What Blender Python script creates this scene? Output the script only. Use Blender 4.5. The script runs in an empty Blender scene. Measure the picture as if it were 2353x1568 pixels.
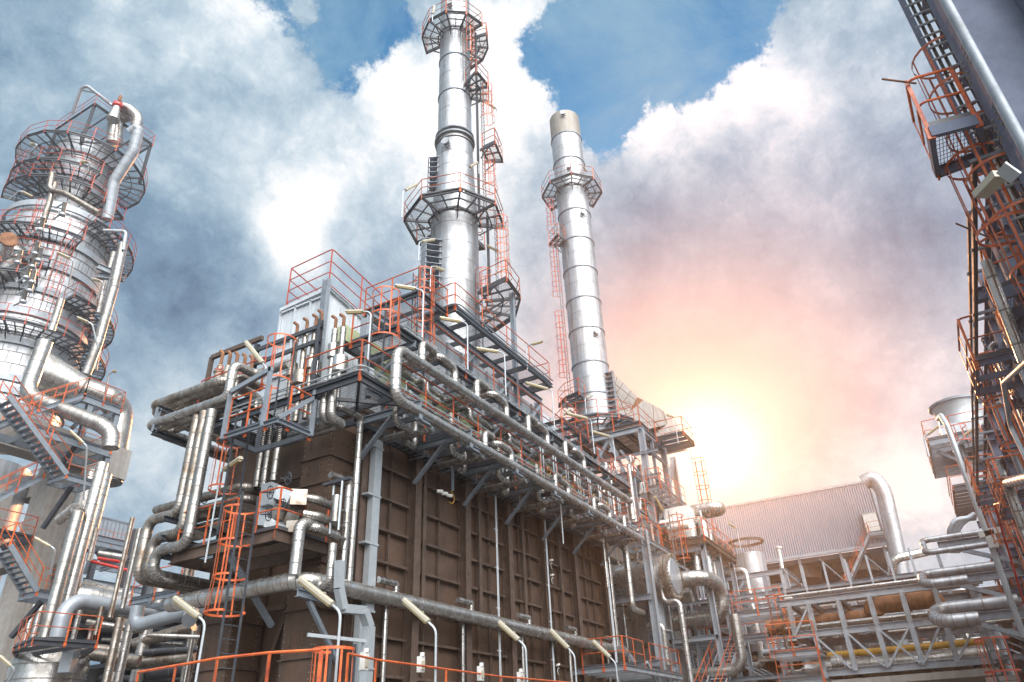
import bpy, math, random
from mathutils import Vector, Matrix
random.seed(7)
S = bpy.context.scene
COL = S.collection
# ---------------------------------------------------------------- camera
FPX = 1643.76
def _cam_axes():
    p, r, w = math.radians(29.968), math.radians(-2.555), math.radians(28.634)
    cp, sp = math.cos(p), math.sin(p)
    f = Vector((0, cp, sp)); u0 = Vector((0, -sp, cp)); r0 = Vector((1, 0, 0))
    rr = r0*math.cos(r)+u0*math.sin(r); uu = -r0*math.sin(r)+u0*math.cos(r)
    X = Vector((math.sin(w), math.cos(w), 0)); Y = Vector((-math.cos(w), math.sin(w), 0))
    q = lambda d: Vector((d.dot(X), d.dot(Y), d.z))
    return q(f), q(rr), q(uu)
CF, CR, CU = _cam_axes()
CAM = Vector((0, 0, 1.7))
cd = bpy.data.cameras.new('camera'); co = bpy.data.objects.new('camera', cd); COL.objects.link(co)
cd.sensor_fit = 'HORIZONTAL'; cd.sensor_width = 36; cd.lens = 36*FPX/2353
cd.clip_start = 0.1; cd.clip_end = 5000
co.matrix_world = Matrix(((CR.x, CU.x, -CF.x, 0), (CR.y, CU.y, -CF.y, 0), (CR.z, CU.z, -CF.z, 1.7), (0, 0, 0, 1)))
S.camera = co
# measuring helpers: a sight line of the survey photograph (2353 x 1568) met with a real plane of the plant
def ray(px, py): return (CF*FPX+CR*(px-1176.5)-CU*(py-784)).normalized()
def onY(px, py, y): d = ray(px, py); return CAM+d*(y/d.y)
def onX(px, py, x): d = ray(px, py); return CAM+d*(x/d.x)
def onZ(px, py, z): d = ray(px, py); return CAM+d*((z-1.7)/d.z)
AX = {'x': Vector((1, 0, 0)), 'y': Vector((0, 1, 0)), 'z': Vector((0, 0, 1))}
def go(p, ax, px, py):
    "from p along a world axis to the point nearest the sight line"
    a = AX[ax]; d = ray(px, py); w = p-CAM
    b = a.dot(d); t = (b*d.dot(w)-a.dot(w))/(1-b*b)
    return p+a*t
def route(p, *steps):
    out = [p.copy()]
    for s in steps:
        if len(s) == 3: out.append(go(out[-1], *s))
        else: out.append(out[-1]+AX[s[0]]*s[1])
    return out
# ---------------------------------------------------------------- sky, sun, exposure
SUN_DIR = ray(1615, 1015)
def make_world():
    w = bpy.data.worlds.new('World'); S.world = w; w.use_nodes = True
    nt = w.node_tree; N = nt.nodes; L = nt.links; N.clear()
    out = N.new('ShaderNodeOutputWorld'); bg = N.new('ShaderNodeBackground')
    L.new(bg.outputs[0], out.inputs[0])
    tc = N.new('ShaderNodeTexCoord'); D = tc.outputs['Generated']
    def math_(op, a, b=None, c=None, clamp=False):
        n = N.new('ShaderNodeMath'); n.operation = op; n.use_clamp = clamp
        for i, v in enumerate((a, b, c)):
            if v is None: continue
            if isinstance(v, (int, float)): n.inputs[i].default_value = v
            else: L.new(v, n.inputs[i])
        return n.outputs[0]
    def noise(scale, detail, rough, off=(0, 0, 0), dist=0.0, vec=None):
        m = N.new('ShaderNodeMapping'); m.inputs['Location'].default_value = off
        L.new(vec or D, m.inputs[0])
        n = N.new('ShaderNodeTexNoise'); n.inputs['Scale'].default_value = scale
        n.inputs['Detail'].default_value = detail; n.inputs['Roughness'].default_value = rough
        n.inputs['Distortion'].default_value = dist
        L.new(m.outputs[0], n.inputs['Vector']); return n.outputs['Fac'], n.outputs['Color']
    def blob(px, py, rad_px, soft=1.0, vec=None):
        c = ray(px, py); r = math.atan(rad_px/FPX)
        d = N.new('ShaderNodeVectorMath'); d.operation = 'DOT_PRODUCT'; L.new(vec or D, d.inputs[0]); d.inputs[1].default_value = c
        # gaussian of the angle: exp(-(2-2cos)/r^2)
        e = math_('MULTIPLY', math_('SUBTRACT', d.outputs['Value'], 1.0), 2.0/(r*r))
        return math_('POWER', 2.71828, e)
    def addw(acc, v, k):
        return math_('MULTIPLY_ADD', v, k, acc)
    # warp direction a little so that the masses get ragged outlines
    wn, wc = noise(2.6, 5, .6, (3, 1, 2))
    vs = N.new('ShaderNodeVectorMath'); vs.operation = 'SUBTRACT'; L.new(wc, vs.inputs[0]); vs.inputs[1].default_value = (.5, .5, .5)
    sc = N.new('ShaderNodeVectorMath'); sc.operation = 'SCALE'; L.new(vs.outputs[0], sc.inputs[0]); sc.inputs['Scale'].default_value = .15
    va = N.new('ShaderNodeVectorMath'); va.operation = 'ADD'; L.new(D, va.inputs[0]); L.new(sc.outputs[0], va.inputs[1])
    nm = N.new('ShaderNodeVectorMath'); nm.operation = 'NORMALIZE'; L.new(va.outputs[0], nm.inputs[0]); W = nm.outputs[0]
    n1, _ = noise(3.2, 12, .60, (1.3, 7.7, 2.1), .5)
    n2, _ = noise(10, 15, .70, (5.3, 1.7, 4.1), .3)
    def puffs(scale, det, rough):
        m = N.new('ShaderNodeVectorMath'); m.operation = 'SCALE'; m.inputs['Scale'].default_value = .11; L.new(vs2.outputs[0], m.inputs[0])
        a = N.new('ShaderNodeVectorMath'); L.new(D, a.inputs[0]); L.new(m.outputs[0], a.inputs[1])
        v = N.new('ShaderNodeTexVoronoi'); v.feature = 'F1'; v.inputs['Scale'].default_value = scale; v.inputs['Detail'].default_value = det; v.inputs['Roughness'].default_value = rough; v.normalize = True
        L.new(a.outputs[0], v.inputs['Vector']); return v.outputs['Distance']
    wn2, wc2 = noise(11, 6, .65, (8, 3, 5))
    vs2 = N.new('ShaderNodeVectorMath'); vs2.operation = 'SUBTRACT'; L.new(wc2, vs2.inputs[0]); vs2.inputs[1].default_value = (.5, .5, .5)
    pf = puffs(15, 5, .62)
    # coverage of cloud: 1 except where the blue shows
    cov = math_('MULTIPLY_ADD', n1, 1.4, .46)
    for (x, y, r, k) in BLUE: cov = addw(cov, blob(x, y, r, vec=W), -k)
    for (x, y, r, k) in CLOUD: cov = addw(cov, blob(x, y, r, vec=W), k)
    cov = math_('MULTIPLY_ADD', math_('SUBTRACT', n2, .5), 1.7, cov)
    cov = math_('MULTIPLY_ADD', math_('SUBTRACT', PF0, pf), 1.5, cov)
    rmp = N.new('ShaderNodeMapRange'); rmp.interpolation_type = 'SMOOTHSTEP'; L.new(cov, rmp.inputs[0])
    rmp.inputs[1].default_value = .40; rmp.inputs[2].default_value = .70
    # brightness of the cloud: 0 grey-blue underside .. 1 bright
    br = math_('MULTIPLY_ADD', math_('SUBTRACT', n1, .5), 1.6, BR0)
    br = math_('MULTIPLY_ADD', math_('SUBTRACT', n2, .5), .6, br)
    br = math_('MULTIPLY_ADD', math_('SUBTRACT', PF0, pf), .95, br)
    for (x, y, r, k) in BRIGHT: br = addw(br, blob(x, y, r, vec=W), k)
    cr = N.new('ShaderNodeValToRGB'); L.new(br, cr.inputs[0]); E = cr.color_ramp.elements
    stops = [(0.0, (.095, .18, .30)), (.25, (.19, .32, .465)), (.5, (.37, .52, .65)), (.75, (.66, .78, .87)), (1.0, (1.06, 1.08, 1.10))]
    E[0].position = stops[0][0]; E[0].color = stops[0][1]+(1,)
    E[1].position = stops[-1][0]; E[1].color = stops[-1][1]+(1,)
    for p, c in stops[1:-1]: e = E.new(p); e.color = c+(1,)
    sky = N.new('ShaderNodeTexSky'); sky.sky_type = 'NISHITA'; sky.sun_disc = False
    sky.sun_elevation = math.asin(SUN_DIR.z); sky.sun_rotation = math.atan2(SUN_DIR.x, SUN_DIR.y)
    sky.air_density = 1.2; sky.dust_density = .6; sky.ozone_density = 3
    sk = N.new('ShaderNodeVectorMath'); sk.operation = 'MULTIPLY'; L.new(sky.outputs[0], sk.inputs[0]); sk.inputs[1].default_value = SKYK
    def mix(f, a, b, typ='MIX'):
        n = N.new('ShaderNodeMix'); n.data_type = 'RGBA'; n.blend_type = typ
        if isinstance(f, float): n.inputs[0].default_value = f
        else: L.new(f, n.inputs[0])
        for i, v in ((6, a), (7, b)):
            if isinstance(v, tuple): n.inputs[i].default_value = v+(1,)
            else: L.new(v, n.inputs[i])
        return n.outputs[2]
    # blue-sky veil of thin cloud
    n3, _ = noise(5, 8, .65, (9, 2, 6), .5)
    veil = math_('MULTIPLY_ADD', n3, 4.5, -1.95, clamp=True)
    base = mix(math_('MULTIPLY', veil, .75), sk.outputs[0], (.28, .50, .66))
    col = mix(rmp.outputs[0], base, cr.outputs[0])
    # mauve and rose tint of the clouds towards the sun, warm glare round it
    col = mix(math_('MULTIPLY', blob(1850, 620, 420), .8, clamp=True), col, (1.10, .90, .93), 'MULTIPLY')
    col = mix(math_('MULTIPLY', blob(1480, 840, 190), .55, clamp=True), col, (.86, .48, .44))
    col = mix(math_('MULTIPLY', blob(1720, 820, 230), .45, clamp=True), col, (.86, .62, .62))
    col = mix(math_('MULTIPLY', blob(1650, 930, 320), .84, clamp=True), col, (.47, .36, .41))
    g1 = math_('MULTIPLY', blob(1630, 1020, 90), 1.1)
    g2 = math_('MULTIPLY', blob(1680, 1070, 120), .35)
    gl = mix(1.0, (0.0, 0.0, 0.0), (1.0, .86, .66))
    s1 = N.new('ShaderNodeVectorMath'); s1.operation = 'SCALE'; s1.inputs[0].default_value = (1.1, .85, .55); L.new(g1, s1.inputs['Scale'])
    s2 = N.new('ShaderNodeVectorMath'); s2.operation = 'SCALE'; s2.inputs[0].default_value = (.62, .50, .44); L.new(g2, s2.inputs['Scale'])
    a1 = N.new('ShaderNodeVectorMath'); L.new(col, a1.inputs[0]); L.new(s1.outputs[0], a1.inputs[1])
    a2 = N.new('ShaderNodeVectorMath'); L.new(a1.outputs[0], a2.inputs[0]); L.new(s2.outputs[0], a2.inputs[1])
    # unseen bright lobe added behind and above the camera as front fill light
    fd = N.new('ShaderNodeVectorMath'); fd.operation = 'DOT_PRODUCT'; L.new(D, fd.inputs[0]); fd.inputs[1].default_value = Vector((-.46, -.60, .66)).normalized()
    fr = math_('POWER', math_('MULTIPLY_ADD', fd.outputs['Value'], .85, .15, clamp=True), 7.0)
    s3 = N.new('ShaderNodeVectorMath'); s3.operation = 'SCALE'; s3.inputs[0].default_value = FRONT_FILL; L.new(fr, s3.inputs['Scale'])
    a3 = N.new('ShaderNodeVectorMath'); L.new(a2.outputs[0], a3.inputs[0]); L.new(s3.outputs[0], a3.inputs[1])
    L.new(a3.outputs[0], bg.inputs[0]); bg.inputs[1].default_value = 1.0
SKYK = (.026, .118, .150); BR0 = .57; PF0 = .30
BLUE = [(790, 70, 130, 0.79), (600, 0, 80, 0.68), (890, 20, 90, 0.58), (1250, 75, 90, 0.75), (1380, 60, 140, 0.58), (1500, 170, 180, 0.81), (1400, 290, 80, 0.73), (1700, 50, 130, 0.73), (1600, 110, 120, 0.43)]
CLOUD = [(1130, 190, 150, .7), (1720, 330, 170, .8), (1960, 110, 140, .5), (700, 30, 40, .5), (1500, 350, 60, .4), (2128, 530, 120, .5), (1900, 600, 200, .2)]
BRIGHT = [(1190, 150, 130, .55), (1050, 240, 150, .42), (930, 180, 90, .4), (1130, 50, 80, .4), (655, 565, 80, .7), (730, 490, 90, .3), (560, 350, 150, .2), (520, 40, 90, .4), (340, 20, 150, .15), (1480, 320, 80, .45), (1620, 215, 70, .6), (1720, 195, 80, .55), (1830, 240, 70, .4),
          (2080, 1150, 120, .5), (2150, 930, 110, .25), (1700, 320, 150, .15), (120, 350, 250, -.13), (480, 670, 190, -.18), (330, 600, 150, -.15), (1560, 500, 170, -.18), (1700, 560, 150, -.15), (2000, 640, 140, -.12), (960, 400, 130, .2), (2080, 60, 160, -.02), (430, 1000, 150, .18), (870, 650, 120, -.05), (230, 150, 120, .05), (830, 350, 150, .18), (1010, 520, 120, .12), (2060, 250, 200, .10), (1850, 420, 150, .06)]
FRONT_FILL = (12.0, 11.6, 11.2)
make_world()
sd = bpy.data.lights.new('sun', 'SUN'); sd.energy = 2.5; sd.angle = math.radians(1.5); sd.color = (1, .45, .19)
so = bpy.data.objects.new('sun', sd); COL.objects.link(so)
so.rotation_euler = (-SUN_DIR).to_track_quat('-Z', 'Y').to_euler(); so.location = SUN_DIR*80
S.view_settings.view_transform = 'Standard'; S.view_settings.look = 'None'; S.view_settings.exposure = 0.0; S.view_settings.gamma = 1.0
S.cycles.max_bounces = 6; S.cycles.transparent_max_bounces = 24
S.cycles.use_denoising = True
# ---------------------------------------------------------------- materials
def mat(name, col, rough=.5, metal=0.0, noise=None, bump=0.0, bscale=20, streak=0.0, streak_col=None, emit=None, vary=0.0):
    m = bpy.data.materials.new(name); m.use_nodes = True; nt = m.node_tree; N = nt.nodes; L = nt.links
    b = N['Principled BSDF']; b.inputs['Base Color'].default_value = col+(1,); b.inputs['Roughness'].default_value = rough; b.inputs['Metallic'].default_value = metal
    tc = N.new('ShaderNodeTexCoord')
    src = None
    if noise:
        scale, c2, lo, hi = noise
        n = N.new('ShaderNodeTexNoise'); n.inputs['Scale'].default_value = scale; n.inputs['Detail'].default_value = 8; n.inputs['Roughness'].default_value = .65
        L.new(tc.outputs['Object'], n.inputs['Vector'])
        r = N.new('ShaderNodeMapRange'); L.new(n.outputs['Fac'], r.inputs[0]); r.inputs[1].default_value = lo; r.inputs[2].default_value = hi
        mx = N.new('ShaderNodeMix'); mx.data_type = 'RGBA'; mx.inputs[6].default_value = col+(1,); mx.inputs[7].default_value = c2+(1,)
        L.new(r.outputs[0], mx.inputs[0]); src = mx.outputs[2]
        rr = N.new('ShaderNodeMapRange'); L.new(n.outputs['Fac'], rr.inputs[0]); rr.inputs[1].default_value = .3; rr.inputs[2].default_value = .7
        rr.inputs[3].default_value = max(.05, rough-.1); rr.inputs[4].default_value = min(1, rough+.15); L.new(rr.outputs[0], b.inputs['Roughness'])
    if streak:
        mp = N.new('ShaderNodeMapping'); mp.inputs['Scale'].default_value = (3, 3, .22); L.new(tc.outputs['Object'], mp.inputs[0])
        n = N.new('ShaderNodeTexNoise'); n.inputs['Scale'].default_value = 1.6; n.inputs['Detail'].default_value = 9; n.inputs['Roughness'].default_value = .7
        L.new(mp.outputs[0], n.inputs['Vector'])
        r = N.new('ShaderNodeMapRange'); L.new(n.outputs['Fac'], r.inputs[0]); r.inputs[1].default_value = .45; r.inputs[2].default_value = .75; r.inputs[4].default_value = streak
        mx = N.new('ShaderNodeMix'); mx.data_type = 'RGBA'; mx.inputs[7].default_value = (streak_col or (.1, .07, .05))+(1,)
        if src: L.new(src, mx.inputs[6])
        else: mx.inputs[6].default_value = col+(1,)
        L.new(r.outputs[0], mx.inputs[0]); src = mx.outputs[2]
    if vary:
        oi = N.new('ShaderNodeObjectInfo'); r = N.new('ShaderNodeMapRange'); L.new(oi.outputs['Random'], r.inputs[0]); r.inputs[3].default_value = 1-vary; r.inputs[4].default_value = 1+vary*.5
        mv = N.new('ShaderNodeVectorMath'); mv.operation = 'SCALE'
        if src: L.new(src, mv.inputs[0])
        else: mv.inputs[0].default_value = col
        L.new(r.outputs[0], mv.inputs['Scale']); src = mv.outputs[0]
    if src: L.new(src, b.inputs['Base Color'])
    if bump:
        n = N.new('ShaderNodeTexNoise'); n.inputs['Scale'].default_value = bscale; n.inputs['Detail'].default_value = 6
        L.new(tc.outputs['Object'], n.inputs['Vector'])
        bp = N.new('ShaderNodeBump'); bp.inputs['Strength'].default_value = bump; bp.inputs['Distance'].default_value = .02
        L.new(n.outputs['Fac'], bp.inputs['Height']); L.new(bp.outputs[0], b.inputs['Normal'])
    if emit: b.inputs['Emission Color'].default_value = emit[0]+(1,); b.inputs['Emission Strength'].default_value = emit[1]
    return m
M = {}
M['clad'] = mat('aluminium_cladding', (.56, .555, .54), .27, .88, (1.7, (.30, .28, .25), .42, .70), .55, 4, .75, (.22, .17, .13), vary=.3)
M['seam'] = mat('cladding_seam', (.20, .19, .18), .5, .5)
M['grime'] = mat('grimy_cladding', (.46, .43, .39), .32, .85, (2.2, (.20, .15, .11), .40, .66), .5, 4, .8, (.07, .045, .03), vary=.25)
M['stack'] = mat('stack_plate', (.42, .445, .48), .34, .65, (1.1, (.31, .33, .355), .38, .68), .35, 2.5, .95, (.17, .15, .13), vary=.2)
M['stack_old'] = mat('weathered_stack_plate', (.21, .21, .205), .55, .3, (1.5, (.28, .26, .22), .35, .65), .15, 4, .7, (.16, .13, .09))
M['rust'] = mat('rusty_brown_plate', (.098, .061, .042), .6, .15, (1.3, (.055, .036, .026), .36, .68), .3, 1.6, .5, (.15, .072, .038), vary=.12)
M['rust_beam'] = mat('brown_painted_beam', (.10, .066, .05), .6, .1, (3, (.05, .035, .026), .4, .7), .2, 9)
M['oldpipe'] = mat('rusty_bare_pipe', (.23, .10, .045), .7, .2, (3, (.10, .045, .025), .35, .65), .35, 12, .4, (.42, .20, .06))
M['steel'] = mat('grey_blue_steel_paint', (.20, .235, .275), .45, .15, (4, (.13, .15, .175), .45, .75), .1, 12, .25, (.16, .13, .11))
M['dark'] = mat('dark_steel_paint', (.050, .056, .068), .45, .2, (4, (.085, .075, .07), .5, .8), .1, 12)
M['blue'] = mat('blue_grey_structure_paint', (.14, .165, .23), .75, 0.0, (2.5, (.10, .12, .165), .4, .75), .1, 10)
M['blue'].node_tree.nodes['Principled BSDF'].inputs['Specular IOR Level'].default_value = .15
M['orange'] = mat('orange_rail_paint', (.54, .112, .024), .45, 0, (5, (.30, .05, .022), .42, .66), .1, 20, vary=.3)
M['redor'] = mat('red_oxide_rail_paint', (.42, .065, .035), .5, 0, (5, (.26, .05, .03), .45, .75), .1, 20)
M['galv'] = mat('galvanised_steel', (.42, .455, .48), .45, .5, (6, (.36, .40, .43), .4, .7), .1, 20)
M['conc'] = mat('weathered_concrete', (.29, .28, .265), .85, 0, (2.5, (.24, .22, .20), .4, .7), .4, 14, .55, (.14, .11, .09))
M['lamp'] = mat('lamp_housing', (.36, .335, .265), .4, .1, (6, (.40, .36, .28), .5, .8))
M['diff'] = mat('yellowed_diffuser', (.42, .34, .18), .25, 0)
M['white'] = mat('white_enamel', (.60, .60, .58), .4, 0, (3, (.45, .43, .40), .45, .75))
M['hood'] = mat('pale_grey_bolted_plate', (.52, .56, .60), .5, .15, (1.5, (.42, .46, .50), .4, .7), .2, 5, .5, (.25, .24, .23), vary=.1)
M['green'] = mat('pale_green_panel', (.36, .40, .24), .5, 0, (4, (.27, .30, .19), .45, .75))
M['siding'] = mat('grey_siding', (.20, .205, .24), .5, .25, (.25, (.23, .235, .27), .4, .7))
M['duct'] = mat('grey_duct_plate', (.31, .345, .385), .45, .3, (1.5, (.23, .255, .285), .4, .7), .15, 6, .3, (.25, .24, .22))
M['red'] = mat('red_pipe_paint', (.42, .02, .015), .4, 0)
M['yellow'] = mat('yellow_pipe_paint', (.66, .36, .05), .5, 0, (4, (.45, .22, .04), .45, .75))
M['pale'] = mat('weathered_pale_casing', (.47, .46, .44), .45, .35, (1.2, (.33, .31, .28), .4, .68), .2, 4, .6, (.25, .17, .11), vary=.15)
M['black'] = mat('black_rubber', (.02, .02, .02), .6)
M['bolt'] = mat('bolt_steel', (.30, .27, .22), .5, .6)
M['ground'] = mat('ground_concrete', (.15, .145, .14), .9, 0, (.3, (.10, .095, .09), .4, .7), .3, 4)
def grating(name, col, pitch, bar):
    m = bpy.data.materials.new(name); m.use_nodes = True; nt = m.node_tree; N = nt.nodes; L = nt.links
    b = N['Principled BSDF']; b.inputs['Base Color'].default_value = col+(1,); b.inputs['Roughness'].default_value = .5; b.inputs['Metallic'].default_value = .4
    tc = N.new('ShaderNodeTexCoord'); sp = N.new('ShaderNodeSeparateXYZ'); L.new(tc.outputs['Object'], sp.inputs[0])
    def bars(o, p, w):
        a = N.new('ShaderNodeMath'); a.operation = 'MULTIPLY'; a.inputs[1].default_value = 1/p; L.new(o, a.inputs[0])
        f = N.new('ShaderNodeMath'); f.operation = 'FRACT'; L.new(a.outputs[0], f.inputs[0])
        g = N.new('ShaderNodeMath'); g.operation = 'LESS_THAN'; g.inputs[1].default_value = w; L.new(f.outputs[0], g.inputs[0]); return g.outputs[0]
    x = bars(sp.outputs[0], pitch, bar); y = bars(sp.outputs[1], pitch*.5, bar*1.3)
    mx = N.new('ShaderNodeMath'); mx.operation = 'MAXIMUM'; L.new(x, mx.inputs[0]); L.new(y, mx.inputs[1])
    x2 = bars(sp.outputs[0], 1.0, .03); m2 = N.new('ShaderNodeMath'); m2.operation = 'MAXIMUM'; L.new(mx.outputs[0], m2.inputs[0]); L.new(x2, m2.inputs[1])
    L.new(m2.outputs[0], b.inputs['Alpha']); return m
M['grate'] = grating('floor_grating', (.16, .16, .17), .10, .15)
M['grate_d'] = grating('dark_floor_grating', (.05, .05, .055), .10, .32)
# ---------------------------------------------------------------- mesh collector
class MB:
    def __init__(s): s.v = []; s.f = []; s.m = []
    def add(s, vs, fs, mi=0):
        o = len(s.v); s.v += [tuple(v) for v in vs]; s.f += [tuple(i+o for i in f) for f in fs]; s.m += [mi]*len(fs)
    def box(s, c, sz, rot=None, mi=0):
        h = Vector(sz)/2; c = Vector(c); vs = []
        for x in (-1, 1):
            for y in (-1, 1):
                for z in (-1, 1):
                    d = Vector((x*h.x, y*h.y, z*h.z)); vs.append(c+(rot@d if rot else d))
        s.add(vs, [(0, 1, 3, 2), (4, 6, 7, 5), (0, 4, 5, 1), (2, 3, 7, 6), (0, 2, 6, 4), (1, 5, 7, 3)], mi); return s
    def bb(s, a, b, mi=0):
        a = Vector(a); b = Vector(b); return s.box((a+b)/2, [max(abs(q), .002) for q in (b-a)], None, mi)
    def frame(s, p, q, up=None):
        p = Vector(p); q = Vector(q); d = (q-p); l = d.length; d.normalize()
        up = Vector(up) if up is not None else (Vector((0, 0, 1)) if abs(d.z) < .9 else Vector((0, 1, 0)))
        x = d.cross(up).normalized(); y = x.cross(d).normalized()
        return p, q, d, x, y, l
    def prism(s, p, q, sec, up=None, mi=0):
        p, q, d, x, y, l = s.frame(p, q, up); n = len(sec)
        vs = [p+x*a+y*b for a, b in sec]+[q+x*a+y*b for a, b in sec]
        fs = [(i, (i+1) % n, n+(i+1) % n, n+i) for i in range(n)]
        s.add(vs, fs+[tuple(range(n))[::-1], tuple(range(n, 2*n))], mi); return s
    def bar(s, p, q, w, h, up=None, mi=0):
        return s.prism(p, q, [(-w/2, -h/2), (w/2, -h/2), (w/2, h/2), (-w/2, h/2)], up, mi)
    def ibeam(s, p, q, w=.2, h=.3, t=.02, up=None, mi=0):
        a, b = w/2, h/2
        sec = [(-a, -b), (a, -b), (a, -b+t), (t/2, -b+t), (t/2, b-t), (a, b-t), (a, b), (-a, b), (-a, b-t), (-t/2, b-t), (-t/2, -b+t), (-a, -b+t)]
        return s.prism(p, q, sec, up, mi)
    def chan(s, p, q, w=.1, h=.2, t=.015, up=None, mi=0):
        a, b = w/2, h/2
        sec = [(-a, -b), (a, -b), (a, -b+t), (-a+t, -b+t), (-a+t, b-t), (a, b-t), (a, b), (-a, b)]
        return s.prism(p, q, sec, up, mi)
    def rod(s, p, q, r, n=8, mi=0, r2=None):
        p, q, d, x, y, l = s.frame(p, q); r2 = r if r2 is None else r2
        A = [(math.cos(2*math.pi*i/n), math.sin(2*math.pi*i/n)) for i in range(n)]
        vs = [p+(x*a+y*b)*r for a, b in A]+[q+(x*a+y*b)*r2 for a, b in A]
        s.add(vs, [(i, (i+1) % n, n+(i+1) % n, n+i) for i in range(n)]+[tuple(range(n))[::-1], tuple(range(n, 2*n))], mi); return s
    def rings(s, path, n, cap=True):
        "path: list of (point, tangent, radius, mat index of the strip that follows)"
        t0 = path[0][1].normalized(); up = Vector((0, 0, 1)) if abs(t0.z) < .9 else Vector((0, 1, 0))
        x = t0.cross(up).normalized(); rows = []; vs = []
        for p, t, r, mi in path:
            t = t.normalized(); x = (x-t*x.dot(t)).normalized(); y = t.cross(x)
            rows.append(len(vs))
            for i in range(n):
                a = 2*math.pi*i/n; vs.append(p+(x*math.cos(a)+y*math.sin(a))*r)
        o = len(s.v); s.v += [tuple(v) for v in vs]
        for k in range(len(rows)-1):
            a, b = rows[k]+o, rows[k+1]+o
            for i in range(n):
                s.f.append((a+i, b+i, b+(i+1) % n, a+(i+1) % n)); s.m.append(path[k][3])
        if cap:
            s.f.append(tuple(rows[0]+o+i for i in range(n))); s.m.append(0)
            s.f.append(tuple(rows[-1]+o+i for i in reversed(range(n)))); s.m.append(0)
    def tube(s, pts, r, n=14, bend=None, band=0.0, bw=.035, bh=.007, seg=5, mi=0, smi=1):
        "polyline with rounded corners; band = spacing of raised cladding seams"
        P = [Vector(p) for p in pts]; bend = r*2.6 if bend is None else bend
        runs = []; prev = P[0]; path = []
        def straight(a, b):
            d = b-a; l = d.length
            if l < 1e-4: return
            t = d/l
            path.append((a, t, r, mi))
            if band:
                k = max(1, int(round(l/band)))
                for i in range(k):
                    c = a+d*((i+.5)/k)
                    for dd, rr, m_ in ((-bw/2, r, smi), (-bw/2+.002, r+bh, smi), (bw/2-.002, r+bh, smi), (bw/2, r, mi)):
                        path.append((c+t*dd, t, rr, m_))
            path.append((b, t, r, mi))
        for i in range(1, len(P)):
            if i < len(P)-1:
                a = (P[i]-P[i-1]); b = (P[i+1]-P[i]); la, lb = a.length, b.length; a.normalize(); b.normalize()
                ang = a.angle(b) if la > 1e-6 and lb > 1e-6 else 0
                if ang > .03:
                    R = min(bend, .48*min(la, lb)/math.tan(ang/2)) if ang < 3.1 else bend
                    tl = R*math.tan(ang/2); s0 = P[i]-a*tl; s1 = P[i]+b*tl
                    straight(prev, s0)
                    nrm = (b-a*a.dot(b)).normalized(); c = s0+nrm*R
                    k = max(2, int(math.ceil(seg*ang/(math.pi/2))))
                    for j in range(0, k+1):
                        th = ang*j/k; p = c-nrm*R*math.cos(th)+a*R*math.sin(th); t = a*math.cos(th)+nrm*math.sin(th)
                        if band:
                            w2 = min(.012, bw/2)
                            path.append((p-t*w2, t, r, smi)); path.append((p-t*(w2-.002), t, r+bh, smi)); path.append((p+t*(w2-.002), t, r+bh, smi)); path.append((p+t*w2, t, r, mi))
                        else: path.append((p, t, r, mi))
                    prev = s1; continue
            straight(prev, P[i]); prev = P[i]
        s.rings(path, n); return s
    def lathe(s, c, prof, n=32, mi=0, axis='z', cap=True):
        "prof: (radius, height[, mat])"
        c = Vector(c); t = AX[axis]
        path = [(c+t*q[1], t, max(q[0], .001), q[2] if len(q) > 2 else mi) for q in prof]
        s.rings(path, n, cap); return s
    def ball(s, c, r, n=10, mi=0):
        pr = [(math.sin(math.pi*i/6)*r, -math.cos(math.pi*i/6)*r) for i in range(7)]
        return s.lathe(c, pr, n, mi)
    def torus(s, c, R, r, axis=(0, 0, 1), n=20, k=6, a0=0, a1=360, mi=0, start=None):
        c = Vector(c); z = Vector(axis).normalized()
        x = Vector(start).normalized() if start is not None else (z.cross(Vector((0, 0, 1))) if abs(z.z) < .9 else z.cross(Vector((0, 1, 0)))).normalized()
        y = z.cross(x); path = []
        for i in range(n+1):
            a = math.radians(a0+(a1-a0)*i/n)
            path.append((c+(x*math.cos(a)+y*math.sin(a))*R, -x*math.sin(a)+y*math.cos(a), r, mi))
        s.rings(path, k, (a1-a0) < 359); return s
    def hoop(s, c, R, w, t, x, y, a0, a1, n=14, mi=0):
        "flat band bent on a circle in the x-y plane given"
        c = Vector(c); z = x.cross(y).normalized(); vs = []
        for i in range(n+1):
            a = math.radians(a0+(a1-a0)*i/n); d = x*math.cos(a)+y*math.sin(a)
            for rr, zz in ((R-t/2, -w/2), (R+t/2, -w/2), (R+t/2, w/2), (R-t/2, w/2)): vs.append(c+d*rr+z*zz)
        fs = []
        for i in range(n):
            o = i*4
            for j in range(4): fs.append((o+j, o+(j+1) % 4, o+4+(j+1) % 4, o+4+j))
        fs += [(0, 3, 2, 1), (n*4, n*4+1, n*4+2, n*4+3)]
        s.add(vs, fs, mi); return s
    def build(s, name, mats, parent=None, smooth=True):
        me = bpy.data.meshes.new(name); o = bpy.data.objects.new(name, me); COL.objects.link(o)
        off = Vector((0, 0, 0))
        if parent is not None:
            q = parent
            while q is not None: off = off+q.location; q = q.parent
            o.parent = parent
        else:
            xs = [v[0] for v in s.v]; ys = [v[1] for v in s.v]; zs = [v[2] for v in s.v]
            off = Vector(((min(xs)+max(xs))/2, (min(ys)+max(ys))/2, min(zs))); o.location = off
        me.from_pydata([(v[0]-off.x, v[1]-off.y, v[2]-off.z) for v in s.v], [], s.f)
        if isinstance(mats, str): mats = (mats,)
        for k in mats: me.materials.append(M[k])
        me.polygons.foreach_set('material_index', [min(i, len(mats)-1) for i in s.m])
        if smooth:
            me.polygons.foreach_set('use_smooth', [True]*len(s.f))
            try: me.set_sharp_from_angle(angle=math.radians(38))
            except Exception: pass
        me.update(); return o
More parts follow.
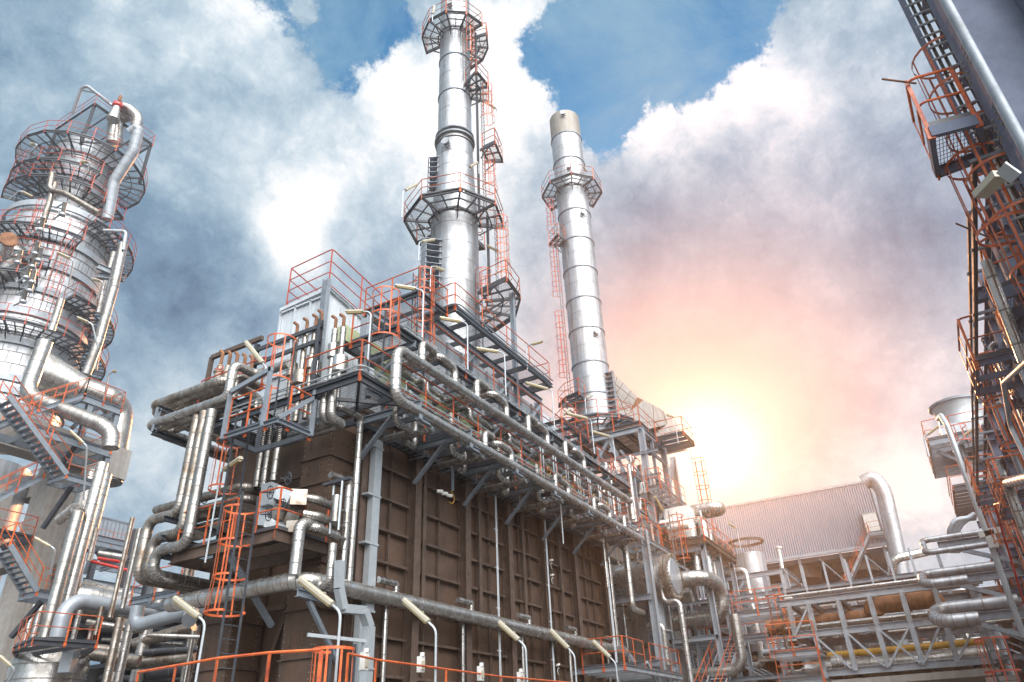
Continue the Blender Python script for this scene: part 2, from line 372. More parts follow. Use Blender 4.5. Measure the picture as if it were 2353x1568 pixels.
USED = {}
def tag(o, label, cat, group=None, kind=None):
    if kind: o['kind'] = kind
    if label:
        if not 4 <= len(label.split()) <= 16: print('LABEL', len(label.split()), label)
        o['label'] = label
    if cat: o['category'] = cat
    if group: o['group'] = group
    return o
def T(name, label, cat, loc=(0, 0, 0), group=None):
    o = bpy.data.objects.new(name, None); COL.objects.link(o); o.location = Vector(loc); o.empty_display_size = .3
    return tag(o, label, cat, group)
def V3(*a): return Vector(a)
def lerp(a, b, t): return a+(b-a)*t
# ---------------------------------------------------------------- shared builders
def pipe(label, pts, r, m='clad', band=.9, group=None, name='insulated_pipe', cat='pipe', bend=None, n=14, flanges=(), supports=()):
    "one run of pipe; flanges: list of (point, axis)"
    t = T(name, label, cat, pts[0], group)
    MB().tube(pts, r, n, bend, band).build('pipe_run', (m, 'seam'), t)
    for (p, a) in flanges:
        b = MB(); a = Vector(a).normalized(); p = Vector(p)
        b.rod(p-a*.06, p-a*.012, r*1.45, 18).rod(p+a*.012, p+a*.06, r*1.45, 18); b.rod(p-a*.012, p+a*.012, r*1.2, 14)
        x = a.orthogonal().normalized(); y = a.cross(x)
        for i in range(10):
            d = (x*math.cos(i*.6283)+y*math.sin(i*.6283))*r*1.28
            b.rod(p+d-a*.085, p+d+a*.085, .016, 6, 1)
        b.build('flange', ('galv', 'bolt'), t)
    return t
def rails(parent, pts, m='orange', h=1.1, mids=(.55,), step=1.6, closed=False, r=.024, toe=True, side=0.0):
    "handrail along pts (points at floor level); posts are sub-parts"
    P = [Vector(p) for p in pts]
    if closed: P = P+[P[0]]
    b = MB()
    for hh in (h,)+tuple(mids):
        b.tube([p+V3(0, 0, hh) for p in P], r if hh == h else r*.85, 6, .12, 0, seg=2)
    hr = b.build('handrail', m, parent)
    done = []
    for i in range(len(P)-1):
        a, c = P[i], P[i+1]; L = (c-a).length; k = max(1, int(round(L/step))); d = (c-a).normalized()
        for j in range(k+1):
            p = a+(c-a)*(j/k)
            if any((p-q).length < .35 for q in done): continue
            done.append(p)
            x = d; y = Vector((-d.y, d.x, 0))
            if y.length < .1: y = V3(0, 1, 0)
            y.normalize()
            q = MB(); q.prism(p+V3(0, 0, -.16), p+V3(0, 0, h), [(-.03, -.008), (.03, -.008), (.03, .008), (-.03, .008)], y)
            q.prism(p+V3(0, 0, -.22), p+V3(0, 0, .02), [(-.055, -.016), (.055, -.016), (.055, .016), (-.055, .016)], y)
            q.build('post', m, hr)
    if toe:
        b = MB()
        for i in range(len(P)-1): b.bar(P[i]+V3(0, 0, .06), P[i+1]+V3(0, 0, .06), .01, .12)
        b.build('toe_board', 'dark', parent)
    return hr
def deck(label, poly, z, rail=(), m='orange', frame='dark', cross='x', step=1.0, depth=.2, group=None, name='platform', parent=None, grate='grate', mids=(.55,), pstep=1.6, cat='platform', tgt=None):
    "convex or axis-aligned polygon floor with edge channels and cross beams; rail = list of point index lists"
    P = [Vector((p[0], p[1], z)) for p in poly]
    t = tgt or T(name, label, cat, P[0], group)
    g = MB(); g.add(P, [tuple(range(len(P)))]); g.build('grating', grate, t, smooth=False)
    f = MB()
    for i in range(len(P)):
        a, b = P[i], P[(i+1) % len(P)]
        f.chan(a+V3(0, 0, -depth/2+.01), b+V3(0, 0, -depth/2+.01), .08, depth, .012)
    f.build('edge_frame', frame, t)
    c = MB(); k = 0 if cross == 'x' else 1; o = 1-k
    lo = min(p[k] for p in P); hi = max(p[k] for p in P); n = max(1, int(round((hi-lo)/step)))
    for i in range(1, n):
        u = lo+(hi-lo)*i/n; ys = []
        for j in range(len(P)):
            a, b = P[j], P[(j+1) % len(P)]
            if (a[k]-u)*(b[k]-u) < 0: ys.append(a[o]+(b[o]-a[o])*(u-a[k])/(b[k]-a[k]))
        ys.sort()
        for q in range(0, len(ys)-1, 2):
            A = [0, 0, z-depth/2-.005]; B = [0, 0, z-depth/2-.005]; A[k] = B[k] = u; A[o] = ys[q]; B[o] = ys[q+1]
            MB().bar(A, B, .06, depth*.8).build('floor_beam', frame, t)
    for r in rail: rails(t, [P[i] if isinstance(i, int) else Vector((i[0], i[1], z)) for i in r], m, mids=mids, step=pstep)
    return t
def ring_deck(label, c, z, r0, r1, a0, a1, m='orange', frame='dark', nseg=8, group=None, rail=True, hoops=True, ends=False, step=1.5, mids=(.55,)):
    "annular (polygonal) platform round a vessel; angles in degrees"
    cx, cy = c; t = T('platform', label, 'platform', (cx, cy, z), group)
    A = [math.radians(a0+(a1-a0)*i/nseg) for i in range(nseg+1)]
    I = [Vector((cx+r0*math.cos(a), cy+r0*math.sin(a), z)) for a in A]; O = [Vector((cx+r1*math.cos(a), cy+r1*math.sin(a), z)) for a in A]
    g = MB()
    for i in range(nseg): g.add([I[i], O[i], O[i+1], I[i+1]], [(0, 1, 2, 3)])
    g.build('grating', 'grate', t, smooth=False)
    f = MB()
    for i in range(nseg):
        f.chan(O[i]+V3(0, 0, -.09), O[i+1]+V3(0, 0, -.09), .08, .2, .014); f.bar(I[i]+V3(0, 0, -.07), I[i+1]+V3(0, 0, -.07), .06, .14)
        mid = (I[i]+O[i]+I[i+1]+O[i+1])/4
        f.bar((I[i]+I[i+1])/2+V3(0, 0, -.06), (O[i]+O[i+1])/2+V3(0, 0, -.06), .05, .1)
        f.bar((I[i]+O[i])/2+V3(0, 0, -.055), (I[i+1]+O[i+1])/2+V3(0, 0, -.055), .05, .08)
    f.build('edge_frame', frame, t)
    for i in range(nseg+1):
        if i == nseg and (a1-a0) > 359: break
        b = MB(); d = (O[i]-I[i]).normalized()
        b.bar(I[i]-d*.15+V3(0, 0, -.1), O[i]+V3(0, 0, -.1), .08, .16)
        b.bar(I[i]+V3(0, 0, -.75)-d*.1, I[i]+(O[i]-I[i])*.55+V3(0, 0, -.14), .06, .06)
        b.build('bracket', frame, t)
    if rail:
        pts = list(O)
        if ends: pts = [I[0]]+pts+[I[-1]]
        rails(t, pts, m, step=step, mids=mids)
    return t
def ladder(label, base, top, out, cage=None, m='orange', sm='dark', w=.5, group=None, R=.38, rung=.3, flare=0.0):
    "vertical ladder at base (Vector) to height top; out = unit vector towards the climber; cage = (z0, z1)"
    t = T('caged_ladder' if cage else 'ladder', label, 'ladder', base, group)
    out = Vector(out).normalized(); sd = out.cross(V3(0, 0, 1)).normalized(); z0 = base.z
    for s_ in (-1, 1):
        p = base+sd*s_*w/2
        MB().bar(p, Vector((p.x, p.y, top)), .065, .014, out).build('stringer', sm, t)
    k = int((top-z0)/rung)
    for i in range(1, k):
        z = z0+i*rung; a = Vector((base.x, base.y, z)); MB().rod(a-sd*w/2, a+sd*w/2, .012, 5).build('rung', sm, t)
    if cage:
        c = MB(); n = max(1, int(round((cage[1]-cage[0])/.95)))
        for i in range(n+1):
            z = cage[0]+(cage[1]-cage[0])*i/n; rr = R*(1+flare*(1 if i == 0 else 0))
            o = Vector((base.x, base.y, z))+out*R*.75
            c.hoop(o, rr, .05, .008, out, sd, -135, 135, 16)
            for s_ in (-1, 1):
                e = o+(out*math.cos(math.radians(135))+sd*s_*math.sin(math.radians(135)))*rr; c.bar(e, Vector((base.x, base.y, z))+sd*s_*w/2, .008, .05)
        for a in (-110, -60, -20, 20, 60, 110):
            ar = math.radians(a); d = out*math.cos(ar)+sd*math.sin(ar)
            o0 = Vector((base.x, base.y, cage[0]))+out*R*.75; o1 = Vector((base.x, base.y, cage[1]))+out*R*.75
            hi = Vector((base.x, base.y, cage[0]+(cage[1]-cage[0])/n))+out*R*.75
            c.bar(hi+d*(R-.01), o1+d*(R-.01), .04, .006, d); c.bar(o0+d*(R*(1+flare)-.01), hi+d*(R-.01), .04, .006, d)
        c.build('cage_frame', m, t)
    return t
LAMPN = [0]
def lamp(label, base, bend, end, m='galv', group='fluorescent lamps on bent poles', r=.026, w=.145):
    "pole from base to bend, fixture from bend to end"
    base, bend, end = Vector(base), Vector(bend), Vector(end)
    t = T('lamp_post', label, 'lamp', base, group)
    d = (end-bend).normalized()
    MB().tube([base, bend, bend+d*.35], r, 8, .25, 0, seg=4).build('pole', m, t)
    b = MB(); up = V3(0, 0, 1); x = d.cross(up).normalized(); u = x.cross(d).normalized()
    p0 = bend+d*.25; h = .11
    b.prism(p0, end, [(-w/2, -.01), (w/2, -.01), (w/2*.9, h*.4), (w/2*.4, h*.62), (-w/2*.4, h*.62), (-w/2*.9, h*.4)], u)
    b.box(p0+(end-p0)*.3+u*h*.66, (.05, .05, .04), Matrix((d, x, u)).transposed()); b.box(p0+(end-p0)*.8+u*h*.66, (.05, .05, .04), Matrix((d, x, u)).transposed())
    hs = b.build('housing', 'lamp', t)
    b = MB(); b.prism(p0+d*.04, end-d*.04, [(-w/2*.9, -.012), (-w/2*.55, -.06), (w/2*.55, -.06), (w/2*.9, -.012)], u)
    b.build('diffuser', 'diff', hs)
    return t
def handwheel(parent, c, axis, R=.16, m='bolt'):
    b = MB(); axis = Vector(axis).normalized(); b.torus(c, R, .014, axis, 18, 6)
    x = axis.orthogonal().normalized(); y = axis.cross(x)
    for i in range(3):
        a = i*math.pi/3; d = x*math.cos(a)+y*math.sin(a); b.rod(Vector(c)-d*R, Vector(c)+d*R, .009, 5)
    b.rod(Vector(c)-axis*.22, Vector(c)+axis*.06, .018, 6); return b.build('handwheel', m, parent)
def stair(label, a, b, width, side, m='steel', rm='orange', group=None, n=None):
    "straight stair from a (bottom) to b (top); side = unit horizontal vector across it; returns thing"
    a, b, side = Vector(a), Vector(b), Vector(side).normalized()
    t = T('stair', label, 'stairs', a, group); n = n or max(3, int(round(abs(b.z-a.z)/.2)))
    for k in (0, 1):
        o = side*width*k
        MB().chan(a+o, b+o, .08, .26, .016).build('stringer', m, t)
    tr = MB(); d = Vector((b.x-a.x, b.y-a.y, 0)).normalized()
    for i in range(1, n):
        p = a+(b-a)*(i/n); tr.prism(p+side*.04, p+side*(width-.04), [(-.13, -.02), (.13, -.02), (.13, .02), (-.13, .02)], V3(0, 0, 1))
    tr.build('tread', m, t)
    for k in (0, 1):
        o = side*width*k; rails(t, [a+o+V3(0, 0, .1), b+o+V3(0, 0, .1)], rm, h=1.0, mids=(.5,), step=1.4, toe=False)
    return t
# ================================================================ ground
g = MB(); g.add([(-400, -400, 0), (500, -400, 0), (500, 500, 0), (-400, 500, 0)], [(0, 1, 2, 3)])
tag(g.build('ground', 'ground'), None, None, kind='structure')
# ================================================================ furnace A, the brown box
FX0, FX1, FY = 15.75, 33.9, 14.0
fur = T('furnace', 'brown steel fired furnace box, its long ribbed side wall under the pipe gallery', 'furnace', (24, 17, 0))
b = MB(); b.bb((FX0, FY+.03, .5), (FX1, FY+.05, 11.2)); b.build('side_wall', 'rust', fur)
b = MB(); b.bb((FX0, FY+.06, .5), (FX0+.05, 20, 11.2)); b.build('end_wall', 'rust', fur)
b = MB(); b.bb((FX1-.05, FY+.06, .5), (FX1, 20, 11.2)); b.build('end_wall', 'rust', fur)
b = MB(); b.bb((FX0, 19.95, .5), (FX1, 20.02, 11.2)); b.build('side_wall', 'rust', fur)
b = MB(); b.bb((FX0-.05, FY-.05, 11.21), (FX1+.05, 20.1, 11.35)); b.build('roof', 'rust', fur)
CXS = [15.95, 18.25, 21.2, 24.2, 27.15, 30.15, 33.45]
for x in CXS[1:]:
    b = MB(); b.ibeam((x, FY-.17, 0), (x, FY-.17, 11.1), .32, .34, .025, up=(0, 1, 0)); b.build('column', 'rust_beam', fur)
ZS = [9.64, 8.66, 7.70, 6.75, 5.72, 4.7, 3.7, 2.7, 1.7]
low = MB()
for i in range(6):
    a, c = CXS[i]+.18, CXS[i+1]-.18; b = MB(); v = MB()
    m = lerp(a, c, .5); q = lerp(a, c, .22)
    split = {0: (.52,), 1: (.22, .52), 2: (.30, .62), 3: (.36, .42, .68), 4: (.30, .55), 5: (.42, .7)}[i]
    for k, z in enumerate(ZS):
        if i and k == 5 and i != 5: z += .0
        b = MB(); b.bb((a, FY-.13, z-.012), (c, FY, z+.012)); b.bb((a, FY-.145, z-.04), (c, FY-.13, z+.04)); b.build('stiffener', 'rust_beam', fur)
        zt = 11.0 if k == 0 else ZS[k-1]
        for s_ in split:
            x = lerp(a, c, s_); MB().bb((x-.025, FY-.10, z+.04), (x+.025, FY-.002, zt-.04)).build('rib', 'rust_beam', fur)
    
    xsp = [a-.16]+[lerp(a, c, s_) for s_ in split]+[c+.16]
    rows = [(11.0, ZS[0])]+[(ZS[k], ZS[k+1]) for k in range(8)]
    for k, (zt, zb) in enumerate(rows):
        for j in range(len(xsp)-1):
            u0, u1 = xsp[j]+.01, xsp[j+1]-.01; n = 7; q = MB() if k < 6 else low; vs = []; bul = random.uniform(.012, .04); o_ = random.uniform(.35, .65)
            for aa in range(n+1):
                for bb in range(n+1):
                    f = math.sin(math.pi*(aa/n)**(math.log(.5)/math.log(o_)))*math.sin(math.pi*bb/n)**.8; vs.append((lerp(u0, u1, aa/n), FY+.028-bul*f, lerp(zb, zt, bb/n)))
            q.add(vs, [(aa*(n+1)+bb, (aa+1)*(n+1)+bb, (aa+1)*(n+1)+bb+1, aa*(n+1)+bb+1) for aa in range(n) for bb in range(n)])
            if k < 6: q.build('wall_panel', 'rust', fur)
    # heavier flat post that runs beside each bay (bays 2-5)
    if i in (1, 2, 3, 4):
        x = {1: lerp(a, c, .13), 2: lerp(a, c, .30), 3: lerp(a, c, .42), 4: lerp(a, c, .55)}[i]
        p = MB(); p.bb((x-.085, FY-.225, 5.80), (x+.085, FY-.195, 10.9)); p.build('flat_post', 'rust_beam', fur)
    for (zz) in (8.9, 7.2, 5.2):
        bo = MB()
        for j in range(7): bo.rod((a+.10, FY-.02, zz-.35+j*.12), (a+.10, FY+.01, zz-.35+j*.12), .014, 6)
        bo.build('bolt', 'bolt', fur)
low.build('lower_wall_panel', 'rust', fur)['kind'] = 'stuff'
# corner column, galvanised trunking
b = MB(); b.ibeam((15.62, 13.82, 0), (15.62, 13.82, 10.9), .3, .3, .02, up=(0, 1, 0)); b.build('column', 'rust_beam', fur)
t = T('cable_trunking', 'galvanised boxed cable trunking running up the near corner of the brown furnace', 'trunking', (15.9, 13.5, 0))
b = MB(); b.bb((15.72, 13.42, 5.2), (16.04, 13.62, 10.15)); b.bb((15.5, 13.42, 1.0), (15.8, 13.62, 5.19)); b.build('casing', 'galv', t)
b = MB()
for z in (3.2, 5.2, 7.0, 8.4, 9.9): b.bb((15.48, 13.40, z-.03), (16.07, 13.64, z+.03))
b.build('joint_flange', 'galv', t)
# rusty burner air ducts on the end face
def air_duct(label, x0, x1, y0, y1, z0, z1, hz):
    t = T('air_duct', label, 'duct', (x0, y0, 0))
    b = MB(); b.bb((x0, y0, z0), (x1, y1, z1)); b.build('casing', 'rust', t)
    for z in hz:
        b = MB(); b.bb((x0-.07, y0-.07, z-.012), (x1, y1+.07, z+.012)); b.build('flange', 'rust_beam', t)
    b = MB()
    z = z0+.1
    while z < z1-.05:
        for (x, y) in ((x0-.012, y0+.05), (x0-.012, y1-.05), (x0+.05, y0-.012), (x1-.2, y0-.012)): b.box((x, y, z), (.022, .022, .022))
        z += .16
    b.build('bolt', 'bolt', t)
    for z in hz:
        for dz in (.45,):
            for y in (y0+.3*(y1-y0), y0+.72*(y1-y0)):
                h = MB(); h.tube([(x0, y, z+dz-.12), (x0-.07, y, z+dz-.12), (x0-.07, y, z+dz+.12), (x0, y, z+dz+.12)], .011, 5, .02, 0, seg=2); h.build('lift_handle', 'rust_beam', t)
            h = MB(); xx = (x0+x1)/2; h.tube([(xx-.12, y0, z+dz), (xx-.12, y0-.07, z+dz), (xx+.12, y0-.07, z+dz), (xx+.12, y0, z+dz)], .011, 5, .02, 0, seg=2); h.build('lift_handle', 'rust_beam', t)
    return t
air_duct('tall rusty flanged air duct at the furnace corner, right of the caged ladders', 14.5, 15.6, 14.05, 15.15, 1, 10.35, (2.6, 4.0, 5.2, 6.35, 7.5, 8.6, 9.4))
air_duct('dark rusty air duct left of the lower caged ladder, behind the long header pipe', 14.5, 15.6, 17.15, 18.35, 1, 8.1, (2.6, 4.0, 5.2, 6.3, 7.5))
t = T('furnace_end_frame', 'dark braced steel framing in the recess between the two rusty air ducts', 'steel frame', (15.6, 16.1, 0))
for p, q in (((15.5, 15.3, 3.2), (15.5, 16.1, 5.6)), ((15.5, 16.95, 3.2), (15.5, 16.1, 5.6)), ((15.5, 16.1, 5.6), (15.5, 15.3, 7.4)), ((15.5, 16.1, 3.2), (15.5, 16.1, 9.6)), ((15.5, 15.2, 3.2), (15.5, 17.1, 3.2)), ((15.5, 15.2, 5.6), (15.5, 17.1, 5.6)), ((15.5, 15.2, 7.7), (15.5, 17.1, 7.7)), ((15.5, 15.2, 9.5), (15.5, 17.1, 9.5))):
    MB().bar(p, q, .1, .14).build('member', 'rust_beam', t)
# ================================================================ knee braces and cantilevers of the gallery
for i, (x, lab) in enumerate(((15.3, 'at the near corner'), (18.0, 'second from the near corner'), (20.95, 'third along the wall'), (23.9, 'fourth along the wall'), (26.95, 'fifth along the wall'), (29.95, 'sixth along the wall'), (33.0, 'at the far end of the brown wall'))):
    t = T('cantilever_bracket', 'grey steel knee-braced bracket under the gallery, '+lab, 'bracket', (x, 13.7, 9.4), 'brackets carrying the pipe gallery')
    MB().ibeam((x, 13.9, 10.62), (x, 11.45, 10.62), .16, .24, .02).build('cantilever_beam', 'steel', t)
    MB().chan((x, 13.68, 9.42), (x, 12.42, 10.6), .07, .16, .015, up=(1, 0, 0)).build('knee_brace', 'steel', t)
    b = MB(); b.ibeam((x-.02, 11.52, 10.15), (x-.02, 11.52, 10.52), .16, .16, .02); b.ibeam((x-.02, 11.52, 10.2), (x+.55, 11.52, 10.2), .12, .14, .015); b.build('pipe_shoe', 'steel', t)
# ladder-type cable tray under the gallery
t = T('cable_tray', 'long ladder-type cable tray running under the gallery at the top of the brown wall', 'cable tray', (15.5, 13.6, 10.3))
b = MB()
for y in (13.45, 13.75): b.bar((15.2, y, 10.42), (33.8, y, 10.42), .03, .12)
b.build('side_frame', 'dark', t); b = MB()
for i in range(62): b.bar((15.3+i*.3, 13.45, 10.39), (15.3+i*.3, 13.75, 10.39), .03, .03)
b.build('rung_lattice', 'steel', t)
for y in (13.52, 13.58, 13.63, 13.69): MB().rod((15.2, y, 10.43), (33.8, y, 10.43), .022, 6).build('cable', 'black', t)
for i in range(12):
    x = 15.9+i*1.5; b.bar((x, 13.2, 10.28), (x, 13.85, 10.28), .04, .05) if False else None
for i in range(11):
    x = 16.4+i*1.6; b = MB(); b.tube([(x, 13.3, 10.6), (x, 13.3, 10.26), (x, 13.9, 10.26)], .022, 6, .04); b.build('hanger', 'steel', t)
# ================================================================ gallery decks
Z1, Y1 = 10.8, 11.9
L1 = deck('lower gallery deck wrapping the near corner above the brown wall, orange rails', [(13.1, Y1), (34.2, Y1), (34.2, 13.9), (15.3, 13.9), (15.3, 17.6), (13.1, 17.6)], Z1, rail=[[(34.2, Y1), (13.1, Y1), (13.1, 14.0)]], step=1.5, depth=.22, cat='platform', mids=(.55,), pstep=1.55)
b = MB(); b.bar((13.15, 11.95, Z1-.12), (15.2, 13.85, Z1-.12), .08, .1); b.bar((15.2, 11.95, Z1-.12), (13.2, 13.85, Z1-.12), .08, .1); b.build('brace', 'dark', L1)
b = MB()
for k in (0, 1): b.tube([(13.05-.05*k, 17, Z1+.12+.1*k), (13.05-.05*k, Y1-.08-.05*k, Z1+.12+.1*k), (34, Y1-.08-.05*k, Z1+.12+.1*k)], .022, 6, .2)
b.build('conduit', 'galv', L1)
Z2, Y2 = 13.45, 12.3
L2 = deck('upper gallery deck over the big elbowed pipes, orange rails along its edge', [(15.1, Y2), (34.6, Y2), (34.6, 14.3), (15.1, 14.3)], Z2, rail=[[(15.1, 14.2), (15.1, Y2), (34.6, Y2)]], step=1.2, depth=.24, pstep=1.9)
b = MB()
b.tube([(15.3, Y2-.1, Z2+.0), (34.4, Y2-.1, Z2+.0)], .03, 6); b.tube([(15.3, Y2-.1, Z2+.12), (34.4, Y2-.1, Z2+.12)], .02, 6); b.build('conduit', 'galv', L2)
for i in range(40): MB().box((16.5+i*.45, Y2-.13, Z2+.06), (.03, .05, .17)).build('conduit_clip', 'steel', L2)
Z3, Y3 = 16.9, 13.1
L3 = deck('square top deck round the foot of the tall stack, grey underside with orange rails', [(19.5, Y3), (27.6, Y3), (27.6, 20.4), (19.5, 20.4)], Z3, rail=[[(19.5, 16.5), (19.5, Y3), (27.6, Y3), (27.6, 16)]], step=1.15, depth=.28, pstep=2.0)
b = MB(); b.chan((19.5, Y3-.1, Z3-.2), (27.6, Y3-.1, Z3-.2), .1, .16, .015); b.tube([(19.35, 16, Z3), (19.35, Y3-.2, Z3), (27.5, Y3-.2, Z3)], .03, 6, .3); b.build('conduit', 'steel', L3)
# small end balcony of L3 at the far end
deck('small railed deck at the far end of the upper gallery beside a grey column', [(28.2, 12.9), (31.2, 12.9), (31.2, 15), (28.2, 15)], 15.2, rail=[[(28.2, 12.9), (31.2, 12.9), (31.2, 15)]], pstep=1.3)
# columns and beams of the upper structure
t = T('gallery_frame', 'grey columns, beams and diagonal braces carrying the upper decks above the furnace', 'steel frame', (24, 14.2, 11.3))
for x in (15.9, 19.6, 22.6, 25.6, 28.6, 31.6, 34.2):
    MB().ibeam((x, 14.32, 11.35), (x, 14.32, 16.6 if 19 < x < 32 else 14.9), .28, .28, .02, up=(0, 1, 0)).build('column', 'duct', t)
for z, x0, x1 in ((16.55, 19.6, 28.6), (15.0, 15.9, 34.2), (13.2, 15.9, 34.2), (12.0, 15.9, 34.2)):
    MB().ibeam((x0, 14.12, z), (x1, 14.12, z), .18, .28, .02).build('beam', 'steel', t)
for x in (19.6, 22.6, 25.6):
    MB().bar((x+.1, 14.1, 13.6), (x+2.8, 14.1, 16.3), .1, .12).build('brace', 'duct', t)
for x in (15.9, 19.6, 22.6, 25.6, 28.6, 31.6):
    MB().ibeam((x, 14.1, Z2-.28), (x, 12.2, Z2-.28), .14, .22, .016).build('beam', 'steel', t)
    MB().bar((x, 14.1, Z2-1.3), (x, 12.7, Z2-.4), .08, .1).build('brace', 'steel', t)
# convection section casing with ribs
t = T('convection_casing', 'pale grey ribbed convection casing on top of the furnace, behind the gallery rails', 'furnace casing', (24, 16, 11.4))
b = MB(); b.bb((18.9, 14.6, 11.4), (33.6, 19.4, 16.5)); b.build('casing', 'hood', t)
b = MB()
for i in range(15): b.bb((19.0+i*1.03, 14.5, 11.4), (19.05+i*1.03, 14.59, 16.45))
for z in (12.4, 13.4, 14.4, 15.4): b.bb((18.9, 14.51, z), (33.6, 14.6, z+.05))
for i in range(6): b.bb((18.8, 14.8+i*.9, 11.4), (18.89, 14.85+i*.9, 16.45))
b.build('rib', 'duct', t)
# tapered grey duct hood at the near end
t = T('duct_hood', 'light grey bolted duct hood with sloping top at the near end of the furnace', 'duct', (16, 17, 11.4))
b = MB(); v = [(15.75, 16.1, 11.4), (15.75, 18.4, 11.4), (15.75, 18.4, 16.45), (15.75, 16.1, 16.6), (19.4, 16.1, 11.4), (19.4, 18.4, 11.4), (19.4, 18.4, 15.9), (19.4, 16.1, 16.0)]
b.add(v, [(0, 1, 2, 3), (4, 7, 6, 5), (0, 3, 7, 4), (1, 5, 6, 2), (3, 2, 6, 7), (0, 4, 5, 1)]); b.build('casing', 'hood', t)
b = MB()
for z in (13.6, 15.0, 16.35): b.bb((15.66, 16.05, z), (15.74, 18.45, z+.06)); 
for y in (16.1, 16.9, 17.65, 18.4): b.bb((15.66, y-.03, 11.4), (15.74, y+.03, 16.45))
for x in (16.4, 17.2, 18.0, 18.8): b.bb((x-.03, 16.0, 11.4), (x+.03, 16.09, 16.2))
b.chan((15.7, 16.05, 16.62), (19.4, 16.05, 16.05), .12, .14, .02); b.chan((15.7, 16.05, 16.64), (15.7, 18.45, 16.52), .12, .14, .02); b.build('rib', 'hood', t)
b = MB()
for z in (13.5, 13.72, 14.9, 15.12, 16.25):
    for k in range(12): b.box((15.65, 16.15+k*.2, z), (.03, .03, .03))
b.build('bolt', 'dark', t)
MB().ibeam((15.5, 16.0, 10.9), (15.5, 16.0, 16.9), .2, .24, .018, up=(0, 1, 0)).build('column', 'steel', t)
rails(t, [Vector((15.8, 18.3, 16.62)), Vector((15.8, 16.2, 16.7)), Vector((19.3, 16.2, 16.2)), Vector((19.3, 18.3, 16.1)), Vector((15.8, 18.3, 16.62))], 'redor', h=1.85, mids=(.25, .8, 1.3), step=1.8, toe=False)
# second sloping casing right behind with box
b = MB(); b.bb((19.42, 15.2, 15.2), (21.2, 18.2, 17.6)); b.build('casing', 'duct', t)
# pale green panels on the burner row
for i, (x, lab) in enumerate(((16.9, 'first pale green box from the near corner of the lower gallery'), (19.4, 'second pale green box along the lower gallery'), (22.0, 'third pale green box along the lower gallery'), (24.7, 'fourth pale green box along the lower gallery'), (27.6, 'fifth pale green box along the lower gallery'), (30.5, 'farthest pale green box along the lower gallery'))):
    t = T('junction_cabinet', lab, 'cabinet', (x, 14, 12.2), 'pale green boxes along the gallery')
    b = MB(); b.bb((x-.75, 13.75, 12.35), (x+.75, 14.05, 12.95)); b.build('box', 'green', t)
    b = MB(); b.bb((x-.77, 13.72, 12.93), (x+.77, 14.06, 12.97)); b.bb((x-.02, 13.735, 12.37), (x+.02, 13.75, 12.9)); b.build('lid', 'green', t)
    b = MB(); b.bar((x-.4, 13.9, 11.4), (x-.4, 13.9, 12.34), .06, .06); b.bar((x+.4, 13.9, 11.4), (x+.4, 13.9, 12.34), .06, .06); b.build('leg', 'dark', t)
t = T('junction_cabinet', 'long pale green box beside the hood, just left of the upper cage ladder', 'cabinet', (16.5, 15, 14), 'pale green boxes along the gallery')
b = MB(); b.bb((15.6, 15.0, 14.1), (18.4, 15.5, 14.7)); b.build('box', 'green', t)
b = MB(); b.bb((15.7, 15.05, 14.02), (18.3, 15.45, 14.09)); b.build('base', 'dark', t)
# ================================================================ big header and gallery pipes
H0 = onZ(392, 1391, 5.75); c0 = onZ(700, 1331, 5.75)
y_h = 13.35
pts = route(onY(700, 1331, 13.35), ('x', 1438, 1491))
A0 = pts[0]; pts = [go(A0, 'y', 392, 1391), A0, pts[1]]
pipe('wide insulated header pipe crossing the foot of the brown wall, bending left at the corner', pts, .215, 'clad', .55, n=20, bend=.6, name='header_pipe')
# its supports
for i, u in enumerate((.17, .36, .55, .74, .93)):
    p = lerp(pts[1], pts[2], u)
    t = pipe('thin upright pipe before the brown wall under the header, '+('nearest the corner', 'second from the corner', 'third from the corner', 'fourth from the corner', 'farthest from the corner')[i], [V3(p.x, p.y+.3, 1.0), V3(p.x, p.y+.3, p.z-.05)], .075, 'clad', .9, group='thin pipes under the header')
    b = MB(); b.tube([p+V3(.05, 0, .15), p+V3(.05, 0, .43), p+V3(-.75, 0, .43)], .09, 12, .05, .5); b.build('branch', ('clad', 'seam'), t)
# bracket carrying the header at the corner
t = T('cantilever_bracket', 'grey triangular bracket under the bend of the big header pipe', 'bracket', (14.5, 13.6, 5.4))
q = A0+V3(-.1, .1, -.32); MB().ibeam(q, q+V3(2.0, .3, 0), .14, .18, .015).build('cantilever_beam', 'steel', t); MB().bar(q+V3(.5, .1, -.1), q+V3(1.9, .3, -1.35), .09, .12).build('knee_brace', 'steel', t)
YP = 11.55
lo0 = onY(907, 915, YP); up0 = go(lo0, 'z', 925, 800)
lo = route(lo0, ('x', 1469, 1252)); up = route(up0, ('x', 1460, 1137))
zl = lo[0].z
pipe('silver pipe loop along the gallery edge, its two long runs joined at the near end', [lo[1], lo[0], up0, up[1]], .155, 'clad', .62, n=18, bend=.34, name='header_pipe')
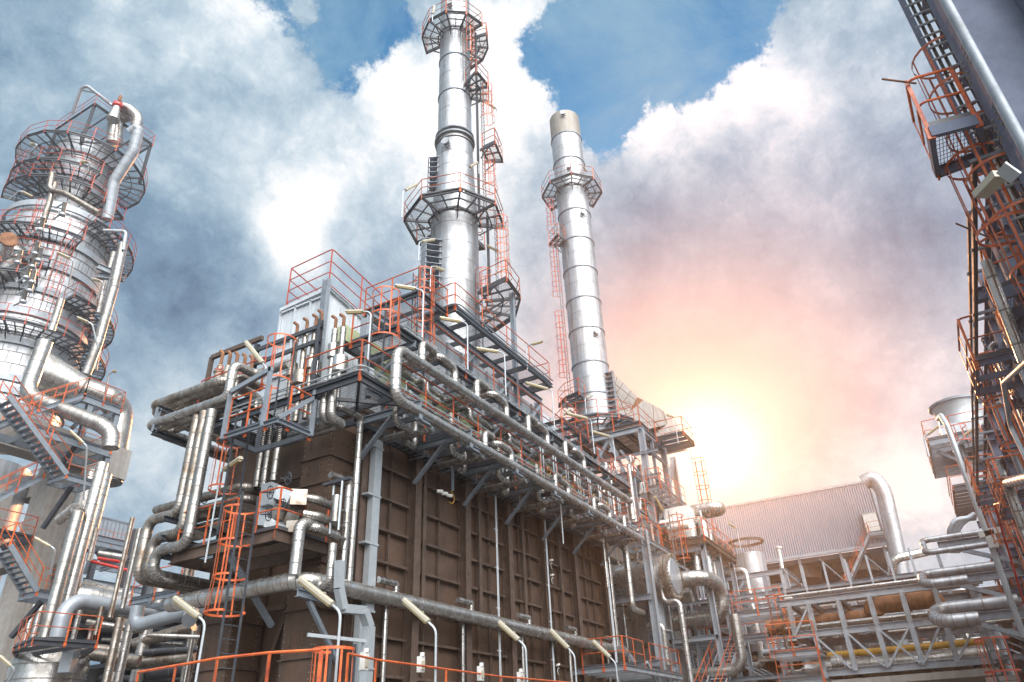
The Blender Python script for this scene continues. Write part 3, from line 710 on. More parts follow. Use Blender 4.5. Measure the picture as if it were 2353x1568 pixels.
# burner offtakes: from the runs up and back into the furnace
def offtake(p, zup, dx, dy, lab, r=.12, drop=0, grp='elbowed offtake pipes of the gallery'):
    P = [p, p+V3(0, 0, zup), p+V3(dx, 0, zup), p+V3(dx, dy, zup)]
    if drop: P.append(P[-1]+V3(0, 0, drop))
    pipe(lab, P, r, 'clad', .45, grp, n=14, bend=.2)
xs_up = [go(up0, 'x', *q).x for q in ((972, 832), (1049, 880), (1101, 912), (1170, 955), (1222, 987), (1266, 1015), (1309, 1042), (1352, 1068))]
for i, x in enumerate(xs_up):
    p = V3(x, YP, up0.z)
    if i % 2 == 0: offtake(p, .75, .75, 1.8, 'elbowed silver branch rising from the upper gallery pipe, %s' % ('nearest the corner', 'third one', 'fifth one', 'seventh one')[i//2])
    else:
        pipe('elbowed silver branch dropping into the upper gallery pipe from behind, %s' % ('nearest the corner', 'second pair', 'third pair', 'fourth pair')[i//2], [p, p+V3(0, 0, .62), p+V3(-.85, 0, .72), p+V3(-.85, 1.9, .72)], .12, 'clad', .45, 'elbowed offtake pipes of the gallery', n=14, bend=.22)
xs_lo = [go(lo[0], 'x', *q).x for q in ((1105, 1050), (1167, 1082), (1269, 1140), (1298, 1157), (1360, 1188), (1396, 1208), (1430, 1228))]
for i, x in enumerate(xs_lo):
    p = V3(x, YP, zl); w = ('first', 'second', 'third', 'fourth', 'fifth', 'sixth', 'last')[i]
    if i % 2 == 0: offtake(p, .65, .55, .0, 'short elbowed stub on the lower gallery pipe, %s from the corner' % w, .115) if False else pipe('short elbowed stub on the lower gallery pipe, %s from the corner' % w, [p, p+V3(0, 0, .62), p+V3(.6, .0, .62), p+V3(.6, 1.2, .62)], .115, 'clad', .45, 'stubs of the lower gallery pipe', bend=.2)
    else: pipe('short elbowed stub on the lower gallery pipe, %s from the corner' % w, [p, p+V3(0, 0, .5), p+V3(-.8, .05, .55), p+V3(-.8, 1.3, .55)], .12, 'clad', .45, 'stubs of the lower gallery pipe', bend=.2)
# pipe loops hanging under the gallery floor between the brackets
for i, x in enumerate((16.0, 18.9, 21.9, 24.9, 27.8, 30.8)):
    w = ('first', 'second', 'third', 'fourth', 'fifth', 'sixth')[i]
    pipe('curved silver pipe loop hanging below the gallery floor, %s bay from the corner' % w, [V3(x-.75, 12.35, 11.6), V3(x-.75, 12.35, 10.25), V3(x+.1, 12.35, 10.25), V3(x+.1, 13.9, 10.25)], .105, 'clad', .4, 'pipe loops under the gallery floor', bend=.24)
    pipe('short silver cross pipe below the gallery floor, %s bay from the corner' % w, [V3(x+.5, 11.9, 10.35), V3(x+.5, 13.1, 10.35), V3(x+1.2, 13.1, 10.2), V3(x+1.2, 13.1, 11.7)], .10, 'clad', .4, 'pipe loops under the gallery floor', bend=.2)
# ---- burner-row clutter between the two decks: verticals, valves, gauges
for i in range(11):
    x = 16.6+i*1.55; t = T('valve_set', 'small valve and tube assembly behind the lower gallery rail, %s from the near corner' % ('first', 'second', 'third', 'fourth', 'fifth', 'sixth', 'seventh', 'eighth', 'ninth', 'tenth', 'eleventh')[i], 'valve', (x, 13, Z1), 'valve assemblies on the gallery')
    b = MB(); b.tube([(x, 13.1, Z1), (x, 13.1, 12.1), (x, 13.9, 12.1)], .035, 8, .1); b.tube([(x+.3, 13.3, Z1), (x+.3, 13.3, 12.6), (x+.9, 13.3, 12.6)], .03, 8, .1); b.tube([(x-.35, 12.9, 11.2), (x+.6, 12.9, 11.2)], .05, 8); b.build('pipework', 'galv', t)
    b = MB(); b.lathe((x, 13.1, 11.35), [(.06, 0), (.11, .02), (.11, .08), (.07, .1), (.07, .22), (.11, .24), (.11, .3), (.05, .32), (.05, .5)], 12); b.build('valve_body', 'bolt', t)
    handwheel(t, (x, 13.1, 11.95), (0, 0, 1), .13, 'dark')
    b = MB(); b.lathe((x+.3, 13.22, 12.0), [(.01, 0), (.09, .01), (.09, .05), (.01, .06)], 12, axis='y'); b.build('gauge', 'white', t)
    if i > 5:
        b = MB(); b.torus((x+.1, 12.7, 12.0), .16, .014, (0, 1, .2), 16, 5); b.build('hose', 'yellow', t)
for i in range(9):
    x = 24.2+i*1.15
    MBt = T('sample_rack', 'pair of slim upright tubes with clamps on the far half of the lower gallery, %s' % ('first', 'second', 'third', 'fourth', 'fifth', 'sixth', 'seventh', 'eighth', 'ninth')[i], 'tubes', (x, 12.1, Z1), 'slim upright tubes on the gallery')
    for k in (0, .22): MB().rod((x+k, 12.15, Z1), (x+k, 12.15, Z1+1.75), .028, 8).build('tube', 'galv', MBt)
    b = MB(); b.box((x+.11, 12.13, Z1+.5), (.36, .03, .06)); b.box((x+.11, 12.13, Z1+1.3), (.36, .03, .06)); b.build('clamp_joint', 'steel', MBt)
# second rail line of the gallery, inside
t = T('inner_handrail', 'orange inner handrail along the middle of the lower gallery', 'handrail', (16, 13, Z1)); rails(t, [V3(15.6, 13.0, Z1), V3(33.5, 13.0, Z1)], 'orange', step=2.1, toe=False)
# pipes seen between decks, running along
pipe('long thin pipe running level behind the lower gallery rail', [V3(15.6, 13.6, 11.5), V3(34.5, 13.6, 11.5)], .07, 'clad', .8)
pipe('long silver pipe under the upper gallery deck', [V3(16.2, 13.5, 13.0), V3(34.5, 13.5, 13.0)], .10, 'clad', .7)
for i, x in enumerate((17.6, 20.3, 23.2, 26.1, 29.2, 32.1)):
    pipe('curved silver feed pipe between the two decks, %s from the corner' % ('first', 'second', 'third', 'fourth', 'fifth', 'sixth')[i], [V3(x, 13.9, 12.85), V3(x, 13.0, 12.85), V3(x, 13.0, 12.3), V3(x+.8, 13.0, 12.3), V3(x+.8, 13.9, 12.3)], .11, 'clad', .4, 'feed pipes between the decks', bend=.22)
# ================================================================ pipes on the near end
c1 = onY(829, 960, 13.4)
pipe('tall thin silver downpipe at the near corner of the brown wall', [go(c1, 'x', 775, 950)+V3(0, .5, 0), go(c1, 'x', 775, 950), c1, go(c1, 'z', 808, 1340)], .095, 'clad', .8, bend=.12)
c2 = c1+V3(-.28, 0, 0); c2.z = onY(808, 1110, 13.4).z
pipe('second thin silver downpipe beside the galvanised trunking, elbowed at its top', [c2+V3(-.75, 0, 0), c2, V3(c2.x, c2.y, pts[1].z-.1)], .095, 'clad', .7, bend=.1)
# big downcomers at the gallery corner
d1 = onX(758, 935, 13.6); d2 = onX(742, 950, 13.6)
for (px, lab, zt) in ((768, 'right-most fat silver downcomer at the gallery corner, elbowed at its foot', 1), (750, 'left twin of the fat silver downcomer at the gallery corner', 1)):
    p = onX(px, 880, 13.35); q = go(p, 'z', px, 962)
    if px == 768: P = [V3(p.x, p.y, 11.1), q, go(q, 'x', 790, 975), go(go(q, 'x', 790, 975), 'y', 690, 1012)]
    else: P = [V3(p.x, p.y, 11.1), q, go(q, 'x', 762, 975), go(go(q, 'x', 762, 975), 'y', 668, 1008)]
    t = pipe(lab, P, .125, 'clad', .45, bend=.2)
    MB().lathe((p.x, p.y, 10.95), [(.13, 0), (.19, .02), (.19, .08), (.13, .1)], 18).build('collar', 'galv', t)
pipe('vertical silver pipe beside the hanging balcony, cut at the gallery floor', [onX(721, 900, 13.4), go(onX(721, 900, 13.4), 'z', 716, 975), go(go(onX(721, 900, 13.4), 'z', 716, 975), 'x', 737, 985)], .12, 'clad', .45, bend=.2)
# row of silencer pipes with rusty goosenecks in front of the hood
for i, (px, pt, s0, s1_, m) in enumerate((((671, 683), 762, 834, 869, 'grime'), ((693, 702), 752, 853, 887, 'grime'), ((714, 725), 744, 817, 851, 'grime'), ((726, 740), 734, 831, 868, 'clad'), ((761, 772), 748, 790, 825, 'clad'), ((780, 787), 744, 819, 859, 'clad'))):
    w = ('first', 'second', 'third', 'fourth', 'fifth', 'sixth')[i]
    p = onX(px[0], 850, 14.6); zt = go(p, 'z', px[1], pt+10).z; zz = lambda y: go(p, 'z', px[0], y).z
    t = T('vent_pipe', '%s upright vent pipe from the left before the grey hood, rusty gooseneck top' % w, 'pipe', (p.x, p.y, 10.9), 'vent pipes before the hood')
    b = MB(); b.tube([V3(p.x, p.y, 10.9), V3(p.x, p.y, zt)], .10, 12, 0, .4); b.build('pipe_run', (m, 'seam'), t)
    b = MB(); z = zz(s1_); h = zz(s0)-z; R__ = .24 if i in (1, 5) else .17; b.lathe((p.x, p.y, z), [(.1, 0), (R__, .04), (R__, h-.04), (.1, h)], 18); b.build('silencer', (m, 'seam'), t)
    b = MB(); b.tube([V3(p.x, p.y, zt), V3(p.x, p.y, zt+.42), V3(p.x-.02, p.y+.16, zt+.56)], .055, 8, .12); b.build('gooseneck', 'oldpipe', t)
t = T('pipe_support_frame', 'black double-channel frame holding the row of vent pipes before the hood', 'steel frame', (14.5, 15, 13))
for z in (13.5, 14.05): MB().chan(onX(640, 800, 14.5)*0+V3(14.45, 14.9, z), V3(14.45, 18.0, z), .08, .14, .015).build('channel', 'dark', t)
for y in (15.0, 17.9): MB().ibeam((14.45, y, 10.9), (14.45, y, 14.3), .14, .14, .012, up=(1, 0, 0)).build('post', 'dark', t)
# manifold with goosenecks far left of the end deck
base = onX(560, 850, 14.2)
t = T('valve_manifold', 'row of capped valves in a brown frame at the left end of the upper pipes', 'valves', base)
for i, (px, py) in enumerate(((503, 806), (521, 808), (538, 810), (556, 814), (573, 818))):
    p = onX(px, py+55, 14.2); top = None
    b = MB(); b.lathe(p+V3(0, 0, -.25), [(.16, 0), (.16, .28), (.2, .3), (.2, .36), (.13, .38), (.10, .6), (.06, .62)], 12); b.build('valve_body', 'bolt', t)
    g_ = MB(); g_.tube([p, go(p, 'z', px, py+4), go(p, 'z', px, py+4)+V3(0, .14, .13)], .058, 8, .1); tag(g_.build('gooseneck', 'oldpipe', t), None, None)
    if i in (1, 4): handwheel(t, p+V3(-.3, 0, .1), (1, 0, .3), .15, 'redor')
a = onX(487, 822, 14.4); b_ = onX(590, 862, 14.4)
MB().bar(V3(a.x, a.y, a.z), V3(b_.x, b_.y, a.z), .12, .16).build('frame_beam', 'rust_beam', t); MB().bar(V3(a.x, a.y, a.z), V3(a.x, a.y, a.z-1.3), .12, .14).build('frame_post', 'rust_beam', t)
rails(t, [onX(463, 882, 13.9)-V3(0, 0, .9), onX(610, 826, 13.9)-V3(0, 0, .9)], 'redor', h=1.0, mids=(.5,), step=3, toe=False)
# ---- the six big horizontal pipes running left and folding back
def B(px, py, x): return onX(px, py, x)
specs = [  # (left end px, right end px, x plane, lab, up-turn)
 ((350, 933), (515, 872), 13.2, 'top dirty silver pipe of the bundle sticking out left of the furnace', 'grime'),
 ((352, 947), (530, 882), 13.65, 'second dirty silver pipe of the upper layer of the left bundle', 'grime'),
 ((360, 955), (540, 890), 14.1, 'third dirty silver pipe of the upper layer of the left bundle', 'grime'),
 ((341, 978), (524, 914), 12.8, 'lower front pipe of the left bundle, rising in an elbow beside the balcony', 'clad'),
 ((352, 990), (532, 926), 13.25, 'lower second pipe of the left bundle', 'grime'),
 ((368, 998), (545, 938), 13.7, 'lower third pipe of the left bundle', 'grime')]
for k, (l, r_, x, lab, m) in enumerate(specs):
    p = B(*l, x); q = B(*r_, x); p.z = q.z = (p.z+q.z)/2
    back = 5.2-.3*(k % 3)
    P = [V3(x+back, p.y, p.z-.02), p, q]
    if k == 3: P += [q+V3(0, 0, 1.15), q+V3(.9, -.0, 1.15), q+V3(.9, -1.4, 1.15)]
    elif k == 4: P += [q+V3(0, 0, .95), q+V3(1.0, 0, .95)]
    elif k < 3: P += [q+V3(1.1, 0, 0), q+V3(1.1, 0, -.8)]
    pipe(lab, P, .145, m, .42, 'folded pipe bundle left of the furnace', n=16, bend=.26)
t = T('pipe_bracket', 'grey rectangular hanger frame holding the left pipe bundle', 'bracket', B(362, 960, 13))
u0, u1 = B(367, 930, 12.75), B(359, 978, 12.75)
for z in (u0.z-.12, u1.z-.22): MB().ibeam(V3(12.7, u0.y, z), V3(15.4, u0.y, z), .14, .16, .014).build('beam', 'dark', t)
MB().ibeam(V3(12.75, u0.y, u0.z-.12), V3(12.75, u0.y, u1.z-.2), .12, .12, .012, up=(1, 0, 0)).build('post', 'steel', t)
t = T('pipe_bracket', 'dark beam frame under the left pipe bundle near the triple downpipes', 'bracket', B(480, 965, 13.5))
z = B(480, 955, 13.5).z-.15; yy = B(482, 960, 13.5).y
MB().ibeam(V3(12.8, yy, z), V3(15.6, yy, z), .16, .2, .016).build('beam', 'dark', t); MB().ibeam(V3(12.8, yy-1.6, z), V3(15.6, yy-1.6, z), .16, .2, .016).build('beam', 'dark', t); MB().ibeam(V3(13.2, yy+.4, z), V3(13.2, yy-2.2, z), .14, .18, .016).build('beam', 'dark', t)
# ---- triple downpipes
TR = [((452, 968), (420, 1180), (343, 1195), 12.95, 1330), ((467, 968), (434, 1225), (353, 1232), 12.65, 1315), ((483, 965), (447, 1252), (358, 1262), 12.35, 1300)]
for k, (a, b_, c, x, low) in enumerate(TR):
    p = B(*a, x); q = go(p, 'z', *b_); r1 = go(q, 'y', *c); s_ = go(r1, 'z', c[0]-18+4*k, low+10*k)
    P = [p+V3(0, 0, .3), q, r1, s_, s_+V3(3.2-.3*k, 0, 0)]
    pipe('%s of the three tall fat downpipes left of the balcony, turning left at its foot' % ('leftmost', 'middle', 'rightmost')[k], P, .15, 'grime' if k != 2 else 'clad', .5, 'triple downpipes left of the furnace', n=16, bend=.27)
t = T('pipe_bracket', 'short grey beams propping the three turned pipes left of the valve deck', 'bracket', B(400, 1210, 13))
for k, (px, py) in enumerate(((376, 1187), (370, 1231), (364, 1272))):
    p = B(px, py+4, 12.4); MB().ibeam(p, p+V3(2.4, 0, 0), .12, .14, .014).build('beam', 'dark', t)
# pipe pair behind the ladder going left from the downpipes
for k, dy in enumerate((0, 26)):
    p = B(560, 1118+dy, 14.0); q = go(p, 'y', 460, 1160+dy)
    pipe('%s horizontal pipe behind the caged ladders above the valve deck' % ('upper dirty', 'lower dirty')[k], [p+V3(.8, 0, 0), p, q, q+V3(0, 2, 0)], .14-.03*k, 'grime', .5, bend=.25)
# three pipes on the dark end wall
for k, (a, b_) in enumerate((((603, 1024), (588, 1120)), ((619, 1020), (606, 1122)), ((640, 1018), (624, 1105)))):
    p = B(*a, 14.3); q = go(p, 'z', *b_)
    pipe('%s of three upright silver pipes in the dark recess under the balcony' % ('left', 'middle', 'right')[k], [p+V3(0, 0, .5), q], .10, 'clad', .4, 'upright pipes in the recess', bend=.2)
# ================================================================ hanging balcony
ZB = 9.5
bx0, bx1, by0, by1 = 11.95, 13.15, 13.55, 15.6
t = deck('small grey hanging balcony cage below the left end of the gallery, orange rails inside', [(bx0, by0), (bx1, by0), (bx1, by1), (bx0, by1)], ZB, rail=[[(12.35, by0+.06), (bx1, by0+.06)], [(bx0+.06, by0+.5), (bx0+.06, by1-.05)]], frame='steel', depth=.14, name='balcony', grate='grate_d', pstep=.75, cat='balcony')
for (x, y, z1) in ((bx0, by1, Z1), (bx1, by0, Z1+.1), (bx0, by0+.55, Z1+.35), (bx1, by1, Z1)):
    MB().bar((x, y, ZB-.1), (x, y, z1), .1, .1).build('hanger_post', 'steel', t)
MB().bar((bx0, by0, ZB), (bx1+.15, by0, Z1-.1), .1, .1).build('brace', 'steel', t)
MB().bar((bx0, by1, Z1), (bx0, by0+.5, Z1+.3), .1, .14).build('top_beam', 'steel', t)
# small landing above with the half hoop cage
hp = onX(662, 905, 13.0)
ladder('black ladder with orange hoop cage rising from the balcony to the end deck', V3(12.9, 14.55, ZB), Z1+1.7, (-1, 0, 0), (Z1+.3, Z1+1.65), 'orange', R=.42)
# caged ladders
lb = onX(590-26, 1180, 12.3)
zc = lambda px, py, p: go(p, 'z', px, py).z
p = onX(535, 1100, 12.6); p.z = 3.0
ladder('tall black ladder with orange safety cage hanging under the balcony, the upper one', V3(12.35, onX(545, 1060, 12.35).y, 6.8), 10.2, (0, 1, 0), (zc(520, 1118, onX(545, 1060, 12.35)), zc(545, 1010, onX(545, 1060, 12.35))), R=.42)
pl = onX(552, 1300, 12.0); b_ = V3(pl.x, pl.y, 1.5)
ladder('lower black ladder with long orange safety cage in front of the header pipe', b_, zc(575, 1135, pl), (0, 1, 0), (zc(530, 1405, pl), zc(560, 1165, pl)), R=.40, flare=.15)
# ================================================================ valve deck
ZV = 6.75
vd = deck('dark heavy valve deck between the ladders and the rusty duct, worn orange rails', [(12.5, 13.7), (14.4, 13.7), (14.4, 17.6), (12.5, 17.6)], ZV, rail=[[(12.55, 15.3), (12.55, 17.5)], [(14.3, 13.75), (12.55, 13.75), (12.55, 14.5)]], frame='rust_beam', depth=.3, grate='grate_d', step=.8, pstep=1.0)
b = MB(); b.bar((12.7, 15.6, ZV-.25), (14.5, 15.6, 4.9), .12, .14); b.build('brace', 'steel', vd)
t = T('valve_cluster', 'insulated white boxed valves and elbows on the valve deck, black handwheels', 'valves', (13, 14.5, ZV))
R_ = Matrix.Rotation(.35, 3, 'Z') @ Matrix.Rotation(.25, 3, 'X')
for i, (px, py, sz) in enumerate(((617, 1138, (.3, .45, .75)), (612, 1182, (.3, .42, .8)), (655, 1140, (.5, .55, .45)), (687, 1148, (.55, .5, .5)), (650, 1180, (.5, .5, .5)), (680, 1195, (.5, .5, .42)), (680, 1215, (.6, .45, .35)), (635, 1210, (.5, .7, .3)))):
    p = onX(px, py, 13.2+.15*(i % 3))
    MB().box(p, [q*.82 for q in sz], Matrix.Rotation(.25*(i % 4), 3, 'Z') @ Matrix.Rotation(.18*(i % 3), 3, 'X')).build('insulation_box', 'galv' if i not in (3, 4, 5, 6) else 'grime', t)
for i, (px, py) in enumerate(((621, 1132), (617, 1182), (662, 1100), (650, 1162))):
    handwheel(t, onX(px, py, 12.85), (1, -.3, .2), .17, 'dark')
for i, (px, py) in enumerate(((697, 1143), (697, 1181), (697, 1208))):
    p = onX(px, py, 13.2); b = MB(); b.tube([p, p+V3(.25, -.25, -.05), p+V3(1.0, -.25, -.1)], .11, 12, .12, .14); b.tube([p+V3(.9, -.25, -.09), p+V3(1.3, -.25, -.12)], .05, 8); b.build('elbow', ('clad', 'seam'), t)
p = onX(690, 1200, 13.0); q = go(p, 'z', 675, 1322)
pipe('upright fat silver pipe dropping from the valve cluster to the big header', [p+V3(.7, 0, .0), p, q], .15, 'clad', .45, n=16, bend=.22)
for i, (px, py, s_) in enumerate(((470, 1180, .5), (485, 1215, .5), (450, 1225, .4))):
    p = onX(px, py, 14.4); t = T('boxed_valve', ('upper big dark insulated valve body left of the ladders', 'middle big dark insulated valve body left of the ladders', 'small dark insulated valve body farther left of the ladders')[i], 'valve', p, 'dark valve bodies'); MB().tube([p+V3(0, -.7, 0), p+V3(0, .9, 0)], .24, 14, None, .4).build('body', ('grime', 'seam'), t); handwheel(t, p+V3(-.4, -.4, .3), (1, 0, .2), .16, 'black')
# upright silver instrument left of corner downpipe
p = onX(772, 1170, 13.7); t = T('spring_hanger', 'silver spring support and insulated canister hanging beside the rusty duct', 'pipe support', p)
MB().rod(p+V3(0, 0, .35), p+V3(0, 0, -.35), .13, 14).build('canister', 'clad', t); MB().tube([p+V3(0, 0, -.9), p+V3(0, 0, -1.9), p+V3(.0, .5, -1.9)], .11, 12, .18, .4).build('leg_pipe', ('clad', 'seam'), t)
for s_ in (-.2, .2): MB().rod(p+V3(s_*.3, s_, .7), p+V3(s_*.3, s_, -.6), .03, 6).build('tie_rod', 'galv', t)
MB().bar(p+V3(0, -.45, .75), p+V3(0, .5, .75), .12, .08).build('support_beam', 'dark', t)
# ================================================================ bottom walkway rail (in front)
pl_ = [onZ(318, 1545, 3.3), onZ(500, 1513, 3.3), onZ(620, 1500, 3.3), onZ(738, 1493, 3.3), onZ(800, 1502, 3.3), onZ(864, 1516, 3.3), onZ(1150, 1555, 3.3), onZ(1500, 1585, 3.3)]
wk = T('walkway', 'front walkway with orange handrail running across the bottom of the picture', 'walkway', (10, 9.5, 2.2))
rails(wk, [V3(p.x, p.y, 2.2) for p in (pl_[0], pl_[1], pl_[2], pl_[3])], 'orange', step=1.25, r=.024)
rails(wk, [V3(p.x, p.y, 2.2) for p in (pl_[4], pl_[5], pl_[6], pl_[7])], 'orange', step=2.1, r=.021)
g = MB(); P = [V3(p.x, p.y, 2.2) for p in pl_]; g.add(P+[P[-1]+V3(0, 2, 0), V3(P[4].x+3, P[4].y+2, 2.2), V3(12, 12.2, 2.2), P[0]+V3(1.5, 0, 0)], [tuple(range(12))]); g.build('grating', 'grate_d', wk, smooth=False)
q = onZ(775, 1500, 3.35)
ladder('short pale-hooped caged ladder at the front walkway beside the galvanised trunking', V3(q.x+.25, q.y+.1, .2), 3.5, (-1, -.1, 0), (2.0, 3.4), 'orange', R=.36)
# bent galvanised trunking in front
t = T('cable_trunking', 'bent galvanised trunking standing free in front of the brown wall, right of the header bend', 'trunking', onY(848, 1480, 12.6))
p = onY(848, 1440, 12.6); zt = p.z
b = MB(); b.bb((p.x-.13, p.y-.1, .5), (p.x+.13, p.y+.1, zt)); v = [V3(p.x, p.y, zt-.02), V3(p.x-.25, p.y, zt+.35), V3(p.x-1.0, p.y, zt+.3), V3(p.x-1.2, p.y, zt+.75), V3(p.x-1.25, p.y, zt+1.4)]
for i in range(4): b.bar(v[i], v[i+1], .2, .22-.02*i, up=(0, 1, 0))
b.build('casing', 'galv', t); MB().bb((p.x-.16, p.y-.13, zt-1.0), (p.x+.16, p.y+.13, zt-.96)).build('joint_flange', 'galv', t)
MB().bar((p.x-.1, p.y, zt-.35), (p.x-1.6, p.y+.5, zt-.3), .06, .08).build('tie', 'galv', t)
# socket boxes on the walkway rail and wall conduits
for i, (px, py) in enumerate(((967, 1527), (1104, 1548), (837, 1520), (1195, 1560))):
    p = onY(px, py, 9.5); t = T('socket_box', ('white enamel switch box on the front rail left of the second lamp pole', 'white enamel switch box on the front rail right of the second lamp pole', 'white enamel switch box behind the free trunking', 'white enamel switch box on the front rail near the third lamp pole')[i], 'switch box', p, 'switch boxes on the rail')
    b = MB(); b.box(p, (.14, .1, .3)); b.rod(p+V3(0, -.03, .15), p+V3(0, -.03, .22), .05, 10); b.build('box', 'white', t); MB().box(p+V3(0, -.06, -.02), (.09, .03, .16)).build('cover', 'lamp', t)
for i, (px, pt, pb) in enumerate(((1137, 1120, 1565), (1250, 1180, 1565))):
    p = onY(px, pt, 13.6); t = T('conduit', ('thin bundle of conduits clipped down the middle of the brown wall', 'galvanised conduit with small instruments down the right half of the brown wall')[i], 'conduit', p)
    for k in range(2): MB().rod(V3(p.x+k*.07, p.y, 10.3), V3(p.x+k*.07, p.y, .6), .02, 6).build('tube', 'galv', t)
    for z in (9, 7.6, 6.2, 4.8, 3.4): MB().box((p.x+.03, p.y+.02, z), (.24, .04, .05)).build('clamp', 'galv', t)
    if i:
        for z in (8.6, 8.0, 4.6, 3.2): b = MB(); b.rod((p.x+.1, p.y-.1, z), (p.x+.32, p.y-.1, z+.05), .045, 8); b.torus((p.x+.25, p.y-.1, z-.2), .12, .012, (0, 1, 0), 12, 5, 90, 300); b.build('instrument', 'white', t)
p = onY(1040, 1135, 13.2); t = T('instrument_post', 'thin post with three small sensors and a yellow cable before the brown wall', 'instrument', p)
MB().bar(V3(p.x, p.y, 10.3), V3(p.x, p.y, p.z+.1), .09, .06).build('post', 'steel', t)
for k in range(3): MB().rod(p+V3(-.35-.28*k, 0, -.15), p+V3(-.2-.28*k, -.12, -.15), .06, 8).build('sensor', 'white', t)
MB().torus(p+V3(-.1, 0, -.15), .2, .012, (0, 1, 0), 14, 5, -90, 120).build('cable', 'yellow', t)
# ================================================================ lamps of the furnace side
def lampX(label, base, bend, end, y=9.4, **k):
    q = onY(*bend, y); b0 = V3(q.x, y, onY(*base, y).z); e = onX(end[0], end[1], q.x-.02)
    d = e-q; L = d.length; d = d/L*min(max(L, 1.0), 1.5)
    lamp(label, b0, q, q+d, **k)
lampX('lamp on bent pole by the pale-hooped ladder, its tube over the header bend', (780, 1568), (783, 1406), (690, 1332))
lampX('lamp on bent pole before the brown wall, second from the rusty duct', (1001, 1568), (1002, 1446), (928, 1380))
lampX('lamp on bent pole before the brown wall, third from the rusty duct', (1210, 1568), (1208, 1486), (1149, 1433))
lampX('lamp on bent pole before the brown wall, fourth from the rusty duct', (1324, 1568), (1320, 1505), (1275, 1459))
lampX('lamp on bent pole before the far end of the brown wall', (1420, 1568), (1415, 1524), (1373, 1484))
lampX('rust-stained lamp on bent pole in front of the left end of the header', (456, 1568), (472, 1430), (402, 1376), y=13.5)
lampX('slanting lamp standing above the balcony rail against the sky', (617, 885), (612, 845), (560, 781), y=14.4)
q = onX(507, 1086, 12.4); e = onX(592, 1027, 11.6); lamp('upward slanting lamp under the balcony, its pole beside the upper cage', V3(q.x, q.y, onX(487, 1290, 12.4).z), q, q+(e-q).normalized()*1.35)
def lampA(label, base, bend, end, y, mode='y', **k):
    q = onY(*bend, y); b0 = V3(q.x, y, go(q, 'z', *base).z)
    e = onY(*end, y) if mode == 'y' else onZ(end[0], end[1], q.z+.05)
    d = e-q; d = d.normalized()*min(max(d.length, .8), 1.45); lamp(label, b0, q, q+d, **k)
lampA('lamp on bent pole in front of the orange cage of the upper gallery', (845, 830), (853, 716), (817, 717), 12.2, 'z')
lampA('lamp on bent pole above the upper gallery, left of the top deck', (974, 777), (973, 667), (908, 657), 12.2, 'z')
lampA('lamp on bent pole under the edge of the top deck', (1076, 850), (1074, 742), (1010, 731), 12.2, 'z')
lampA('lamp on bent pole midway along the upper gallery rail', (1163, 909), (1159, 811), (1094, 801), 12.2, 'z')
lampA('lamp on bent pole on the far part of the upper gallery rail', (1268, 985), (1268, 897), (1207, 880), 12.2, 'z')
lampA('lamp on bent pole at the far upper gallery, below the second stack foot', (1363, 1044), (1358, 964), (1301, 950), 12.2, 'z')
lampA('last lamp of the upper gallery in front of the grey truss', (1414, 1082), (1408, 1006), (1355, 990), 12.2, 'z')
lampA('lamp on bent pole pointing right at the far corner of the top deck', (1207, 850), (1209, 795), (1247, 785), 13.0, 'z')
lampA('lamp pointing left above the pipes at the end of the lower gallery', (1295, 1250), (1285, 1120), (1235, 1100), 12.2, 'z')
# ================================================================ stack with flanges, seams, streaks
def stack(name, label, c, prof, mats, rings=(), seams=()):
    """prof: (z, r) bottom to top of the shell; rings: (z, extra, height); seams: z of thin welds"""
    t = T(name, label, 'chimney', (c[0], c[1], prof[0][0]))
    for i in range(len(prof)-1):
        (z0, r0), (z1, r1) = prof[i][:2], prof[i+1][:2]
        m = prof[i][2] if len(prof[i]) > 2 else mats
        b = MB(); b.lathe((c[0], c[1], 0), [(r0, z0+.001), (r1, z1-.001)], 56, cap=(i in (0, len(prof)-2))); b.build('shell_section', m, t)
    R = lambda z: next((prof[i][1]+(prof[i+1][1]-prof[i][1])*(z-prof[i][0])/(prof[i+1][0]-prof[i][0]) for i in range(len(prof)-1) if prof[i][0] <= z <= prof[i+1][0]), prof[-1][1])
    for (z, e, h) in rings:
        r = R(z); b = MB(); b.lathe((c[0], c[1], z), [(r-.01, -h/2), (r+e, -h/2), (r+e, h/2), (r-.01, h/2)], 56, cap=False); b.build('flange_ring', 'steel' if h > .07 else 'seam', t)
        if e > .12:
            b = MB()
            for i in range(48):
                a = i*math.pi/24; b.rod((c[0]+(r+e*.6)*math.cos(a), c[1]+(r+e*.6)*math.sin(a), z-h/2-.05), (c[0]+(r+e*.6)*math.cos(a), c[1]+(r+e*.6)*math.sin(a), z+h/2+.05), .025, 6)
            b.build('bolt', 'bolt', t)
    for z in seams:
        r = R(z); b = MB(); b.lathe((c[0], c[1], z), [(r-.005, -.014), (r+.008, -.014), (r+.008, .014), (r-.005, .014)], 56, cap=False); b.build('weld_seam', 'seam', t)
    b = MB()
    for a in (225, 150, 262):
        ar = math.radians(a)
        for i in range(0, len(prof)-1, 1):
            (z0, r0), (z1, r1) = prof[i][:2], prof[i+1][:2]
            p = V3(c[0]+(r0+.003)*math.cos(ar), c[1]+(r0+.003)*math.sin(ar), z0); q = V3(c[0]+(r1+.003)*math.cos(ar), c[1]+(r1+.003)*math.sin(ar), z1)
            b.bar(p, q, .018, .008, up=(math.cos(ar), math.sin(ar), 0))
    b.build('weld_seam', 'seam', t)
    return t, R
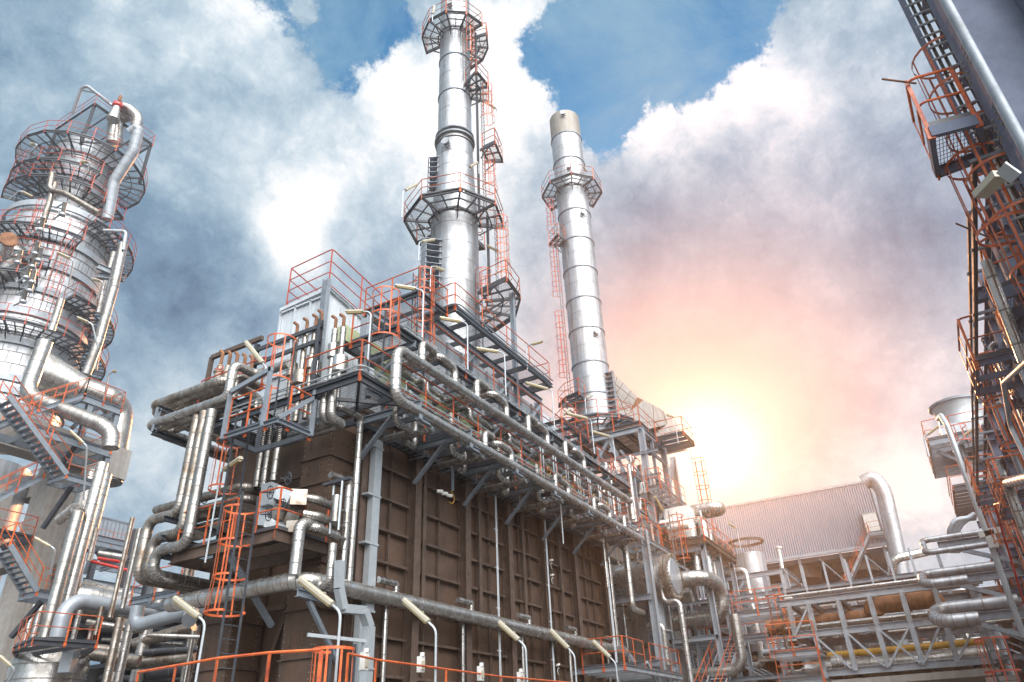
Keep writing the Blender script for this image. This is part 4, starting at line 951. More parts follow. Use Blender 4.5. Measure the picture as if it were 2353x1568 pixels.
def port(t, c, R, z, a, r=.17, name='inspection_port'):
    d = V3(math.cos(math.radians(a)), math.sin(math.radians(a)), 0); p = V3(c[0], c[1], z)+d*(R(z)-.05)
    MB().rod(p, p+d*.3, r, 16).rod(p+d*.28, p+d*.34, r*1.25, 16).build(name, 'stack', t)
    b = MB(); b.box(p+d*.18-V3(0, 0, r+.12), (.05, .5, .05), Matrix.Rotation(math.radians(a), 3, 'Z')); b.build('port_bracket', 'steel', t)
C1 = (25.25, 17.0)
def zf(py, c=C1, r=1.1, px=1044): 
    d = V3(c[0], c[1], 0).normalized(); return go(V3(c[0], c[1], 0)-d*r, 'z', px, py).z
zr = lambda y, r=1.0: zf(y, C1, r)
prof1 = [(13.5, 1.27), (zr(478, 1.27), 1.27), (zr(400), 1.13), (zr(345), 1.07), (zr(300), 1.03), (zr(291), .99), (zr(201), .975), (zr(119), .96), (zr(60), .96), (zr(-60), .96)]
s1, R1 = stack('chimney', 'taller silver steel stack on the furnace with railed octagonal platforms', C1, prof1, 'stack',
    rings=[(zr(302), .14, .10), (zr(291), .14, .10), (zr(201), .05, .09), (zr(119), .05, .09), (zr(312), .06, .06)],
    seams=[zr(y) for y in (240, 160, 345, 375)]+[zr(y, 1.27) for y in (506, 549, 590, 638, 680)])
port(s1, C1, R1, zr(330), 190, .19); port(s1, C1, R1, zr(10), 195, .17)
# stiffener comb on the left of the stack
def comb(label, c, a, r, z0, z1, n, w=.75, dep=.55):
    ar = math.radians(a); d = V3(math.cos(ar), math.sin(ar), 0); sd = V3(-d.y, d.x, 0); o = V3(c[0], c[1], 0)
    t = T('stiffener_comb', label, 'stiffener', o+d*r+V3(0, 0, z0))
    b = MB(); b.bar(o+d*(r+dep)+V3(0, 0, z0), o+d*(r+dep)+V3(0, 0, z1), w*.5, .02, up=d); b.bar(o+d*(r-.05)+V3(0, 0, z0), o+d*(r-.05)+V3(0, 0, z1), w, .02, up=d)
    b.bar(o+d*(r+dep/2-.03)+V3(0, 0, z0), o+d*(r+dep/2-.03)+V3(0, 0, z1), dep, .018, up=sd); b.build('web_plate', 'stack', t)
    for i in range(n):
        z = z0+(z1-z0)*(i+.5)/n; p = o+V3(0, 0, z)
        v = [p+d*(r-.1)-sd*w*.6, p+d*(r-.1)+sd*w*.6, p+d*(r+dep+.02)+sd*w*.3, p+d*(r+dep+.02)-sd*w*.3]
        b = MB(); b.add(v+[q+V3(0, 0, .025) for q in v], [(0, 1, 2, 3), (7, 6, 5, 4), (0, 4, 5, 1), (1, 5, 6, 2), (2, 6, 7, 3), (3, 7, 4, 0)]); b.build('rib_plate', 'steel', t)
    return t
comb('ribbed stiffener plates on the left side of the tall stack below its wide platform', C1, 158, 1.27, zr(655, 1.27), zr(542, 1.27), 8, 1.0, .62)
comb('narrow ribbed stiffener plates on the left side of the tall stack above its wide platform', C1, 138, 1.1, zr(425), zr(345), 7, .7, .4)
G = 'platforms on the tall stack'
ring_deck('wide octagonal platform of the tall stack at mid height', C1, zr(476, 1.27), 1.42, 2.72, -5, 310, nseg=7, group=None, step=1.6, ends=True)
ring_deck('left part of the top platform of the tall stack', C1, zr(60), 1.1, 2.12, 95, 268, nseg=5, step=1.2, ends=True)
ring_deck('right part of the top platform of the tall stack, behind the ladder', C1, zr(68), 1.15, 2.15, -78, 30, nseg=4, step=1.2, ends=True)
ring_deck('short landing on the right of the tall stack under its top platform', C1, zr(185), 1.08, 2.15, 250, 318, nseg=2, step=1.0, ends=True)
ring_deck('tiny ladder landing on the right of the tall stack above the wide platform', C1, zr(342), 1.9, 2.75, 268, 300, nseg=1, step=.8, ends=True)
ring_deck('hexagonal deck on the right foot of the tall stack, on a grey post', C1, zr(655, 1.6), 1.7, 3.35, 262, 385, nseg=4, step=1.3, ends=True)
def pol(c, a, r, z): a = math.radians(a); return V3(c[0]+r*math.cos(a), c[1]+r*math.sin(a), z)
def rad(a): a = math.radians(a); return V3(math.cos(a), math.sin(a), 0)
tg = lambda a: rad(a+90)
A_ = 285
ladder('caged ladder up the tall stack from the wide platform to the tiny landing', pol(C1, 283, 1.75, zr(476, 1.27)), zr(325), rad(283), (zr(425), zr(350)), 'orange', R=.38, flare=.2)
ladder('caged ladder on the tall stack from the tiny landing to the short landing', pol(C1, 283, 1.75, zr(342)), zr(160), rad(283), (zr(265), zr(190)), 'orange', R=.38, flare=.2)
ladder('caged ladder on the front right of the tall stack reaching the top platform', pol(C1, 252, 1.12, zr(185)), zr(45), rad(252), (zr(128), zr(50)), 'orange', R=.36)
ladder('caged ladder on the right of the tall stack below the wide platform', pol(C1, 288, 2.25, zr(655, 1.6)), zr(455, 1.3), rad(288), (zr(615, 1.5), zr(485, 1.3)), 'orange', R=.40, flare=.2)
ladder('caged ladder in front of the tall stack rising from the top deck', pol(C1, 262, 1.6, Z3), zr(620, 1.5), rad(262), (zr(692, 1.6), zr(618, 1.5)), 'orange', R=.40, flare=.15)
t = T('deck_post', 'grey post under the hexagonal deck right of the tall stack', 'post', pol(C1, 290, 3.0, Z3)); p = pol(C1, 285, 3.0, Z3); MB().ibeam(V3(p.x, p.y, Z2+.1), V3(p.x, p.y, zr(655, 1.6)), .2, .2, .016, up=(0, 1, 0)).build('column', 'steel', t)
for k, (a, z0, z1) in enumerate(((279, 476, 62), (292, 660, 478))):
    t = T('conduit', ('vertical conduit up the right side of the tall stack to the top platform', 'vertical conduit on the lower right of the tall stack')[k], 'conduit', pol(C1, a, 1.5, zr(z0))); MB().bar(pol(C1, a, 1.45+.35*k, zr(z0)), pol(C1, a, 1.45+.35*k, zr(z1)), .12, .1).build('run', 'dark', t)
lampS = lambda label, base, bend, end, y=15.6: lampA(label, base, bend, end, y)
lampS('lamp leaning over the left edge of the wide platform on the tall stack', (925, 500), (926, 441), (975, 414), 14.9)
lampS('lamp pointing right below the wide platform, beside the ribbed plates', (958, 600), (963, 557), (1019, 547), 15.6)
lampS('lamp pointing left at the right side of the tall stack, above the hexagonal deck', (1153, 668), (1150, 581), (1091, 550), 15.2)
lampS('short lamp in front of the tall stack foot by the top deck rail', (989, 670), (990, 611), (1019, 622), 14.2)
lampS('lamp leaning left at the tiny landing of the tall stack', (1144, 330), (1142, 252), (1092, 220), 15.5)
lampS('small lamp on the tall stack flank above the wide platform', (1103, 400), (1100, 372), (1074, 388), 15.4)
lampS('small lamp standing at the left end of the top platform', (993, 50), (994, 38), (998, 14), 15.4)
# ladders and cages between the decks, left of the stack
p = onY(853, 800, 12.9)
ladder('orange caged ladder at the near end of the upper gallery in front of the hood', onY(862, 860, 12.85), onY(850, 672, 12.85).z, (-.2, -1, 0), (onY(880, 800, 12.85).z, onY(872, 685, 12.85).z), 'orange', R=.45, flare=.1)
ladder('second orange caged ladder, taller, left of the tall stack foot', onY(950, 800, 13.6), onY(945, 610, 13.6).z, (.9, -.5, 0), (onY(965, 780, 13.6).z, onY(960, 625, 13.6).z), 'orange', R=.42)
deck('small railed landing between the hood and the top deck', [(17.6, 13.4), (19.4, 13.4), (19.4, 16), (17.6, 16)], 16.6, rail=[[(17.6, 16), (17.6, 13.4), (19.4, 13.4)]], pstep=1.1)
# ================================================================ second stack
C2 = (42.8, 17.05)
z2 = lambda y, r=1.28: zf(y, C2, r, 1345)
def z2p(px, py, r=1.28): return zf(py, C2, r, px)
prof2 = [(z2p(1372, 1040), 1.3), (z2p(1368, 985), 1.3), (z2p(1300, 302), 1.31, 'stack_old'), (z2p(1296, 253), 1.31)]
rz = [(1363, 900), (1356, 828), (1348, 750), (1341, 680), (1333, 610), (1326, 543), (1319, 478), (1308, 359), (1301, 302)]
s2, R2 = stack('chimney', 'shorter silver steel stack with nine ring seams and one octagonal platform', C2, prof2, 'stack', rings=[(z2p(x, y), .06, .10) for x, y in rz]+[(z2p(1366, 952), .16, .12)], seams=[z2p(x, y) for x, y in ((1359, 864), (1352, 790), (1344, 714), (1337, 645), (1329, 576), (1322, 508), (1314, 395), (1304, 330))])
port(s2, C2, R2, z2p(1341, 765), 232, .2); port(s2, C2, R2, z2p(1325, 490), 232, .18); port(s2, C2, R2, z2p(1300, 263), 200, .17); port(s2, C2, R2, z2p(1315, 385), 200, .17)
ring_deck('octagonal platform round the shorter stack', C2, z2p(1318, 421), 1.48, 2.5, 70, 340, nseg=6, step=1.4, ends=True)
ring_deck('tiny landing on the left of the shorter stack, half way up', C2, z2p(1340, 530, 1.9), 1.5, 2.3, 130, 165, nseg=1, step=.8, ends=True)
ring_deck('lower landing on the left of the shorter stack', C2, z2p(1360, 905, 1.9), 1.45, 2.5, 125, 180, nseg=2, step=.9, ends=True)
for k, (a, b_, cg) in enumerate(((905, 690, (845, 700)), (700, 530, (655, 540)), (535, 430, (500, 440)))):
    z_ = lambda y: zf(y, C2, 1.9, 1290)
    ladder('%s caged ladder segment on the left of the shorter stack' % ('lowest', 'middle', 'upper')[k], pol(C2, 135, 1.75, z_(a)), z_(b_), rad(135), (z_(cg[0]), z_(cg[1])), 'redor', R=.38, flare=.15)
ring_deck('curved railed deck round the foot of the shorter stack', C2, z2p(1367, 968, 1.8), 1.5, 2.9, 120, 262, nseg=5, step=1.3, ends=True)
comb('ribbed stiffener plates on the right side of the shorter stack', C2, 262, 1.3, z2p(1368, 985), z2p(1360, 850), 12, .6, .45)
lampS('small lamp at the platform of the shorter stack', (1352, 420), (1350, 398), (1340, 384), 15.5)
lampS('slanting lamp left of the shorter stack foot', (1291, 975), (1292, 955), (1316, 934), 15.6)
lampS('small lamp in front of the shorter stack foot', (1343, 950), (1344, 916), (1366, 907), 15.2)
# breeching duct falling to the right of the second stack
def slab(t, name, pts, y0, y1, m):
    P = [onY(px, py, y0) for px, py in pts]; Q = [V3(p.x, y1, p.z) for p in P]; n = len(P); b = MB()
    b.add(P+Q, [tuple(range(n)), tuple(range(2*n-1, n-1, -1))]+[(i, n+i, n+(i+1) % n, (i+1) % n) for i in range(n)]); return b.build(name, m, t, smooth=False)
t = T('breeching_duct', 'pale panelled duct sloping down from the shorter stack to the right', 'duct', (44.5, 16, 20))
slab(t, 'upper_casing', [(1404, 852), (1464, 912), (1447, 948), (1410, 968)], 16.2, 17.8, 'pale')
slab(t, 'joint_casing', [(1466, 914), (1480, 920), (1455, 952), (1448, 949)], 16.1, 17.9, 'oldpipe')
slab(t, 'middle_casing', [(1480, 920), (1522, 942), (1534, 975), (1440, 1000), (1437, 958)], 16.0, 18.0, 'pale')
slab(t, 'end_casing', [(1524, 944), (1556, 972), (1580, 1035), (1500, 1015), (1534, 975)], 15.9, 18.2, 'pale')
b = MB()
for (a, c) in (((1418, 866), (1412, 890)), ((1412, 890), (1441, 958)), ((1432, 880), (1416, 905)), ((1450, 898), (1425, 935)), ((1410, 905), (1450, 940)), ((1410, 880), (1460, 920)), ((1500, 931), (1505, 990)), ((1445, 975), (1530, 965)), ((1555, 975), (1540, 1020))):
    p, q = onY(a[0], a[1], 15.97), onY(c[0], c[1], 15.97); b.bar(p, q, .03, .03)
b.build('panel_joint', 'oldpipe', t)
# ================================================================ second furnace structure
X0 = 39.5; yc = onX(1472, 985, X0).y; xe = onY(1600, 1045, onX(1472, 985, X0).y-1.9).x; zt = onX(1472, 985, X0).z; yL = onX(1330, 1035, X0).y
f2 = T('support_tower', 'pale steel truss tower below the shorter stack with decks on top', 'steel tower', (X0, yc, 0))
zb = onX(1493, 1268, X0).z
for (x, y) in ((X0, yc), (X0, yL), (X0+6, yc), (xe-.8, yc), (X0+6, yL)): MB().ibeam((x, y, zb-1.5 if y == yc else zb), (x, y, zt), .34, .34, .025, up=(0, 1, 0)).build('column', 'duct', f2)
for z in (zt, zt-4.2):
    MB().ibeam((X0, yc, z), (X0, yL, z), .26, .36, .025).build('beam', 'duct', f2); MB().ibeam((X0, yc, z), (xe-.6, yc, z), .26, .36, .025).build('beam', 'duct', f2)
for (a, c) in (((X0, yc, zt-6.9), (X0, (yc+yL)/2, zt-.2)), ((X0, yL, zt-3), (X0, (yc+yL)/2, zt-.2)), ((X0, yc, zt-7), (X0+6, yc, zt-.2)), ((X0+4.5, yc, zt-4), (xe-.8, yc, zt-8)), ((xe-.8, yc, zt-.2), (X0+4.5, yc, zt-4)), ((X0+6, yc, zt-.3), (X0+3, yc, zt-4))):
    MB().ibeam(a, c, .2, .2, .018).build('diagonal_brace', 'duct', f2)
deck('high deck of the second tower seen from below, rails on its right side', [(X0, yc), (xe-.3, yc), (xe-.3, yL+1), (X0, yL+1)], zt+.45, rail=[[(X0, yL+1), (X0, yc), (X0+4.5, yc)]], step=.7, depth=.34, frame='rust_beam')
for k in range(4): MB().ibeam((X0+.1, yc+1+k*1.1, zt+.0), (xe-.4, yc+1+k*1.1, zt+.0), .2, .3, .02).build('underfloor_beam', 'rust_beam', f2)
e = deck('projecting deck on the right of the second tower, rails glowing against the sun', [(X0+2.6, yc-1.9), (xe, yc-1.9), (xe, yc-.02), (X0+2.6, yc-.02)], zt+.2, rail=[[(X0+2.6, yc-.1), (X0+2.6, yc-1.9), (xe, yc-1.9), (xe, yc)]], step=.7, depth=.25, pstep=1.5)
ladder('caged ladder hanging below the projecting deck of the second tower', V3(xe-.2, yc-1.6, zt-6.5), zt+.2, (.3, -1, 0), (zt-5.6, zt-1.0), 'orange', R=.45, flare=.2)
lampA('lamp pointing left above the projecting deck of the second tower', (1553, 1020), (1549, 959), (1512, 947), yc-1.8)
# casing under the tower
t = T('furnace_casing', 'white panelled casing of the second furnace below the truss tower', 'furnace casing', (X0+.6, yc, 4))
b = MB(); b.bb((X0+.6, yc+.5, 3), (xe-1.2, yL-.2, zt-2.4)); b.build('casing', 'pale', t)
b = MB(); b.bb((X0-1.4, yc+.4, 3), (X0+.55, yc+4.5, 13.3)); b.build('lean_to', 'pale', t)
b = MB(); b.bb((X0-1.5, yc+.3, 13.32), (X0+.6, yc+4.6, 13.42)); b.build('lean_to_roof', 'steel', t)
b = MB()
for z in range(6): b.bb((X0+.5, yc+.38, 8.5+z*1.2), (xe-1.1, yc+.49, 8.6+z*1.2)); b.bb((X0+.48, yc+.4, 8.5+z*1.2), (X0+.59, yL-.2, 8.6+z*1.2))
for i in range(6): b.bb((X0+.7+i*1.5, yc+.36, 3), (X0+.8+i*1.5, yc+.49, zt-2.4)); 
for i in range(9): b.bb((X0-1.46, yc+.6+i*.45, 3), (X0-1.41, yc+.64+i*.45, 13.25))
b.build('rib', 'duct', t)
MB().bb((X0+.45, yc+.35, 11.8), (X0+4.2, yc+.5, 12.9)).build('opening', 'black', t)
# ================================================================ exchanger drum and its bends
XD = 36.2
pf = onX(1543, 1325, XD); dr = .98
t = T('heat_exchanger', 'horizontal silver drum with bolted round end flange right of the brown wall', 'heat exchanger', pf)
b = MB(); L_ = 7.0
b.lathe(V3(XD, pf.y, pf.z), [(dr, .12), (dr, .4), (dr+.012, .41, 1), (dr+.012, .44, 0), (dr, .45), (dr, 1.9), (dr+.012, 1.91, 1), (dr+.012, 1.94, 0), (dr*.97, 1.95), (dr*.97, 3.4), (dr+.01, 3.41, 1), (dr+.01, 3.44, 0), (dr*.9, 3.6), (dr*.9, L_)], 40, axis='y'); b.build('drum', ('clad', 'seam'), t)
b = MB(); b.lathe(V3(XD, pf.y, pf.z), [(dr+.16, -.14), (dr+.16, .02)], 40, axis='y'); b.lathe(V3(XD, pf.y, pf.z), [(dr+.16, .05), (dr+.16, .2)], 40, axis='y'); b.build('flange', 'grime', t)
b = MB(); b.lathe(V3(XD, pf.y, pf.z), [(.05, -.24), (dr*.86, -.22), (dr*.9, -.14)], 40, axis='y'); b.build('cover', 'stack', t)
b = MB()
for i in range(40):
    a = i*math.pi/20; b.rod((XD+(dr+.07)*math.cos(a), pf.y-.24, pf.z+(dr+.07)*math.sin(a)), (XD+(dr+.07)*math.cos(a), pf.y+.28, pf.z+(dr+.07)*math.sin(a)), .035, 6)
b.build('bolt', 'bolt', t)
MB().lathe((XD, pf.y+1.0, pf.z-dr-1.5), [(.34, 0), (.34, 1.6)], 20).lathe((XD, pf.y+1.0, pf.z-dr-1.55), [(.6, 0), (.6, .06)], 20).build('nozzle', 'duct', t)
def bend3(label, p, steps, r, m='clad', band=.38, bend=None, **k): return pipe(label, route(p, *steps), r, m, band, bend=bend or r*2.2, n=20, **k)
p0 = onX(1545, 1335, XD+1.6)
bend3('upper fat U-bend pipe curling out to the right beside the drum', p0+V3(0, 2, 0), (('y', 1618, 1338), ('x', 1640, 1372), ('z', 1632, 1422), ('y', 1500, 1400)), .40, bend=.95)
p1 = onX(1570, 1372, XD+2.6)
bend3('straight fat pipe behind the U-bend, level with the drum', p1+V3(0, 3, 0), (('y', 1592, 1385), ('y', -.01)), .34)
# silver pipe from the drum bottom: small gooseneck standing in front
p = onX(1523, 1370, 35.6); 
pipe('thin silver pipe arching from under the drum and dropping in front', route(p+V3(0, 0, .5), ('z', 1525, 1385), ('y', 1560, 1375), ('z', 1600, 1700)), .13, 'clad', .6, bend=.3)
p = onX(1515, 1435, 35.3)
pipe('second thin arched pipe under the drum, dropping to the small deck', route(p+V3(0, .6, 0), ('y', 1523, 1440), ('z', 1530, 1530)), .15, 'clad', .6, bend=.3)
# bolted steel column standing in front
t = T('steel_column', 'tall pale bolted steel column standing in front of the drum', 'column', onY(1522, 1568, 12.0)); p = onY(1479, 1218, 12.0)
MB().ibeam((p.x, p.y, 0), (p.x, p.y, p.z), .34, .34, .028, up=(0, 1, 0)).build('column', 'duct', t)
b = MB()
for i in range(7):
    for s_ in (-.09, .09): b.rod((p.x-.19, p.y+s_-.0, p.z-.3-i*.16), (p.x-.15, p.y+s_, p.z-.3-i*.16), .022, 6); b.rod((p.x+s_, p.y-.2, p.z-.3-i*.16), (p.x+s_, p.y-.16, p.z-.3-i*.16), .022, 6)
b.build('bolt', 'bolt', t)
for (dz, xx) in ((-8.9, .0),): 
    MB().bar((p.x, p.y, 3.4), (p.x+1.9, p.y, 5.0), .12, .14).build('knee_brace', 'duct', t); MB().bar((p.x, p.y, 3.4), (p.x-1.9, p.y, 5.0), .12, .14).build('knee_brace', 'duct', t)
t = T('support_tower', 'steel frame carrying the drum behind the tall bolted column', 'steel frame', (35, 16, 0))
for (x, y, z1) in ((34.9, 15.2, 13), (34.9, 18.5, 13), (37.6, 13.2, 12.5), (37.8, 18.5, 12.5)): MB().ibeam((x, y, 0), (x, y, z1), .28, .28, .02, up=(0, 1, 0)).build('column', 'duct', t)
for z in (5.1, 8.05, 11.6):
    MB().ibeam((34.9, 12, z), (34.9, 18.6, z), .2, .28, .02).build('beam', 'steel', t); MB().ibeam((34.9, 13.2, z), (38, 13.2, z), .2, .28, .02).build('beam', 'steel', t)
MB().bar((34.9, 15.2, 8), (34.9, 18.5, 11.5), .12, .14).build('brace', 'duct', t); MB().bar((34.9, 13.2, 5.2), (34.9, 15.2, 8), .12, .14).build('brace', 'duct', t)
# end of the gallery pipes
e = lo[1]; pipe('large silver pipe turning down at the far end of the lower gallery pipe', [e, e+V3(0, 1.2, 0)]+route(onY(1437, 1262, 12.6), ('z', 1452, 1400), ('x', 1475, 1412))[0:], .15, 'clad', .6, bend=.3)
e = up[1]; pipe('silver pipe dropping from the far end of the upper gallery pipe', [e, go(e, 'z', 1455, 1195)], .15, 'clad', .5)
for k, (px, y0, y1) in enumerate(((1384, 1230, 1350), (1391, 1215, 1490), (1402, 1300, 1500), (1420, 1290, 1568))):
    p = onY(px, y0, 13.0+.3*k); q = go(p, 'z', px+20, y1); pipe('thin upright pipe beside the far end of the brown wall, %s from the wall' % ('first', 'second', 'third', 'fourth')[k], [p, q], .07, 'clad', .7, 'thin pipes at the wall end')
pipe('silver pipe leaving the brown wall end to the right below the gallery', route(onY(1384, 1278, 14.5), ('x', 1470, 1300), ('z', 1478, 1280)), .19, 'clad', .5)
# small deck with orange rails, bottom centre, and the stair
ZD = onY(1480, 1525, 11.6).z
a = onY(1417, 1530, 12.0); 
deck('low railed deck at the foot of the drum, split by the bolted column', [(a.x, 11.6), (a.x+7.2, 11.6), (a.x+7.2, 14.5), (a.x, 14.5)], a.z, rail=[[(a.x, 13.5), (a.x, 11.65), (a.x+2.4, 11.65)], [(a.x+3.1, 11.65), (a.x+7.2, 11.65), (a.x+7.2, 13)]], frame='duct', step=1.2, pstep=1.2)
st0 = onY(1625, 1640, 10.6); st1 = onY(1690, 1470, 10.6)
stair('light grey stair with tall orange rails at the bottom, right of the drum', onY(1600, 1640, 10.9), onY(1660, 1480, 10.9), .95, (.45, -.9, 0), m='duct', rm='orange')
# right hand platform of the mid structure
a = onX(1690, 1290, 45.7); az = onY(1690, 1283, 10.0).z
deck('railed deck at the right of the middle structure with pipes rising through it', [(39.2, 10.0), (45.7, 10.0), (45.7, 12.9), (39.2, 12.9)], az, rail=[[(39.2, 12.5), (39.2, 10.05), (45.6, 10.05), (45.6, 12.5)]], step=1.1, depth=.3, frame='rust_beam', pstep=1.4)
deck('railed walkway joining the gallery end to the middle structure', [(34.8, 11.9), (39.2, 11.9), (39.2, 13.5), (34.8, 13.5)], 10.9, rail=[[(34.8, 11.95), (39.2, 11.95)]], step=1.1, frame='duct', pstep=1.3)
ladder('orange caged ladder in the centre of the middle structure', onX(1570, 1340, 39.0), onX(1548, 1175, 39.0).z, (-.7, -.7, 0), (onX(1560, 1290, 39.0).z, onX(1550, 1190, 39.0).z), 'orange', R=.42)
for k, (px, pt, pb, r, x) in enumerate(((1606, 1190, 1400, .34, 42.0), (1636, 1290, 1420, .24, 43.5), (1588, 1230, 1330, .25, 41.0))):
    p = onX(px, pt, x); q = go(p, 'z', px+22, pb)
    pipe('%s upright pipe passing through the right deck of the middle structure' % ('fat', 'slim', 'mid-sized')[k], [p, q], r, 'clad', .5, n=18)
p = onX(1590, 1195, 42.0)
pipe('fat looping pipe above the right deck curling out over the grey building', [p+V3(0, 0, -1.2), p, p+V3(0, 0, .5)]+[go(p+V3(0, 0, .5), 'y', 1645, 1150), go(go(p+V3(0, 0, .5), 'y', 1645, 1150), 'x', 1652, 1178), go(go(go(p+V3(0, 0, .5), 'y', 1645, 1150), 'x', 1652, 1178), 'y', 1600, 1185)][0:], .36, 'clad', .4, bend=.8, n=18)
p = onX(1588, 1215, 41.0); q = go(p, 'z', 1586, 1200)
pipe('bent pipe running right over the deck then down at its far corner', [p+V3(0, 0, -1.5), p+V3(0, 0, .4)]+[go(p+V3(0, 0, .4), 'x', 1682, 1255), go(go(p+V3(0, 0, .4), 'x', 1682, 1255), 'z', 1698, 1300)], .30, 'clad', .5, bend=.6, n=18)
p = onX(1600, 1268, 41.5)
pipe('large pipe falling right of the deck and turning back at the bottom', [p, go(p, 'x', 1692, 1320), go(go(p, 'x', 1692, 1320), 'z', 1712, 1475), go(go(go(p, 'x', 1692, 1320), 'z', 1712, 1475), 'y', 1640, 1492)], .34, 'clad', .55, bend=.7, n=18)
pp = onX(1712, 1310, 46.0)
pipe('slim pipe beside the large falling pipe, turning left near the ground', [go(pp, 'y', 1690, 1312), pp, go(pp, 'z', 1728, 1530), go(go(pp, 'z', 1728, 1530), 'y', 1660, 1538)], .2, 'clad', .6, bend=.4)
t = T('boxed_valve', 'pale box with two round white ends on the middle structure', 'vessel', onX(1575, 1190, 40))
p = onX(1575, 1192, 40.0)
for k in (0, 1): q = onX(1565+18*k, 1198+8*k, 40.0); MB().rod(q, q+V3(0, 1.2, 0), .24, 20).build('drum', 'white', t)
MB().box(p+V3(1.6, .6, 0), (2.2, 1.4, 1.8)).build('box', 'white', t)
for k, x in enumerate((39.5, 42.5, 45.5)):
    t = T('steel_column', '%s steel column under the right deck of the middle structure' % ('left', 'middle', 'right')[k], 'column', (x, 11, 0), 'columns under the right deck')
    for y in (10.3, 12.8): MB().ibeam((x, y, 0), (x, y, az-.2), .26, .26, .02, up=(0, 1, 0)).build('column', 'duct', t)
    MB().ibeam((x, 10.3, az-.5), (x, 13.0, az-.5), .2, .26, .02).build('beam', 'duct', t); MB().bar((x, 10.3, az-2.4), (x, 12.6, az-.5), .1, .12).build('brace', 'duct', t)
    for z in (3.5, 6.5): MB().ibeam((x, 10.3, z), (x, 13.0, z), .2, .24, .02).build('beam', 'duct', t)

# ---- dense pipework in front of the second tower
rq = random.Random(11)
for k in range(14):
    px, py = 1425+rq.random()*120, 1195+rq.random()*60; x = 36+rq.random()*3; p = onX(px, py, x); q = go(p, 'z', px+8, py+30+rq.random()*60)
    pipe('slim upright pipe in the tangle between the gallery end and the drum', [p, q], .05+.07*rq.random(), 'clad', .6, 'slim uprights near the drum', n=10)
for k in range(9):
    px, py = 1400+rq.random()*120, 1240+k*30; x = 36.5+rq.random()*3; p = onX(px, py, x); q = go(p, 'x', px+40+rq.random()*70, py+45)
    pipe('slim level pipe in the tangle round the drum', [p+V3(0, .8, 0), p, q, q+V3(0, 0, -.8)], .07+.08*rq.random(), 'clad', .6, 'slim level pipes near the drum', n=10, bend=.2)
for k in range(5):
    px, py = 1640+9*k, 1240+12*k; p = onY(px, py, 10.6+.35*k); t = T('small_vessel', '%s small upright vessel on the right deck of the middle structure' % ('first', 'second', 'third', 'fourth', 'fifth')[k], 'vessel', p, 'small vessels on the right deck')
    MB().lathe((p.x-2, p.y, az), [(.3, .1), (.3, 1.3), (.2, 1.5), (.06, 1.6)], 16).build('shell', 'clad', t); MB().rod((p.x-2, p.y, az+1.6), (p.x-2, p.y, az+2.1), .06, 8).build('nozzle', 'galv', t)
lampA('lamp pointing left over the far rail of the right deck', (1700, 1262), (1693, 1215), (1655, 1190), 10.1, 'z')
lampA('lamp pointing down left beside the lean to of the second furnace', (1530, 1210), (1526, 1180), (1505, 1142), 11.9)
t = T('conduit', 'chain of clipped conduits on a post left of the drum', 'conduit', onY(1400, 1400, 13))
p = onY(1392, 1290, 13.0); 
for k in range(2): MB().rod(V3(p.x+.12*k, p.y, 0), V3(p.x+.12*k, p.y, p.z), .03, 6).build('tube', 'galv', t)

deck('railed walkway across the face of the second tower below its high deck', [(X0-.9, yc-1.0), (xe-1, yc-1.0), (xe-1, yc-.2), (X0-.9, yc-.2)], 14.6, rail=[[(X0-.9, yc-.2), (X0-.9, yc-1.0), (xe-1, yc-1.0)]], step=.9, frame='steel', pstep=1.4)
deck('railed walkway on the left face of the second tower above the gallery end', [(X0-1.7, yc+.2), (X0-.4, yc+.2), (X0-.4, yL), (X0-1.7, yL)], 15.4, rail=[[(X0-1.7, yL), (X0-1.7, yc+.2), (X0-.4, yc+.2)]], cross='y', step=.9, frame='steel', pstep=1.4)
deck('low railed deck between the drum and the second furnace', [(37.6, 12.6), (39.3, 12.6), (39.3, 16.4), (37.6, 16.4)], 12.6, rail=[[(37.6, 16.4), (37.6, 12.6), (39.3, 12.6)]], cross='y', step=.9, frame='steel', pstep=1.2)
for k in range(8):
    x = 37.2+rq.random()*2.2; y = 12.8+rq.random()*3; z0 = 9+rq.random()*3
    pipe('bent pipe climbing the left face of the second furnace', [V3(x, y, z0), V3(x, y, z0+2+rq.random()*2.5), V3(x+.9, y, z0+4.6), V3(x+.9, y, 16.6)], .09+.1*rq.random(), 'clad', .6, 'bent pipes at the second furnace', n=12, bend=.3)
for k in range(5):
    y = 13.1+.55*k; z = 9.4+1.05*k; t = T('valve_set', '%s small handwheel valve at the left face of the second furnace' % ('lowest', 'second', 'middle', 'fourth', 'highest')[k], 'valve', (37.3, y, z), 'valves at the second furnace'); MB().lathe((37.3, y, z), [(.1, 0), (.2, .05), (.2, .3), (.1, .35), (.06, .7)], 12).build('valve_body', 'bolt', t); handwheel(t, (37.3, y, z+.75), (0, 0, 1), .22, 'dark')

sg = pol(C1, 222, 2.6, zr(476, 1.27)-.02); t = T('sign_plate', 'tiny white number plate on the front edge of the wide octagonal platform', 'sign', sg); d = rad(222)
MB().bar(sg+d*.03+V3(0, 0, -.13), sg+d*.03+V3(0, 0, .07), .26, .015, up=d).build('plate', 'white', t); MB().bar(sg+d*.042+V3(0, 0, -.09), sg+d*.042+V3(0, 0, .03), .05, .008, up=d).build('mark', 'black', t)

